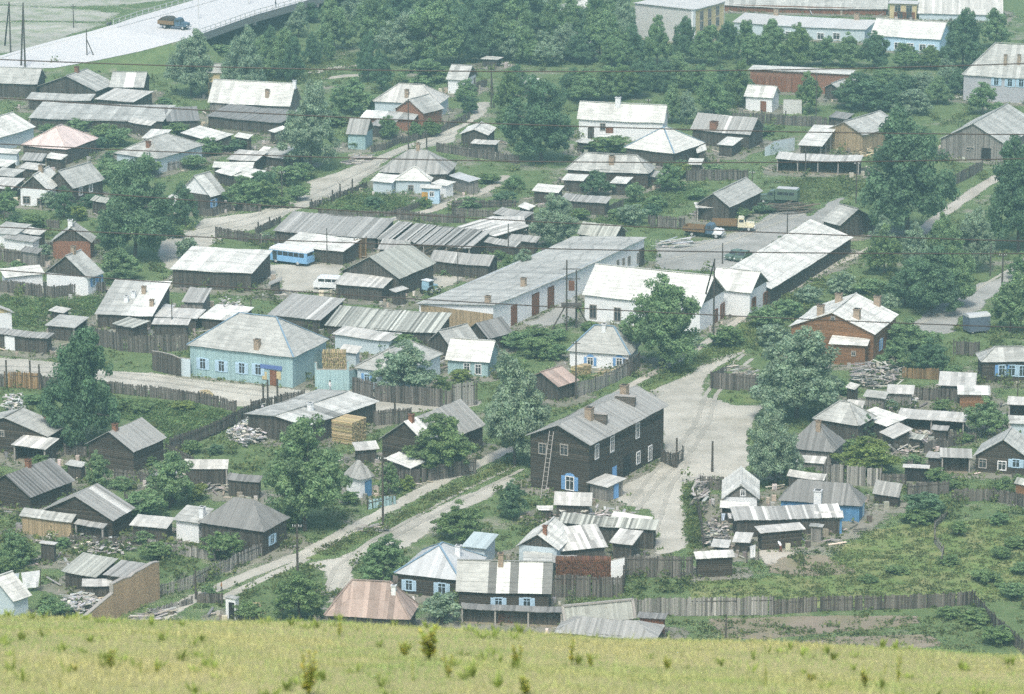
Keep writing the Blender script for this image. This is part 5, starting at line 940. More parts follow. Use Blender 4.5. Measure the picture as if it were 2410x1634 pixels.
fence('light grey upright plank screen behind the dark grey hip', '34', [(575,1270),(730,1275)], 2.7, m='fencegrey', w_=.25); fence('wide light grey plank screen next to the narrow screen', '34', [(760,1285),(1065,1295)], 2.6, m='fencegrey', w_=.25)
fence('dark fence from the plank screen to the outhouse', '34', [(1065,1300),(1280,1310)], 1.7); fence('dark fence behind the dark green bush', '34', [(1300,1390),(1660,1360)], 1.7)
fence('weathered rail fence below the wide low log gable', '34', [(1690,1430),(2050,1420),(2330,1480)], 1.6)
fence('brown yard fence below the dark roadside trees', '34', [(1250,340),(1570,355)], 1.6, m='fencebrown'); fence('grey fence beneath the pale square roof', '34', [(1350,530),(1760,555)], 1.9)
fence('dark high fence by the white walled shed near the brown log house', '34', [(1700,130),(1925,150)], 2.2)
fence('grey paling by the winding path beside the adobe wall', '41', [(1400,770),(1720,690),(1900,590),(2110,500),(2330,400)], 1.6, m='fencegrey', w_=.2, gap=.08)
fence('tall dark fence in front of the street willow', '32', [(860,490),(1100,545),(1740,605)], 2.5); fence('grey gate panel at the end of the dark willow fence', '32', [(1745,600),(1960,575)], 3.2, m='fencegrey')
fence('dark fence with three tall gate posts beside the patchy white roof', '32', [(-30,640),(230,590),(440,550)], 1.7, tall=[(75,615,3.6), (115,605,4.0), (200,595,4.0)])
fence('dark fence between the patchy roof and the dark gable', '32', [(1050,760),(1380,730)], 2.0, tall=[(1235,740,4.0)])
fence('dark front fence under the dense green tree', '32', [(1270,1290),(1560,1245),(1950,1180)], 1.9); fence('short teal picket fence by the roadside pole', '32', [(1000,1500),(1245,1450)], 1.2, m='tealpaint')
fence('dark board pen below the brown firewood stack', '43', [(375,775),(1000,775),(1020,600)], 2.6)
fence('broken plank rail among the weeds below the adobe path', '41', [(1340,930),(1520,880),(1700,830)], .8, m='fencegrey')
fence('fence along the dirt road before the red pink roof', '41', [(1740,820),(1960,830)], 1.2)
fence('dark fence in front of the poplar lane barn', '24', [(1600,190),(1850,70),(1960,10)], 2.0)
fence('plank fence before the truck yard house', '23', [(1220,500),(1540,520)], 1.8); fence('old fence behind the grass below the hipped log house', '23', [(1560,100),(2100,90)], 1.9)
for lb, t, pts, h in (('dark fence below the very long grey shed', '11', [(250,1130),(500,1140),(760,1130)], 1.5), ('fence between the bluish hipped house and the bushes below it', '11', [(1000,1440),(1380,1530),(1700,1470)], 1.5), ('old fence across the overgrown plot of the white gabled cottage', '21', [(0,430),(250,500),(520,520)], 1.4), ('street fence under the pale and grey roof halves', '21', [(1740,400),(1880,410),(2040,360),(2300,370)], 1.3), ('plank fence next to the red brick house', '21', [(430,720),(560,690),(900,650)], 1.5), ('pale low street fence beside the blue boarded house', '12', [(1030,1345),(1160,1320),(1310,1250)], 1.2),
  ('street fence beneath the brick gabled wing', '12', [(1300,1270),(1600,1195),(1900,1050)], 1.3), ('garden fence beside the house with the white end wall', '12', [(1700,800),(1900,810),(2050,760)], 1.4), ('dark fence below the old log hut', '31', [(1010,1230),(1380,1270)], 1.3), ('leaning fence from the old log hut to the pale open log shed', '31', [(1460,1020),(1700,1130)], 1.5), ('fence between the two plank roofed log houses', '31', [(560,1010),(760,1040)], 1.4), ('yard fence behind the narrow plank roofed house', '31', [(1100,1440),(1350,1480),(1560,1440)], 1.3), ('fence below the tilted pale plank roof', '34', [(1450,1000),(1600,960),(1780,920)], 1.4), ('rail fence under the dark fruit tree', '34', [(1580,870),(1900,900)], 1.2),
  ('dark fence beside the little steep white roofed house', '33', [(1680,1320),(1880,1330)], 1.7), ('board fence along the alley past the clutter', '43', [(1640,-30),(1680,150),(1700,340)], 1.6), ('fence between the hipped log house and the double plank shed', '23', [(450,370),(850,390),(1000,330)], 1.4), ('dark fence behind the ruined long shed', '22', [(1250,440),(1700,470),(1850,470)], 1.5), ('yard fence under the large pale hipped house corner', '12', [(900,1110),(700,1090),(560,1120)], 1.4), ('fence along the yard of the narrow plank roofed house', '41', [(620,300),(1000,330),(1300,300)], 1.2), ('fence in front of the white walled annex', '41', [(1300,350),(1480,390),(1900,450)], 1.3)):
    fence(lb, t, pts, h, m=('fencedark', 'fencegrey', 'fencedark')[len(lb) % 3])
# ------------------------------------------------------------------ poles
def pole(label, t, base, top, r=.13, arm=None, name='utility_pole', strut=None, group='wooden utility poles', m='pole', two=None):
    g0 = G(t, base); h = z_at(g0, px(t, (0, top))[1]); root = empty(name, g0, 0, label, 'pole', group)
    b = MB(); b.bar((0, 0, -.5), (0, 0, h), r, n=8, r2=r * .7); b.build('mast', MATS[m], root)
    if two is not None: q = G(t, two) - g0; s = MB(); s.bar((q.x, q.y, -.5), (0, 0, h - .2), r, n=8, r2=r * .7); s.build('mast', MATS[m], root)
    if strut: q = G(t, strut) - g0; s = MB(); s.bar((q.x, q.y, -.3), (0, 0, h * .7), r * .8, n=7); s.build('strut', MATS[m], root)
    if arm:
        ab = MB(); ab.beam((-arm/2, 0, h - .35), (arm/2, 0, h - .35), .1, .1); ao = ab.build('crossarm', MATS[m], root)
        for k in (-.45, -.2, .2, .45):
            ib = MB(); ib.bar((arm * k, 0, h - .3), (arm * k, 0, h - .1), .045, n=6); ib.build('insulator', MATS['frame'], ao)
    return root
pole('pole on the sand flat beyond the highway', '11', (650,245), 40, .12, 1.2); pole('pole with stay at the near highway kerb', '11', (770,570), 255, .13, None, strut=(875,585))
pole('tall two legged mast in front of the highway', '11', (222,610), 25, .2, None, two=(185,595)); pole('two legged mast standing on the sand flat grass', '11', (95,470), 15, .18, None, two=(40,400))
pole('twin legged pole at the top of the winding street', '12', (2085,960), 620, .14, 1.4, two=(2112,955)); pole('pole in the middle of the winding street', '12', (1355,1340), 875, .12, 1.0); pole('thin pole by the big pale willow', '12', (222,1450), 1245, .1)
pole('pole in front of the long white building', '13', (1220,1110), 875, .12, 1.0); pole('thin pole before the garage doors', '14', (488,1060), 645, .11); pole('pole at the open shelter', '14', (395,1545), 1285, .13)
pole('thin pole beside the pale flat roofs', '21', (1520,1450), 1140, .09); pole('short post behind the ragged white roof', '21', (2215,1270), 1130, .09); pole('pole at the thicket of the winding street', '22', (240,320), 10, .11, 1.0)
pole('pole in front of the white bus shed', '22', (637,835), 515, .09); pole('short post on the yard house roof side', '22', (1428,960), 715, .08); pole('thin post in the yard behind the yard house', '22', (1790,1005), 690, .08)
pole('leaning pole beside the long garage roof', '22', (2235,830), 475, .12); pole('pole above the truck yard', '23', (1875,830), 645, .12); pole('dark post behind the long garage', '23', (570,725), 585, .12)
pole('two legged pole in front of the workshop gable', '23', (1795,1560), 785, .15, None, two=(1670,1290)); pole('pole beside the white flat shed roof', '23', (322,260), 110, .08); pole('pole over the truck yard house', '23', (2135,260), 10, .11, 1.0)
pole('pole standing in the gravel truck yard', '24', (235,570), 385, .11); pole('pole behind the asymmetric gable shed', '24', (842,300), -70, .12, 1.0); pole('thick footed pole on the gravel kiosk road', '24', (2125,1180), 735, .16, 1.2); pole('thin leaning pole in the roadside belt', '24', (2025,940), 650, .1)
pole('pole standing on the footpath grass below the tiny white hut', '32', (1130,1650), 1030, .15, 1.1); pole('pole beside the grey picket fence', '33', (582,525), 10, .13, 1.2); pole('stout post with guy wires at the square', '33', (1785,1165), 895, .17)
pole('pole at the head of the pink roof road', '42', (378,670), 125, .16, 1.1); pole('pole in the brown log house yard', '34', (2262,650), 330, .1); pole('pole beside the winding path', '41', (1728,790), 535, .13); pole('thin post in the potato plot', '43', (1905,1165), 925, .1)
for i, (u, v, tp) in enumerate(((1757,318,-150), (2197,185,-260))): pole('pale lamp mast on the bridge kerb', '11', (u, v + 60), tp, .12, .8, name='lamp_mast', group='bridge lamp masts', m='concrete')
# transformer frame
def transformer():
    g0 = G('23', (500,1425)); g1 = G('23', (585,1395)); root = empty('transformer_frame', g0, 0, 'timber transformer frame with platform beside the white workshop', 'pole')
    q = g1 - g0; h0 = z_at(g0, px('23', (0,795))[1]); h1 = z_at(g1, px('23', (0,885))[1]); zp = z_at(g0, px('23', (0,1205))[1])
    for P, h in ((Vector((0,0,0)), h0), (q, h1)): b = MB(); b.bar(P + Vector((0,0,-.5)), P + Vector((0,0,h)), .15, n=8, r2=.1); b.build('mast', MATS['pole'], root)
    b = MB(); c = q / 2; b.box(c.x - 1.5, c.x + 1.5, c.y - .9, c.y + .9, zp - .1, zp + .1); b.build('platform', MATS['pole'], root)
    for s in (-1, 1): b = MB(); b.bar((c.x + s * 3.0, c.y, -.2), (c.x + s * .8, c.y, zp), .1, n=7); b.build('brace', MATS['pole'], root)
    b = MB(); b.box(c.x - .45, c.x + .45, c.y - .35, c.y + .35, zp + 2.2, zp + 3.6); bo = b.build('transformer_box', MATS['rust'], root)
    for z in (zp + 3.9, zp + 5.4): b = MB(); b.beam((c.x - 1.3, c.y, z), (c.x + 1.3, c.y, z), .12, .12); b.build('crossarm', MATS['pole'], root)
transformer()
# ------------------------------------------------------------------ power line wires between hill and village
m = bpy.data.materials.new('wire'); m.use_nodes = True; m.node_tree.nodes['Principled BSDF'].inputs['Base Color'].default_value = (.004, .004, .004, 1); MATS['wire'] = m
def wire(label, pts, dist, r=.028):
    xs = [p[0] for p in pts]; ys = [p[1] for p in pts]
    def f(x):
        for i in range(len(xs) - 1):
            if x <= xs[i + 1] or i == len(xs) - 2: return ys[i] + (ys[i + 1] - ys[i]) * (x - xs[i]) / (xs[i + 1] - xs[i])
    # parabola through the readings (a wire sags)
    n = len(xs); import numpy as np
    co = np.polyfit([x / 1000 for x in xs], ys, 2); mb = MB(); prev = None
    for i in range(61):
        x = -900 + i * 4200 / 60; d = ray((x, float(np.polyval(co, x / 1000)))); k = dist / d.y; P = Vector((0, 0, CAM_H)) + d * k
        if prev is not None: mb.bar(prev, P, r, n=5, cap=False)
        prev = P
    o = mb.build('power_line_wire', MATS['wire']); tag(o, label, 'wire', 'power line wires over the village')
wire('topmost black wire, passing before the bridge and grove', [(0,140),(600,160),(1000,167),(1450,169),(1800,164),(2410,150)], 170); wire('black wire crossing the winding street and construction house', [(80,235),(600,268),(1200,291),(1800,309),(2410,317)], 171)
wire('black wire crossing before the pole of the winding street bend', [(240,350),(620,367),(1200,379),(1600,383),(1900,381),(2410,374)], 172); wire('black wire crossing the blue cottage and trucks', [(290,459),(700,490),(1260,521),(1790,546),(2410,568)], 173)
wire('black wire crossing the bus and long barn roof', [(190,545),(600,562),(1200,584),(1800,594),(2410,597)], 174); wire('lowest black wire, crossing the pale blue house and workshop gable', [(660,684),(1100,710),(1650,741),(2060,758),(2410,771)], 175)
# ------------------------------------------------------------------ highway, embankment and bridge
def highway():
    near = [(-60,166,.25),(0,163,.3),(128,160,.5),(235,141,2.0),(330,121,3.5),(420,97,5),(472,81,5),(600,36,5),(750,-6,5),(950,-62,5),(1250,-150,5)]
    far = [(-60,146,.25),(0,138,.3),(60,122,.6),(150,98,2.0),(215,82,3.5),(275,66,5),(335,50,5),(430,24,5),(507,2,5),(640,-36,5),(860,-110,5)]
    far2 = [(-60,140,.4),(0,132,.45),(55,116,.75),(143,92,2.15),(208,76,3.65),(267,59,5.15),(322,40,5.15),(405,16,5.15),(475,-5,5.15),(600,-42,5.15),(820,-118,5.15)]
    N, Fr, F2 = [[G('S', q[:2], q[2]) for q in L] for L in (near, far, far2)]
    mb = MB()
    for i in range(len(N) - 1): mb.add([N[i], N[i+1], Fr[i+1], Fr[i]], [(0,1,2,3)])
    tag(mb.build('highway', MATS['roadconc']), kind='structure')
    mb = MB(); up = Vector((0,0,.18))
    for i in range(len(N) - 1): mb.hexa([Fr[i] - up, Fr[i+1] - up, F2[i+1] - up*1.5, F2[i] - up*1.5], [Fr[i] + up, Fr[i+1] + up, F2[i+1] + up*.3, F2[i] + up*.3])
    tag(mb.build('pavement', MATS['roadconc']), kind='structure')
    # earth bank under the approach
    mb = MB()
    for i in range(6):
        def out(P, Q): d = (P - Q).xy.normalized(); k = P.z * 1.7 + .6; return Vector((P.x + d.x * k, P.y + d.y * k, -.05))
        a, b = N[i], N[i+1]; dz = Vector((0, 0, .06)); mb.add([out(a, Fr[i]), out(b, Fr[i+1]), b - dz, a - dz], [(0,1,2,3)]); a2, b2 = F2[i], F2[i+1]; mb.add([out(b2, N[i+1]), out(a2, N[i]), a2 - dz*5, b2 - dz*5], [(0,1,2,3)])
    tag(mb.build('embankment', MATS['ground']), kind='structure')
    root = empty('road_bridge', N[6], 0, 'concrete road bridge with girders and railings at the end of the embankment', 'bridge'); o = N[6]
    for j, (A, B) in enumerate(((N, -.1), (F2, -.2))):
        g_ = MB()
        for i in range(6, len(N) - 1): a, b = A[i] - o, A[i+1] - o; d = (Fr[i] - N[i]).normalized() * (.5 if j == 0 else -.5); z = Vector((0,0,1)); g_.hexa([a - z*1.5, b - z*1.5, b + d - z*1.5, a + d - z*1.5], [a + z*B, b + z*B, b + d + z*B, a + d + z*B])
        g_.build('girder', MATS['darkconc'], root)
    for i in (6, 7, 8):
        for k in (.08, .92): P = N[i].lerp(F2[i], k) - o; b = MB(); b.box(P.x-.5, P.x+.5, P.y-.5, P.y+.5, -o.z - .2, -1.5); b.build('pier', MATS['darkconc'], root)
        P = N[i] - o; Q = F2[i] - o; b = MB(); b.beam(P - Vector((0,0,1.8)), Q - Vector((0,0,1.8)), .9, .6); b.build('pier_cap', MATS['darkconc'], root)
    for nm, A, i0 in (('near', N, 6), ('far', F2, 5)):
        rl = empty('bridge_railing', A[i0], 0, 'grey post railing along the bridge kerb nearest the houses' if nm == 'near' else 'faint post railing along the far pavement of the bridge', 'railing', 'bridge railings'); o2 = A[i0]
        for i in range(i0, len(A) - 1):
            a, b = A[i] - o2, A[i+1] - o2; L = (b - a).length; n = max(1, int(L / 2.2))
            for z in (.35, 1.05): t_ = MB(); t_.beam(a + Vector((0,0,z)), b + Vector((0,0,z)), .09, .09); t_.build('rail', MATS['tin'], rl)
            for k in range(n):
                P = a.lerp(b, k / n); link('post', RAILP, rl, P)
rp = MB(); rp.box(-.07, .07, -.07, .07, 0, 1.1); 
sheet_mat('roadconc', (.50, .50, .49), (.56, .56, .55), (.46, .46, .45)); mat('darkconc', (.20, .21, .21), var=.2)
RAILP = rp.mesh('post', MATS['tin'])
mm = mat('roadconc2', (.55, .55, .54), var=.12, dirtamt=.15); MATS['roadconc'] = mm
highway()
# ------------------------------------------------------------------ vehicles
def prism(mb, prof, y0, y1, c=1.0):
    n = len(prof); return mb.add([(x, y0, z) for x, z in prof] + [(x, y1, z) for x, z in prof], [tuple(range(n)), tuple(range(2*n - 1, n - 1, -1))] + [(i, n + i, n + (i+1) % n, (i+1) % n) for i in range(n)], c)
WHEELM = {}
def wheel(root, x, y, r=.45, w_=.25):
    k = (r, w_)
    if k not in WHEELM:
        t_ = MB(); t_.bar((0, -w_/2, 0), (0, w_/2, 0), r, n=16); hb = MB(); hb.bar((0, -w_/2 - .02, 0), (0, w_/2 + .02, 0), r*.5, n=10); WHEELM[k] = (t_.mesh('wheel', MATS['dark']), hb.mesh('hub', MATS['tin']))
    o = link('wheel', WHEELM[k][0], root, (x, y, r)); link('hub', WHEELM[k][1], o)
def vehicle(name, label, cat, t, rear, front, L, group='vehicles in the yards', z=0.0):
    a, b = G(t, rear, z), G(t, front, z); d = (b - a).xy; c = (a + b) / 2; o = empty(name, c, math.atan2(d.y, d.x), label, cat, group); return o
def bits(root, name, m, fn): b = MB(); fn(b); return b.build(name, MATS[m], root)
def winrow(root, x0, x1, n, y, z0, z1, m='glass'):
    w_ = (x1 - x0) / n
    for i in range(n):
        for s in (-1, 1): b = MB(); b.box(x0 + w_*i + .05, x0 + w_*(i+1) - .05, s*y - .012, s*y + .012, z0, z1); b.build('window', MATS[m], root)
def headlights(root, x, y, z):
    for s in (-1, 1): b = MB(); b.bar((x - .02, s*y, z), (x + .05, s*y, z), .12, n=10); b.build('headlight', MATS['frame'], root)
paint('busblue', (.20, .40, .62)); paint('carwhite', (.72, .74, .74)); paint('cream', (.62, .58, .42)); paint('truckblue', (.07, .12, .17)); paint('truckgreen', (.10, .15, .11)); paint('carblue', (.30, .48, .58))
def bus():
    r = vehicle('bus', 'light blue bus with white roof parked on the dirt yard', 'bus', '22', (520,850), (120,800), 7.2)
    L, W_ = 3.6, 1.2
    bits(r, 'body', 'busblue', lambda b: prism(b, [(-L,.5),(L-.1,.5),(L,.8),(L,1.35),(-L,1.35)], -W_, W_)); bits(r, 'window_pillars', 'busblue', lambda b: prism(b, [(-L,1.35),(L,1.35),(L-.25,2.2),(-L+.12,2.2)], -W_ + .03, W_ - .03))
    def rf(b):
        prism(b, [(-L+.05,2.2),(L-.2,2.2),(L-.4,2.55),(-L+.25,2.55)], -W_ + .02, W_ - .02); prism(b, [(-L+.25,2.55),(L-.4,2.55),(L-.8,2.78),(-L+.6,2.78)], -W_ + .28, W_ - .28)
    bits(r, 'roof', 'carwhite', rf); winrow(r, -L + .5, L - .8, 6, W_ - .02, 1.45, 2.1)
    for s in (-1, 1): bits(r, 'windscreen', 'glass', lambda b: b.hexa([(L-.02, s*.08, 1.4), (L-.02, s*1.05, 1.4), (L+.01, s*1.05, 1.4), (L+.01, s*.08, 1.4)], [(L-.22, s*.08, 2.15), (L-.22, s*1.05, 2.15), (L-.19, s*1.05, 2.15), (L-.19, s*.08, 2.15)]))
    bits(r, 'rear_window', 'glass', lambda b: b.box(-L + .04, -L + .1, -.9, .9, 1.5, 2.1)); bits(r, 'bumper', 'tin', lambda b: b.box(L, L + .12, -1.15, 1.15, .5, .7)); bits(r, 'door', 'glass', lambda b: b.box(L - 1.7, L - .95, W_ - .01, W_ + .012, .6, 2.05))
    headlights(r, L - .03, .85, .95)
    for x in (-1.9, 2.1):
        for y in (-1.05, 1.05): wheel(r, x, y, .47, .28)
bus()
def van():
    r = vehicle('minibus', 'white rounded minibus beside the dark gabled yard house', 'van', '22', (760,1055), (535,1045), 4.3); L, W_ = 2.15, .95
    bits(r, 'body', 'carwhite', lambda b: prism(b, [(-L,.4),(L,.4),(L+.05,.9),(L-.05,1.25),(-L,1.25)], -W_, W_)); bits(r, 'cabin', 'carwhite', lambda b: prism(b, [(-L,1.25),(L-.05,1.25),(L-.55,1.85),(-L+.15,1.85)], -W_ + .05, W_ - .05))
    bits(r, 'roof', 'carwhite', lambda b: prism(b, [(-L+.15,1.85),(L-.55,1.85),(L-.85,2.05),(-L+.4,2.05)], -W_ + .15, W_ - .15)); winrow(r, -L + .35, L - .75, 3, W_ - .04, 1.3, 1.75); bits(r, 'windscreen', 'glass', lambda b: b.hexa([(L-.06,-.8,1.3),(L-.06,.8,1.3),(L-.03,.8,1.3),(L-.03,-.8,1.3)], [(L-.48,-.75,1.8),(L-.48,.75,1.8),(L-.45,.75,1.8),(L-.45,-.75,1.8)]))
    headlights(r, L + .02, .65, .8)
    for x in (-1.3, 1.3):
        for y in (-.8, .8): wheel(r, x, y, .36, .2)
van()
def truck(label, t, rear, front, cab, hood, bed, L=6.6, box=None):
    r = vehicle('truck', label, 'truck', t, rear, front, L); h = L / 2
    bits(r, 'chassis', 'dark', lambda b: b.box(-h + .1, h - .2, -.45, .45, .55, .8)); bits(r, 'hood', hood, lambda b: prism(b, [(h-1.5,.8),(h-.05,.8),(h,1.1),(h-.1,1.45),(h-1.5,1.6)], -.62, .62)); bits(r, 'cab', cab, lambda b: prism(b, [(h-2.8,.75),(h-1.45,.75),(h-1.5,1.6),(h-1.8,2.2),(h-2.75,2.2)], -1.0, 1.0))
    bits(r, 'cab_roof', cab, lambda b: prism(b, [(h-2.75,2.2),(h-1.8,2.2),(h-2.0,2.33),(h-2.65,2.33)], -.9, .9)); bits(r, 'windscreen', 'glass', lambda b: b.hexa([(h-1.48,-.85,1.65),(h-1.48,.85,1.65),(h-1.45,.85,1.65),(h-1.45,-.85,1.65)], [(h-1.76,-.85,2.12),(h-1.76,.85,2.12),(h-1.73,.85,2.12),(h-1.73,-.85,2.12)])); winrow(r, h - 2.6, h - 1.75, 1, 1.0, 1.6, 2.08)
    for s in (-1, 1): bits(r, 'fender', hood, lambda b: prism(b, [(h-1.7,.75),(h-1.4,1.08),(h-.55,1.08),(h-.25,.75)], s*.8 - .22, s*.8 + .22))
    bits(r, 'bumper', 'tin', lambda b: b.box(h, h + .12, -1.0, 1.0, .55, .75)); headlights(r, h - .05, .75, 1.0)
    if box: bits(r, 'cargo_box', box, lambda b: prism(b, [(-h,.95),(h-2.95,.95),(h-2.95,2.6),(h-3.2,2.8),(-h+.2,2.8),(-h,2.6)], -1.1, 1.1)); bits(r, 'cargo_box_roof', 'tin', lambda b: b.box(-h + .15, h - 3.15, -.95, .95, 2.81, 2.86)); winrow(r, -h + .5, h - 3.3, 3, 1.1, 1.8, 2.3)
    else:
        bits(r, 'bed_floor', bed, lambda b: b.box(-h, h - 2.95, -1.15, 1.15, .95, 1.08))
        for s in (-1, 1): bits(r, 'side_board', bed, lambda b: b.box(-h, h - 2.95, s*1.15 - .03, s*1.15 + .03, 1.08, 1.75))
        bits(r, 'tailboard', bed, lambda b: b.box(-h - .03, -h + .03, -1.15, 1.15, 1.08, 1.75)); bits(r, 'headboard', bed, lambda b: b.box(h - 2.98, h - 2.92, -1.15, 1.15, 1.08, 1.95))
    for x in (-h + 1.5, h - .95):
        for y in (-.88, .88): wheel(r, x, y, .47, .26)
    return r
truck('flatbed truck with dark cab and light bonnet in the gravel yard', '23', (1545,575), (1885,605), 'truckblue', 'carwhite', 'fencebrown'); truck('flatbed truck with cream cab beside the darker truck', '23', (1770,530), (2175,540), 'cream', 'cream', 'fencebrown', 7.0)
truck('green box truck parked on the yard grass', '24', (330,310), (-10,290), 'truckgreen', 'truckgreen', 'truckgreen', 6.8, box='truckgreen')
def hwy_truck():
    a = G('S', (385,66), 5.0); b = G('S', (437,70), 5.0); r = truck('dark loaded truck driving along the bridge approach', '11', (1390,300), (1640,330), 'truckblue', 'truckblue', 'fencebrown', 6.6)
    r.location = (a + b) / 2; d = (b - a); r.rotation_euler[2] = math.atan2(d.y, d.x); r.location.z = G('S', (411,70), 5.0).z
    bits(r, 'load', 'plank', lambda b: prism(b, [(-3.2,1.1),(.2,1.1),(.1,2.0),(-.8,2.5),(-2.4,2.4),(-3.1,1.9)], -1.05, 1.05))
hwy_truck()
def car(label, t, rear, front, m):
    r = vehicle('parked_car', label, 'car', t, rear, front, 4.1); h = 2.05
    bits(r, 'body', m, lambda b: prism(b, [(-h,.35),(h,.35),(h,.8),(h-.9,.92),(-h+.6,.95),(-h,.85)], -.8, .8)); bits(r, 'cabin', m, lambda b: prism(b, [(-h+.7,.93),(h-1.1,.9),(h-1.6,1.45),(-h+1.1,1.45)], -.7, .7)); winrow(r, -h + 1.05, h - 1.5, 2, .705, 1.0, 1.38)
    bits(r, 'windscreen', 'glass', lambda b: b.hexa([(h-1.1,-.6,.95),(h-1.1,.6,.95),(h-1.06,.6,.95),(h-1.06,-.6,.95)], [(h-1.55,-.6,1.4),(h-1.55,.6,1.4),(h-1.51,.6,1.4),(h-1.51,-.6,1.4)])); headlights(r, h - .02, .6, .62)
    for x in (-1.25, 1.25):
        for y in (-.7, .7): wheel(r, x, y, .31, .18)
car('pale car at the end of the long white barn roof', '23', (2060,770), (1930,800), 'truckgreen'); car('dull green car beside the barn end', '23', (2120,760), (1990,830), 'truckgreen')
def tractor():
    r = vehicle('tractor', 'small pale blue cabbed tractor behind the yard house', 'tractor', '22', (1480,1110), (1600,1080), 3.2)
    bits(r, 'cab', 'carblue', lambda b: prism(b, [(-1.0,.8),(.3,.8),(.25,1.5),(.1,2.2),(-.9,2.2),(-1.0,1.5)], -.7, .7)); bits(r, 'cab_roof', 'carwhite', lambda b: b.box(-1.0, .2, -.78, .78, 2.2, 2.3)); bits(r, 'bonnet', 'carblue', lambda b: prism(b, [(.3,.7),(1.5,.7),(1.5,1.3),(.3,1.45)], -.35, .35)); winrow(r, -.85, .15, 1, .7, 1.5, 2.1); bits(r, 'exhaust_pipe', 'dark', lambda b: b.bar((.9,.2,1.3), (.9,.2,2.2), .05, n=8))
    for y in (-.8, .8): wheel(r, -.5, y, .68, .3); wheel(r, 1.2, y, .38, .18)
tractor()
def kiosk():
    r = vehicle('kiosk_wagon', 'dark blue kiosk wagon with pale rounded top beside the gravel road', 'wagon', '24', (2005,1420), (1800,1440), 3.2)
    bits(r, 'body', 'tarp', lambda b: b.box(-1.7, 1.7, -1.1, 1.1, .35, 2.5)); 
    def rf(b):
        n = 8; prof = [(1.12 * math.cos(math.pi * i / n), 2.5 + .45 * math.sin(math.pi * i / n)) for i in range(n + 1)]
        b.add([(-1.75, y, z) for y, z in prof] + [(1.75, y, z) for y, z in prof], [(i, i+1, n+2+i, n+1+i) for i in range(n)] + [tuple(range(n, -1, -1)), tuple(range(n + 1, 2*n + 2))])
    bits(r, 'roof', 'tin', rf); bits(r, 'door', 'dark', lambda b: b.box(-1.72, -1.69, -.4, .4, .4, 2.2))
    for x in (-1.1, 1.1):
        for y in (-.95, .95): wheel(r, x, y, .38, .2)
kiosk()
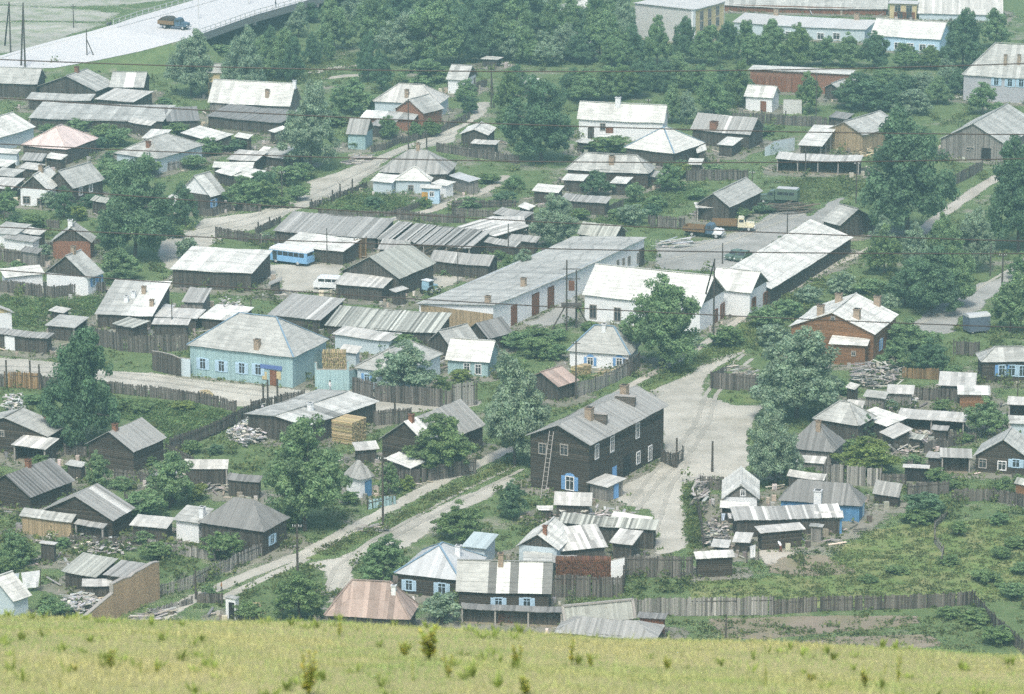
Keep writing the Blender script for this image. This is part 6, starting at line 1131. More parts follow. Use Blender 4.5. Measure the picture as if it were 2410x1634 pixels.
# ------------------------------------------------------------------ people
def person(label, t, base, h, shirt, trousers, face=0.0, walk=.18, z=0.0, bend=0.0):
    g0 = G(t, base, z); key = 'p%d' % len(bpy.data.objects)
    m = bpy.data.materials.new('clothing'); m.use_nodes = True; nt = m.node_tree; b = nt.nodes['Principled BSDF']; tc = nd(nt, 'ShaderNodeTexCoord'); sp = nd(nt, 'ShaderNodeSeparateXYZ'); nt.links.new(tc.outputs['Object'], sp.inputs[0])
    zz = sp.outputs[2]; col = mixc(nt, mth(nt, 'GREATER_THAN', zz, .92), trousers, shirt); col = mixc(nt, mth(nt, 'GREATER_THAN', zz, 1.47), col, (.45, .28, .2)); col = mixc(nt, mth(nt, 'LESS_THAN', zz, .09), col, (.03, .025, .02)); nt.links.new(col, b.inputs['Base Color']); b.inputs['Roughness'].default_value = .85
    J = {'pel': (0,0,.95), 'wa': (0,0,1.12), 'ch': (0,0,1.32), 'nk': (0,0,1.48), 'hd': (.02,0,1.6), 'tp': (.02,0,1.70), 'hl': (0,.1,.9), 'kl': (walk*.6,.1,.5), 'al': (walk*.9,.1,.09), 'tl': (walk*.9+.16,.1,.04), 'hr': (0,-.1,.9), 'kr': (-walk*.2,-.1,.5), 'ar': (-walk*1.1,-.1,.1), 'tr': (-walk*1.1+.16,-.1,.04), 'sl': (0,.2,1.4), 'el': (-.06,.26,1.12), 'wl': (.08,.27,.88), 'fl': (.11,.27,.79), 'sr': (0,-.2,1.4), 'er': (.03,-.26,1.12), 'wr': (.16,-.25,.9), 'fr': (.2,-.25,.82)}
    Rd = {'pel': .15, 'wa': .135, 'ch': .16, 'nk': .06, 'hd': .105, 'tp': .075, 'hl': .095, 'kl': .065, 'al': .045, 'tl': .035, 'hr': .095, 'kr': .065, 'ar': .045, 'tr': .035, 'sl': .06, 'el': .045, 'wl': .034, 'fl': .03, 'sr': .06, 'er': .045, 'wr': .034, 'fr': .03}
    E_ = ['pel-wa', 'wa-ch', 'ch-nk', 'nk-hd', 'hd-tp', 'pel-hl', 'hl-kl', 'kl-al', 'al-tl', 'pel-hr', 'hr-kr', 'kr-ar', 'ar-tr', 'ch-sl', 'sl-el', 'el-wl', 'wl-fl', 'ch-sr', 'sr-er', 'er-wr', 'wr-fr']
    if bend:
        for k in ('wa', 'ch', 'nk', 'hd', 'tp', 'sl', 'el', 'wl', 'fl', 'sr', 'er', 'wr', 'fr'): x, y, zc = J[k]; dz = zc - .95; J[k] = (x + dz * math.sin(bend), y, .95 + dz * math.cos(bend))
    ks = list(J); me = bpy.data.meshes.new('body'); me.from_pydata([J[k] for k in ks], [tuple(ks.index(q) for q in e.split('-')) for e in E_], [])
    root = empty('person', g0, face, label, 'person', 'people outdoors'); root.scale = (h / 1.75,) * 3
    o = link('body', me, root); sk = o.modifiers.new('Skin', 'SKIN'); 
    for i, k in enumerate(ks): me.skin_vertices[0].data[i].radius = (Rd[k], Rd[k]); me.skin_vertices[0].data[i].use_root = (k == 'pel')
    o.modifiers.new('Subdivision', 'SUBSURF').levels = 1; o.modifiers[-1].render_levels = 2; me.materials.append(m)
    hb = MB(); x, y, zc = J['tp']; 
    hr = bpy.data.meshes.new('hair'); bm = bmesh.new(); bmesh.ops.create_uvsphere(bm, u_segments=10, v_segments=6, radius=.115, matrix=Matrix.Translation((x - .02, y, zc - .02)))
    for f in bm.faces: f.smooth = True
    bm.to_mesh(hr); bm.free(); hr.materials.append(MATS['hairmat']); link('hair', hr, root)
mat('hairmat', (.03, .022, .018), var=.3)
person('person in white shirt walking past the teal woodpile gate', '32', (662,462), 1.7, (.75,.75,.74), (.35,.36,.38), .6); person('person in blue shirt on the footpath under the workshop tree', '33', (1595,185), 1.75, (.32,.45,.62), (.05,.05,.06), 2.2)
person('person in white top bending over in the blue house yard', '44', (178,375), 1.65, (.75,.76,.76), (.22,.08,.05), 2.6, .1, bend=.7); person('child in orange top on the forked dirt path', '41', (1955,720), 1.25, (.35,.18,.07), (.05,.045,.04), 3.4)
person('dark figure walking on the bridge deck by the railing', '12', (183,72), 1.75, (.06,.07,.09), (.04,.04,.05), .4, z=5.0); person('figure in grey standing on the highway pavement', '11', (950,258), 1.7, (.12,.14,.15), (.08,.08,.09), 1.0, z=3.9); person('figure in dark clothes beside the grey one on the highway pavement', '11', (975,256), 1.75, (.05,.06,.08), (.05,.05,.06), 1.4, z=3.9)
# ------------------------------------------------------------------ lumber, firewood, rubble
def pile(name, label, cat, t, poly, n, L, m, h=.8, log=False, ang=None, spread=.5, col=.3, stuff=True):
    P = [G(t, p).xy for p in poly]; xs = [p.x for p in P]; ys = [p.y for p in P]; rr = random.Random(n * 7 + int(xs[0])); mb = MB(); o = Vector((sum(xs)/len(xs), sum(ys)/len(ys), 0)); k = 0
    while k < n:
        p = Vector((rr.uniform(min(xs), max(xs)), rr.uniform(min(ys), max(ys))))
        if not inside(p, P): continue
        k += 1; a = (ang if ang is not None else rr.uniform(0, 3.14)) + rr.gauss(0, spread); l = L * rr.uniform(.5, 1.2); z = rr.uniform(0, h) * (1 - .4 * rr.random()); d = Vector((math.cos(a), math.sin(a), rr.gauss(0, .12))) * l / 2; c = Vector((p.x, p.y, 0)) - o + Vector((0, 0, z + .08)); q = max(.35, rr.gauss(1, col))
        cc = (q * rr.uniform(.9, 1.1), q, q * rr.uniform(.85, 1.1))
        if log: mb.bar(c - d, c + d, rr.uniform(.07, .13), cc, 6)
        else: mb.beam(c - d, c + d, rr.uniform(.12, .4), rr.uniform(.03, .09), cc)
    ob = mb.build(name, MATS[m]); ob.location = o; tag(ob, label, cat, 'piles of wood and scrap', 'stuff'); return ob
def woodstack(label, t, A, B, h, depth, m='freshwood', r=.11):
    a, b = G(t, A), G(t, B); d = b - a; L = d.length; ang = math.atan2(d.y, d.x); rr = random.Random(int(L * 100)); mb = MB(); z = r
    while z < h:
        x = rr.uniform(0, r)
        while x < L: q = rr.uniform(.6, 1.25); rd = r * rr.uniform(.75, 1.15); j = rr.uniform(-.06, .06); mb.bar((x, j, z), (x, depth + j, z), rd, (q, q * rr.uniform(.9, 1.05), q * rr.uniform(.75, 1)), 6); x += r * 1.95
        z += r * 1.75
    ob = mb.build('firewood_stack', MATS[m]); ob.location = a; ob.rotation_euler[2] = ang; tag(ob, label, 'firewood', 'stacks of firewood', 'stuff')
woodstack('big fresh yellow firewood stack beside the patchy white roof', '32', (860,935), (985,880), 3.0, 3.2); woodstack('yellow firewood heaped behind the teal gate', '32', (600,330), (800,330), 3.6, 1.6, r=.13)
woodstack('brown firewood stack with pale plank cover above the dark pen', '43', (410,660), (890,660), 3.0, 1.4, 'rust'); woodstack('rough cut wood stacked beside the tiny whitewashed privy', '41', (2165,960), (2310,950), 1.6, 1.2, 'freshwood', .14)
woodstack('yellow wood stacked behind the picket fence', '33', (590,330), (720,300), 1.4, 1.2); woodstack('dark wood stacked under the low open woodshed', '43', (-100,1000), (250,1010), 1.1, .8, 'rust')
pile('scrap_heap', 'colourful scrap heap beside the diagonal fence', 'scrap', '31', [(2000,860),(2330,640),(2480,720),(2330,900),(2150,960)], 420, .8, 'rubble', 1.4, col=.5); pile('plank_heap', 'heap of pale planks by the orange brown house', 'lumber', '34', [(800,420),(820,290),(1240,260),(1260,380),(1100,440)], 200, 2.0, 'oldwood', 1.9, col=.4)
pile('plank_heap', 'scrap boards lying around the tilted plank roof', 'lumber', '34', [(1110,1000),(1190,900),(1540,830),(1560,900),(1300,1010)], 170, 1.8, 'oldwood', 1.0, col=.4); pile('plank_heap', 'boards scattered beside the ruined long shed', 'lumber', '22', [(1850,700),(2150,580),(2300,560),(2000,740)], 60, 3, 'oldwood', .6)
pile('concrete_slabs', 'pale slabs stacked in the gravel truck yard', 'slabs', '23', [(1330,690),(1450,620),(1600,640),(1560,690)], 26, 4.0, 'concrete', 1.0, ang=.5, spread=.08, col=.1); pile('log_pile', 'long logs lying on the street before the blue boarded house', 'lumber', '12', [(780,1440),(900,1370),(1040,1390),(900,1460)], 40, 3.5, 'oldwood', .7, log=True, ang=.35, spread=.15)
pile('log_pile', 'logs on a trailer in front of the green box truck', 'lumber', '24', [(100,390),(150,320),(420,360),(390,395)], 30, 6, 'bark', 1.3, log=True, ang=.35, spread=.05); pile('rubble_heap', 'white plaster rubble heaped inside the adobe wall', 'rubble', '41', [(540,850),(640,790),(800,790),(900,870),(680,930)], 420, .7, 'rubble', 1.0, col=.15)
pile('plank_heap', 'boards leaning in the boarded pen by the square', 'lumber', '33', [(1860,420),(1950,330),(2150,330),(2150,400)], 60, 2.4, 'oldwood', 2.2, ang=.6, spread=.3); pile('log_pile', 'weathered logs leaning beside the post with guy wires', 'lumber', '33', [(1600,1440),(1640,1280),(1720,1300),(1740,1560)], 60, 2.2, 'oldwood', 1.6, ang=1.2, spread=.4)
pile('scrap_heap', 'household clutter in front of the drooping porch roof', 'scrap', '41', [(350,260),(620,220),(1000,290),(1150,350),(700,330)], 120, .6, 'rubble', .8, col=.5); pile('scrap_heap', 'clutter beside the laundry poles of the little white house', 'scrap', '43', [(1700,330),(1720,130),(1930,180),(1930,330)], 150, .8, 'oldwood', 1.4, col=.5)
pile('scrap_heap', 'junk strewn on the pale ragged roofs behind the pale blue house', 'scrap', '21', [(1900,1340),(1950,1240),(2140,1230),(2120,1330)], 90, .8, 'rubble', 2.6, col=.4); pile('plank_heap', 'fresh yellow beams before the half built house', 'lumber', '14', [(830,1400),(850,1340),(980,1330),(980,1400)], 40, 2.0, 'freshwood', .9)
pile('scrap_heap', 'white household scrap behind the log house with the attic hole', 'scrap', '31', [(0,640),(60,540),(190,520),(220,600),(100,660)], 90, .8, 'rubble', 1.2, col=.3); pile('sand_heap', 'pale sand mound spilled on the street by the fence corner', 'sand', '31', [(1750,520),(1780,470),(1860,480),(1880,540)], 260, .5, 'freshwood', .5, col=.06)
pile('plank_heap', 'planks laid over the ditch at the roadside pole', 'lumber', '42', [(950,200),(980,150),(1130,160),(1110,200)], 30, 2.6, 'oldwood', .3, ang=.1, spread=.1, col=.15); pile('plank_heap', 'grey driftwood planks below the fence of the winding path', 'lumber', '41', [(1130,1000),(1400,880),(1480,920),(1340,1000)], 60, 2.6, 'oldwood', .4, ang=.5, spread=.1)
pile('sawn_boards', 'stack of yellow boards beside the picket fence cottage', 'lumber', '33', [(800,320),(940,260),(960,290),(830,340)], 24, 4, 'freshwood', .6, ang=.6, spread=.03)
pile('scrap_heap', 'jumbled boards between the grey huts below the plank heap', 'scrap', '34', [(1100,490),(1350,470),(1400,610),(1150,630)], 150, 1.2, 'oldwood', 1.0, col=.5); pile('scrap_heap', 'jumbled boards behind the large patched board roof', 'scrap', '43', [(400,150),(900,60),(1250,150),(800,210)], 160, 1.6, 'oldwood', 2.0, col=.45)
pile('scrap_heap', 'firewood and scrap under the flat pale littered roof', 'scrap', '21', [(1350,1350),(1700,1340),(1900,1380),(1500,1420)], 130, .9, 'oldwood', .8, col=.5); pile('scrap_heap', 'boards and tins in the yard of the narrow plank roofed house', 'scrap', '41', [(640,330),(1100,260),(1200,390),(700,410)], 120, .8, 'oldwood', .6, col=.5); pile('scrap_heap', 'poles and boards around the pale roofed open log shed', 'scrap', '31', [(1500,1220),(2000,1230),(2100,1340),(1700,1370)], 130, 1.6, 'oldwood', .9, col=.5)
# adobe wall, privy, sheets, laundry
def poly_wall(name, label, cat, t, base, prof, m, th=.45):
    P0, P1 = G(t, base[0]), G(t, base[1]); d = P1 - P0; L = d.length; root = empty(name, P0, math.atan2(d.y, d.x), label, cat); mb = MB()
    for (s0, h0), (s1, h1) in zip(prof, prof[1:]):
        if s1 - s0 < 1e-3: continue
        mb.hexa([(s0*L,0,-.4),(s1*L,0,-.4),(s1*L,th,-.4),(s0*L,th,-.4)], [(s0*L,0,h0),(s1*L,0,h1),(s1*L,th,h1),(s0*L,th,h0)], random.Random(int(s0*99)).uniform(.9, 1.1))
    mb.build('wall', MATS[m], root); cp = MB()
    for (s0, h0), (s1, h1) in zip(prof, prof[1:]):
        if s1 - s0 < 1e-3: continue
        cp.beam((s0*L, th/2, h0 + .05), (s1*L, th/2, h1 + .05), th * 1.1, .1)
    cp.build('coping', MATS['oldwood'], root); return root
poly_wall('adobe_wall', 'tall ruined brown adobe wall with jagged top', 'wall', '41', ((700,1110), (1412,782)), [(0,1.6),(.1,1.9),(.25,2.5),(.42,3.1),(.421,4.2),(.55,4.3),(.64,4.1),(.70,4.35),(.8,4.4),(.92,4.6),(1,4.4)], 'adobe')
poly_wall('plank_screen', 'white painted board panel beside the brown firewood stack', 'screen', '43', ((890,660), (1010,655)), [(0,2.9),(1,3.2)], 'whitewash', .08)
poly_wall('white_gate', 'white gate panel before the brick garages', 'gate', '14', ((200,1005), (362,1010)), [(0,2.7),(1,2.7)], 'concrete', .12)
poly_wall('board_gate', 'pale teal double gate beside the pale blue house', 'gate', '32', ((530,442), (830,446)), [(0,3.9),(.06,3.9),(.061,2.9),(.94,2.9),(.941,4.2),(1,4.2)], 'tealpaint', .15); poly_wall('board_gate', 'pale teal fence wing next to the double gate', 'gate', '32', ((832,446), (915,405)), [(0,2.8),(.6,2.6),(1,2.0)], 'tealpaint', .12)
poly_wall('board_gate', 'weathered brown gate with little roof beside the pale blue house', 'gate', '31', ((1345,270), (1590,325)), [(0,2.8),(.3,2.9),(.7,2.9),(1,2.6)], 'plank', .15); poly_wall('porch_screen', 'pale side panel next to the weathered brown gate', 'gate', '31', ((1592,318), (1680,330)), [(0,2.6),(1,2.6)], 'bluewash', .1)
poly_wall('sheet_hoarding', 'blue and white hoarding by the open shelter', 'screen', '14', ((40,1380), (300,1330)), [(0,1.6),(.3,2.4),(1,2.4)], 'bluewash', .1)
def privy():
    inf = house('privy', 'tiny whitewashed privy with dark doorway above the grass brow', 'outhouse', '41', (2080,790), (2150,775), (1965,780), 'flat', b=975, rm='slate', wall='whitewash', oh=.12, doors=[('L', (2045,900), .55, 1.9, 'dark')])
privy()
house('privy', 'grey plank privy in the weeds behind the adobe wall', 'outhouse', '41', (480,310), (550,295), (330,300), 'flat', b=470, rm='paleroof', wall='plank', oh=.3)
def laundry(label, t, p0, p1, zt, items):
    a, b = G(t, p0), G(t, p1); root = empty('clothes_line', a, 0, label, 'clothes line'); d = b - a; rr = random.Random(int(a.x * 9)); cb = MB(); cb.bar((0,0,zt), d + Vector((0,0,zt)), .015, n=5); cb.build('cord', MATS['oldwood'], root)
    for P in (Vector((0,0,0)), d): pb = MB(); pb.bar(P + Vector((0,0,-.3)), P + Vector((0,0,zt + .15)), .06, n=6); pb.build('post', MATS['pole'], root)
    n = d.normalized()
    for s, w_, h, c in items:
        mname = 'cloth%d%d%d' % tuple(int(x * 99) for x in c); mat(mname, c, var=.12, dirtamt=.1); c0 = d * s; st = 5; mb = MB(); side = Vector((-n.y, n.x, 0)); vs_ = []
        for j in range(4):
            for i in range(st + 1): vs_.append(c0 + n * (w_ * (i / st - .5) * (1 - .08 * j)) + Vector((0, 0, zt - .02 - h * j / 3)) + side * (.09 * math.sin(i * 2.1 + s * 9 + j) * j / 3))
        mb.add(vs_, [(j*(st+1)+i, j*(st+1)+i+1, (j+1)*(st+1)+i+1, (j+1)*(st+1)+i) for j in range(3) for i in range(st)]); mb.build('garment', MATS[mname], root)
laundry('washing line of coloured clothes before the little white roofed house', '43', (1860,190), (2110,180), 2.3, [(.08,.5,.9,(.5,.58,.68)), (.2,.35,.8,(.03,.03,.04)), (.36,.9,.7,(.75,.76,.78)), (.56,.4,.9,(.78,.5,.3)), (.7,.5,1.2,(.8,.78,.7)), (.88,.4,.8,(.7,.45,.2))])
laundry('single white sheet drying by the byre', '43', (2090,470), (2190,440), 2.0, [(.5,1.0,1.5,(.8,.8,.8))]); laundry('white sheets hung beside the white roofed house with brick corner', '41', (60,760), (360,720), 2.6, [(.2,1.5,1.7,(.6,.66,.72)), (.72,2.3,2.0,(.8,.81,.82))])
# ladder on the two storey log house
def ladder():
    b0 = G('33', (290,1405)); b1 = G('33', (250,1395)); top = HOUSES['loghouse']; a = top['org']; root = empty('ladder', b0, 0, 'long wooden ladder leaning on the log house gable', 'ladder')
    q = top['hit']('L', (380,800)); c, s = math.cos(top['ang']), math.sin(top['ang']); W_ = Vector((a.x + q.x*c - q.y*s, a.y + q.x*s + q.y*c, q.z)); ez = Vector((-s, c, 0)) * .32; ex = Vector((-c, -s, 0)) * .35
    foot = Vector((b0.x, b0.y, 0)); tp = W_ + ex
    for k in (-1, 1): mb = MB(); mb.beam(foot + ez*k - b0, tp + ez*k*.9 - b0, .08, .08); mb.build('side_rail', MATS['oldwood'], root)
    n = 15; rg = MB(); L_ = (ez * 2).length; 
    for i in range(1, n):
        P = foot.lerp(tp, i / n) - b0; mb = MB(); mb.beam(P - ez*.95, P + ez*.95, .05, .05); mb.build('rung', MATS['oldwood'], root)
ladder()
# parapets behind the chimneys of the log house, attic vent of the blue house sign
def extras():
    hh = HOUSES['loghouse']
    for k, (u, v) in enumerate(((770,700), (1020,545))):
        dd = ray(px('33', (u, v))); kk = (11 - CAM_H) / dd.z
        for i in range(300):
            q = hh['loc'](Vector((0,0,CAM_H)) + dd * (kk + i * .12))
            if 0 < q.x < hh['W'] and 0 < q.y < hh['D'] and q.z <= hh['rz'](q.x, q.y): break
        b = MB(); b.box(-1.3, 1.3, -.35, .35, -.5, .75); o = b.build('roof_parapet', MATS['hplank'], hh['root']); o.location = q; o.rotation_euler[2] = -math.pi/2 + .25
        b = MB(); b.box(-1.4, 1.4, -.45, .45, .75, .82); o2 = b.build('parapet_cap', MATS['oldwood'], o)
    hb = HOUSES['bluehouse']; q = hb['hit']('L', (145,240)); q.x -= .1
    mat('signblue', (.10, .16, .36), var=.1)
    b = MB(); b.box(-.06, .02, -1.7, 1.7, -.28, .28); o = b.build('sign_board', MATS['signblue'], hb['root']); o.location = q
    for u, m_ in ((85,'dooryellow'), (210,'dooryellow')):
        q2 = hb['hit']('L', (u, 315)); b = MB(); b.box(-.09, 0, -.35, .35, -.55, .55); o = b.build('notice_board', MATS['yellowwall'], hb['root']); o.location = (q2.x, q2.y, q2.z)
    r_ = HOUSES['ruin']; W_, D_ = r_['W'], r_['D']
    for a, b_ in (((0,0,1.35),(W_,0,3.3)), ((0,D_,1.35),(W_,D_,3.3)), ((W_,0,3.3),(W_,D_,3.3))): mb = MB(); mb.beam(a, b_, .3, .2); mb.build('rim_board', MATS['oldwood'], r_['root'])
    g_ = HOUSES['garage']; b = MB(); b.box(g_['x0'] - .03, g_['x0'] - .01, g_['y0'], g_['y1'] - .3, 0, 3.0); b.build('end_wall_boarding', MATS['tan'], g_['root'])
extras()
def corner_front():
    c = HOUSES['cornerblock']; b = MB(); b.box(c['x0'] + 1.0, c['x1'] - .3, c['y0'] - .018, c['y0'] - .004, .2, c['h'] - .5); b.build('facade', MATS['yellowwall'], c['root'])
    b = MB(); b.box(c['x0'] - .1, c['x0'] + .9, c['y0'] - .12, c['y0'] + .3, 0, c['h'] - .1); b.build('corner_pier', MATS['whitewash'], c['root'])
corner_front()
# ------------------------------------------------------------------ ground cover
import numpy as np
FOOT = []
for k, hh in HOUSES.items():
    c, s = math.cos(hh['ang']), math.sin(hh['ang']); o = hh['org']; q = [(0,0), (hh['W'],0), (hh['W'],hh['D']), (0,hh['D'])]
    FOOT.append([Vector((o.x + x*c - y*s, o.y + x*s + y*c)) for x, y in q])
FB = [(min(p.x for p in f), max(p.x for p in f), min(p.y for p in f), max(p.y for p in f)) for f in FOOT]
def blocked(p, roads=True):
    for f, b in zip(FOOT, FB):
        if b[0] <= p.x <= b[1] and b[2] <= p.y <= b[3] and inside(p, f): return True
    if roads:
        for f, b in ROADS:
            if b[0] <= p.x <= b[1] and b[2] <= p.y <= b[3] and inside(p, f): return True
    return False
def tuft(mb, x, y, z, h, w_, n, rr, tone, lw=.12):
    for i in range(n):
        a = rr.uniform(0, 6.28); r = w_ * rr.random() ** .6; p = Vector((x + math.cos(a) * r, y + math.sin(a) * r, z + h * rr.random() * .8)); s = lw * rr.uniform(.6, 1.5)
        nn = Vector((rr.gauss(0, .7), rr.gauss(0, .7), rr.gauss(.7, .5))).normalized(); u = nn.orthogonal().normalized(); u.rotate(Matrix.Rotation(rr.uniform(0, 6.28), 3, nn)); v = nn.cross(u) * .7; q = tone * rr.uniform(.75, 1.25)
        mb.add([p - u*s, p - v*s, p + u*s, p + v*s], [(0,1,2,3)], (q * rr.uniform(.85, 1.2), q, q * rr.uniform(.75, 1.1)))
def cover(name, label, t, poly, n, h, w_=.7, nl=16, m='leaf_weed', lw=.12):
    P = [G(t, p).xy for p in poly]; xs = [p.x for p in P]; ys = [p.y for p in P]; rr = random.Random(n + int(xs[0])); mb = MB(); k = 0; tr_ = 0
    while k < n and tr_ < n * 6:
        tr_ += 1; p = Vector((rr.uniform(min(xs), max(xs)), rr.uniform(min(ys), max(ys))))
        if not inside(p, P) or blocked(p, False): continue
        k += 1; f = .6 + .8 * noise.noise((p.x * .15, p.y * .15, 1)); tuft(mb, p.x, p.y, 0, h * rr.uniform(.4, 1.2) * max(.4, f + .4), w_ * rr.uniform(.6, 1.3), nl, rr, .8 + .5 * noise.noise((p.x * .3, p.y * .3, 5)), lw)
    o = mb.build(name, MATS[m]); tag(o, label, 'plants', None, 'stuff')
cover('garden_crops', 'lush green garden growth inside the street fence', '31', [(1050,540),(1700,570),(2060,660),(1500,960),(1400,760),(1050,700)], 900, .6, m='leaf_fresh')
cover('garden_crops', 'green garden growth before the blue washed cottage', '22', [(600,380),(750,270),(1000,180),(1350,210),(1440,300),(1230,400),(800,400)], 500, .8, m='leaf_fresh'); cover('weeds', 'weeds on the slope above the long grey fence', '44', [(-600,640),(0,600),(500,480),(900,200),(2324,60),(2500,500),(2400,820),(1880,800),(1350,840),(600,860),(-600,880)], 1500, .2)
cover('weeds', 'weeds below the long grey fence', '44', [(-700,1000),(0,960),(700,1100),(1500,950),(1870,880),(2050,1080),(2200,1260),(1400,1290),(-600,1230)], 260, .3); cover('garden_crops', 'overgrown garden beneath the board fence of the steep gable house', '21', [(0,1120),(450,1170),(930,1110),(850,1280),(400,1380),(100,1380),(0,1300)], 700, .8, m='leaf_fresh')
cover('weeds', 'weeds on the lawn beside the open shelter', '24', [(170,100),(900,40),(960,180),(700,230),(420,320),(330,250)], 500, .4); cover('weeds', 'weeds along the workshop verge', 'S', [(1500,915),(1640,842),(1860,690),(1990,640),(1900,720),(1740,830),(1600,890)], 700, .45)
cover('weeds', 'weeds on the strip between the two dirt tracks', 'S', [(720,1300),(880,1245),(1060,1150),(1230,1065),(1240,1080),(1060,1175),(900,1250),(780,1310)], 500, .3); cover('weeds', 'weeds in the slanting grass of the hipped houses lane', '23', [(700,480),(1000,270),(1500,120),(1700,150),(1500,330),(1150,440),(1000,500)], 700, .5, m='leaf_fresh')
cover('weeds', 'weeds on the bank beneath the bridge', '12', [(0,700),(300,500),(700,440),(900,480),(900,560),(600,720),(300,760)], 500, .8); cover('weeds', 'weeds beside the lane at the alley by the log house', '33', [(1540,1280),(1640,1300),(1690,1574),(1720,1850),(1590,1850),(1540,1500)], 260, .5)
def worn_ground():
    cs = 1.6; xs = np.arange(-150, 150, cs); ys = np.arange(398, 830, cs); X, Y = np.meshgrid(xs, ys); D = np.full(X.shape, 99.0)
    for hh in HOUSES.values():
        c, s_ = math.cos(hh['ang']), math.sin(hh['ang']); dx, dy = X - hh['org'].x, Y - hh['org'].y; lx = dx*c + dy*s_; ly = -dx*s_ + dy*c
        qx = np.maximum(np.maximum(-lx, lx - hh['W']), 0); qy = np.maximum(np.maximum(-ly, ly - hh['D']), 0); D = np.minimum(D, np.hypot(qx, qy))
    val = np.clip(1.0 - (D - .3) / 3.6, 0, 1); ny, nx = X.shape; vs_ = np.stack([X, Y, np.full(X.shape, .002)], -1).reshape(-1, 3); i, j = np.meshgrid(np.arange(nx - 1), np.arange(ny - 1)); a = (j * nx + i).ravel(); q = np.stack([a, a + 1, a + nx + 1, a + nx], -1); v = val.ravel()
    q = q[v[q].max(1) > 0]; used, inv = np.unique(q, return_inverse=True); q = inv.reshape(-1, 4)
    me = bpy.data.meshes.new('yard_ground'); me.from_pydata(vs_[used].tolist(), [], q.tolist()); at = me.color_attributes.new('Col', 'FLOAT_COLOR', 'CORNER'); k = v[used][q.ravel()]; at.data.foreach_set('color', np.stack([k, k, k, np.ones_like(k)], -1).ravel()); me.materials.append(MATS['yarddirt']); tag(link('yard_ground', me), kind='structure')
worn_ground()
def clutter():
    rr = random.Random(77); mb = MB()
    for f in FOOT:
        for n in range(rr.randrange(4, 16)):
            i = rr.randrange(4); a, b = f[i], f[(i + 1) % 4]; out = Vector(((b - a).y, -(b - a).x)).normalized(); p = a.lerp(b, rr.random()) + out * rr.uniform(.2, 2.2)
            if blocked(p): continue
            q = max(.3, rr.gauss(1, .45)); cc = (q * rr.uniform(.9, 1.15), q, q * rr.uniform(.8, 1.1)); an = rr.uniform(0, 3.14); l = rr.uniform(.4, 2.6); z = rr.uniform(.03, .5); d = Vector((math.cos(an), math.sin(an), rr.gauss(0, .12))) * l / 2; c = Vector((p.x, p.y, z)); k = rr.random()
            if k < .6: mb.beam(c - d, c + d, rr.uniform(.1, .3), rr.uniform(.04, .12), cc)
            elif k < .8: h_ = rr.uniform(.3, 1.0); mb.box(p.x - h_ * .4, p.x + h_ * .4, p.y - h_ * .3, p.y + h_ * .3, 0, h_, cc)
            else: mb.bar((p.x, p.y, 0), (p.x, p.y, rr.uniform(.4, .9)), rr.uniform(.2, .32), cc, 9)
    tag(mb.build('yard_clutter', MATS['oldwood']), 'boards, boxes and barrels lying about in the yards', 'clutter', None, 'stuff')
clutter()
def scatter():
    rr = random.Random(99); mb = MB(); k = 0
    while k < 5200:
        q = (rr.uniform(-60, 2470), 20 + 1480 * rr.random() ** 1.0); p = G('S', q).xy
        if blocked(p): continue
        if noise.noise((p.x * .045, p.y * .045, 7)) < -.25 and rr.random() < .8: continue
        k += 1; tuft(mb, p.x, p.y, 0, rr.uniform(.15, .7), rr.uniform(.4, 1.3), 16, rr, .75 + .45 * noise.noise((p.x * .1, p.y * .1, 2)), .17)
    for i in range(1700):                 # nettle thickets and low bushes
        q = (rr.uniform(-60, 2470), 100 + 1330 * rr.random()); p = G('S', q).xy
        if blocked(p) or noise.noise((p.x * .06, p.y * .06, 3)) < -.1: continue
        t0 = .8 + .4 * noise.noise((p.x * .2, p.y * .2, 8)); hh_ = rr.uniform(.6, 2.0)
        for j in range(3): tuft(mb, p.x + rr.gauss(0, .6), p.y + rr.gauss(0, .6), hh_ * .15 * j, hh_ * (.5 + .25 * j), .8, 24, rr, t0, .19)
    for f in FOOT:                       # weeds along the feet of the walls
        for i in range(4):
            a, b = f[i], f[(i + 1) % 4]; n = int((b - a).length / 1.1); out = Vector(((b - a).y, -(b - a).x)).normalized()
            for j in range(n):
                if rr.random() < .6: p = a.lerp(b, (j + rr.random()) / n) + out * rr.uniform(.1, .6); tuft(mb, p.x, p.y, 0, rr.uniform(.2, .8), .45, 9, rr, rr.uniform(.7, 1.1), .15)
    tag(mb.build('weeds', MATS['leaf_weed']), 'scattered weeds and nettles over the yards and along walls', 'plants', None, 'stuff')
scatter()
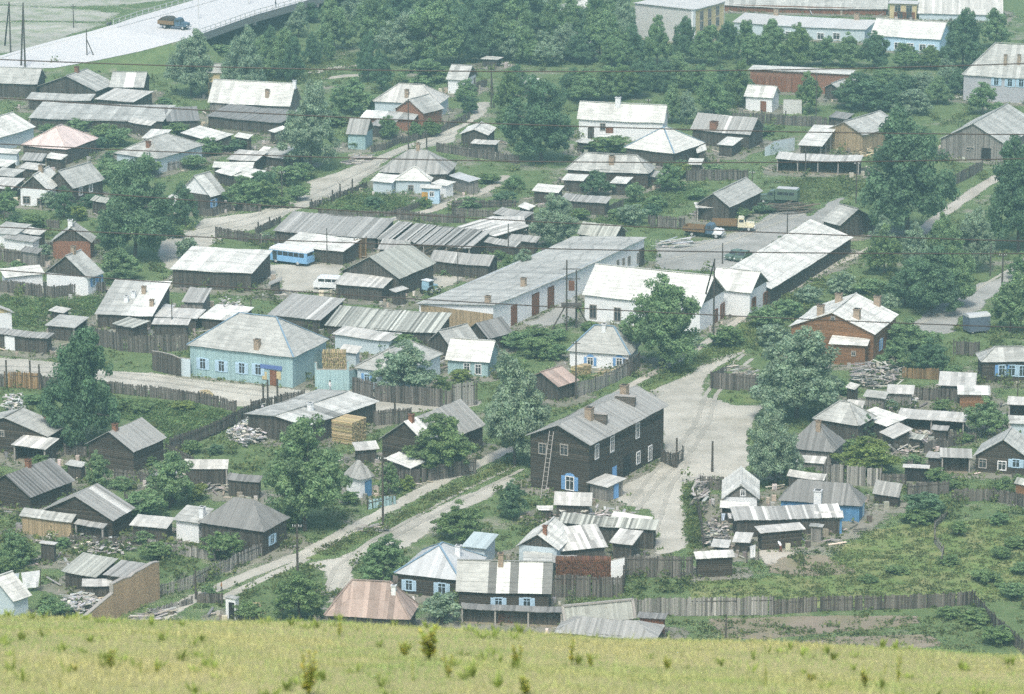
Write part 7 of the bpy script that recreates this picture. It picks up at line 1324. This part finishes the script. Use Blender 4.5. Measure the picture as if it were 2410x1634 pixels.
# ------------------------------------------------------------------ grass on the hill brow
leaf_mat('grassblade', (.43, .475, .19), (.43, .475, .19)); leaf_mat('hillplant', (.34, .42, .12), (.38, .44, .13))
def grass():
    rs = np.random.RandomState(5); n = 190000; y = 26 + 34 * rs.rand(n) ** .9; x = (rs.rand(n) - .5) * (.30 * y + 5); V = np.zeros((n, 3, 3)); C = np.zeros((n, 3, 4)); rr = random.Random(4)
    for i in range(n):
        X, Y = x[i], y[i]; z = hill_z(X, Y) - .01; nv = noise.noise((X * .45, Y * .3, 9)); h = (.018 + .042 * rs.rand()) * (1 + .5 * nv) * (1 if rs.rand() > .035 else 1.6 + 1.8 * rs.rand()); a = rs.rand() * 6.28; w_ = .005 + .006 * rs.rand(); lx, ly = (rs.rand() - .5) * h * 1.1, (rs.rand() - .5) * h * 1.1
        V[i] = [(X - math.cos(a) * w_, Y - math.sin(a) * w_, z), (X + math.cos(a) * w_, Y + math.sin(a) * w_, z), (X + lx, Y + ly, z + h)]
        k = .88 + .24 * rs.rand(); g_ = nv + .5 * noise.noise((X * 1.5, Y * .8, 2)); yl = max(0, min(1, .5 + 1.1 * g_ + .5 * (rs.rand() - .5)))
        C[i, :, :] = (k * (.80 + .50 * yl), k * (.97 + .16 * yl), k * (.85 + .45 * yl), 1)
    me = bpy.data.meshes.new('grass'); me.vertices.add(n * 3); me.loops.add(n * 3); me.polygons.add(n)
    me.vertices.foreach_set('co', V.ravel()); me.loops.foreach_set('vertex_index', np.arange(n * 3)); me.polygons.foreach_set('loop_start', np.arange(0, n * 3, 3)); me.polygons.foreach_set('loop_total', np.full(n, 3))
    at = me.color_attributes.new('Col', 'FLOAT_COLOR', 'CORNER'); at.data.foreach_set('color', C.ravel()); me.update(); me.materials.append(MATS['grassblade']); tag(link('grass', me), 'dry yellow-green grass on the hill brow', 'grass', None, 'stuff')
grass()
def hill_weeds():
    rr = random.Random(21); mb = MB()
    for i in range(520):
        y = rr.uniform(27, 55); x = rr.uniform(-.5, .5) * (.29 * y + 4)
        if noise.noise((x * .35, y * .2, 4)) < -.05: continue
        z = hill_z(x, y); h = rr.uniform(.05, .16); tn = rr.uniform(.55, 1.0)
        for j in range(rr.randrange(8, 22)):
            a = rr.uniform(0, 6.28); r = rr.uniform(.02, .10); w_ = rr.uniform(.006, .014); q = tn * rr.uniform(.8, 1.2); c = Vector((x + math.cos(a) * r * .3, y + math.sin(a) * r * .3, z)); tip = c + Vector((math.cos(a) * r, math.sin(a) * r, h * rr.uniform(.5, 1))); s = Vector((-math.sin(a), math.cos(a), 0)) * w_; m_ = c.lerp(tip, .55)
            mb.add([c, m_ + s, tip, m_ - s], [(0,1,2,3)], (q * .9, q, q * .8))
    tag(mb.build('hill_weeds', MATS['hillplant']), 'low green weeds mixed into the brow grass', 'weeds', None, 'stuff')
hill_weeds()
def hill_hit(q):
    d = ray(q)
    for i in range(2000):
        k = 20 + i * .05; P = Vector((0, 0, CAM_H)) + d * k
        if P.z <= hill_z(P.x, P.y): return P
    return None
def plant(label, t, base, top, wid, kind='stem'):
    P = hill_hit(px(t, base)) or hill_hit((px(t, base)[0], px(t, base)[1] + 12))
    if P is None: return
    m = (P.y * CT + (CAM_H - P.z) * ST) / F; h = (base[1] - top) * K * m / CT; w_ = wid * K * m; rr = random.Random(int(base[0] * 3 + base[1])); root = empty('weed_plant', P, rr.uniform(0, 6), label, 'plant', 'weed plants on the hill brow')
    st = MB(); lf = MB(); tips = []
    for b in range(4 if kind == 'bush' else 2 if wid > 60 else 1):
        a = rr.uniform(0, 6.28); tip = Vector((math.cos(a) * w_ * .3, math.sin(a) * w_ * .3, h * rr.uniform(.7, 1) if b else h)); base_ = Vector((0, 0, -.03)); mid = tip * .5 + Vector((rr.gauss(0, .05), rr.gauss(0, .05), 0)) * w_; st.bar(base_, mid, .008, n=5, r2=.006, cap=False); st.bar(mid, tip, .006, n=5, r2=.003, cap=False); nl = int(20 + h * 50)
        for i in range(nl):
            f = rr.uniform(.12, 1.0); c = mid * (f * 2) if f < .5 else mid.lerp(tip, f * 2 - 1); an = rr.uniform(0, 6.28); L = w_ * rr.uniform(.2, .45) * (1.15 - .6 * f); d = Vector((math.cos(an), math.sin(an), rr.uniform(.1, 1.0))).normalized(); s = d.cross(Vector((0, 0, 1))).normalized() * L * .27; q = rr.uniform(.7, 1.35)
            lf.add([c, c + d*L*.5 + s, c + d*L, c + d*L*.5 - s], [(0,1,2,3)], (q * rr.uniform(.9, 1.5), q * 1.05, q * .8))
    st.build('stem', MATS['hillplant'], root); lf.build('leaves', MATS['hillplant'], root)
for lb, t, bs, tp, wd, kd in (('branching dark green plant, tallest of the hill brow', '42', (1530,1340), 1025, 260, 'bush'), ('small bushy plant beside the tallest brow plant', '42', (1320,1300), 1160, 150, 'bush'), ('two-stemmed plant next to the tallest brow plant', '42', (1710,1490), 1235, 150, 'stem'), ('thin leafy stem below the tallest brow plant', '42', (1390,1510), 1290, 60, 'stem'),
    ('broad blurred clump of tall weeds below the pink roof', '42', (470,1640), 1220, 210, 'bush'), ('pale sprig breaking the grass edge before the pink roof', '42', (750,1120), 980, 100, 'stem'), ('tufted weed with two arms below the tiny privy', '41', (980,1400), 1230, 140, 'bush'), ('low leafy tuft beside the two-armed weed', '41', (655,1425), 1365, 90, 'bush'), ('slender spike weed under the rough cut wood', '41', (1865,1370), 1150, 60, 'stem'),
    ('dry reddish stalk standing alone on the brow grass', '41', (135,1420), 1200, 50, 'stem'), ('grey stalk below the adobe wall', '41', (1240,1460), 1300, 60, 'stem'), ('low green sprig beside the grey stalk', '41', (1385,1445), 1360, 80, 'bush'), ('short fresh green sprout in the brow grass', '41', (535,1570), 1490, 50, 'stem'), ('leafy weed below the striped roof house', '43', (60,1390), 1170, 140, 'bush'), ('airy two-armed weed below the collapsed roof', '43', (540,1370), 1110, 140, 'stem'),
    ('small grey-green tuft next to the airy weed', '43', (705,1390), 1270, 90, 'bush'), ('little bush below the rusty box shed', '43', (1395,1415), 1300, 110, 'bush'), ('upright dark sprig below the potato plot post', '43', (2260,1560), 1330, 60, 'stem'), ('dark upright sprig before the soil plot', '44', (45,1560), 1330, 60, 'stem'), ('tall thin mustard stem with sparse leaves', '44', (1215,1530), 1240, 100, 'stem'), ('rounded yellow-green weed clump', '44', (920,1560), 1380, 130, 'bush'), ('thin stalk beside the mustard stem', '44', (1090,1450), 1360, 60, 'stem'), ('bluish low tuft in the brow grass', '44', (450,1520), 1440, 120, 'bush'), ('wide grey-green hump of weeds in the brow grass', '43', (130,1640), 1460, 180, 'bush')):
    plant(lb, t, bs, tp, wd, kd)
# ------------------------------------------------------------------ haze
hz = MB(); hz.box(-2600, 2600, -120, 4100, -3, 151)
hm = bpy.data.materials.new('haze'); hm.use_nodes = True; nt = hm.node_tree; nt.nodes.clear()
pv = nd(nt, 'ShaderNodeVolumePrincipled'); om = nd(nt, 'ShaderNodeOutputMaterial')
pv.inputs['Color'].default_value = (.56, .97, .96, 1); pv.inputs['Density'].default_value = 0.00037; pv.inputs['Anisotropy'].default_value = .2
nt.links.new(pv.outputs[0], om.inputs['Volume'])
tag(hz.build('haze', hm), kind='stuff')
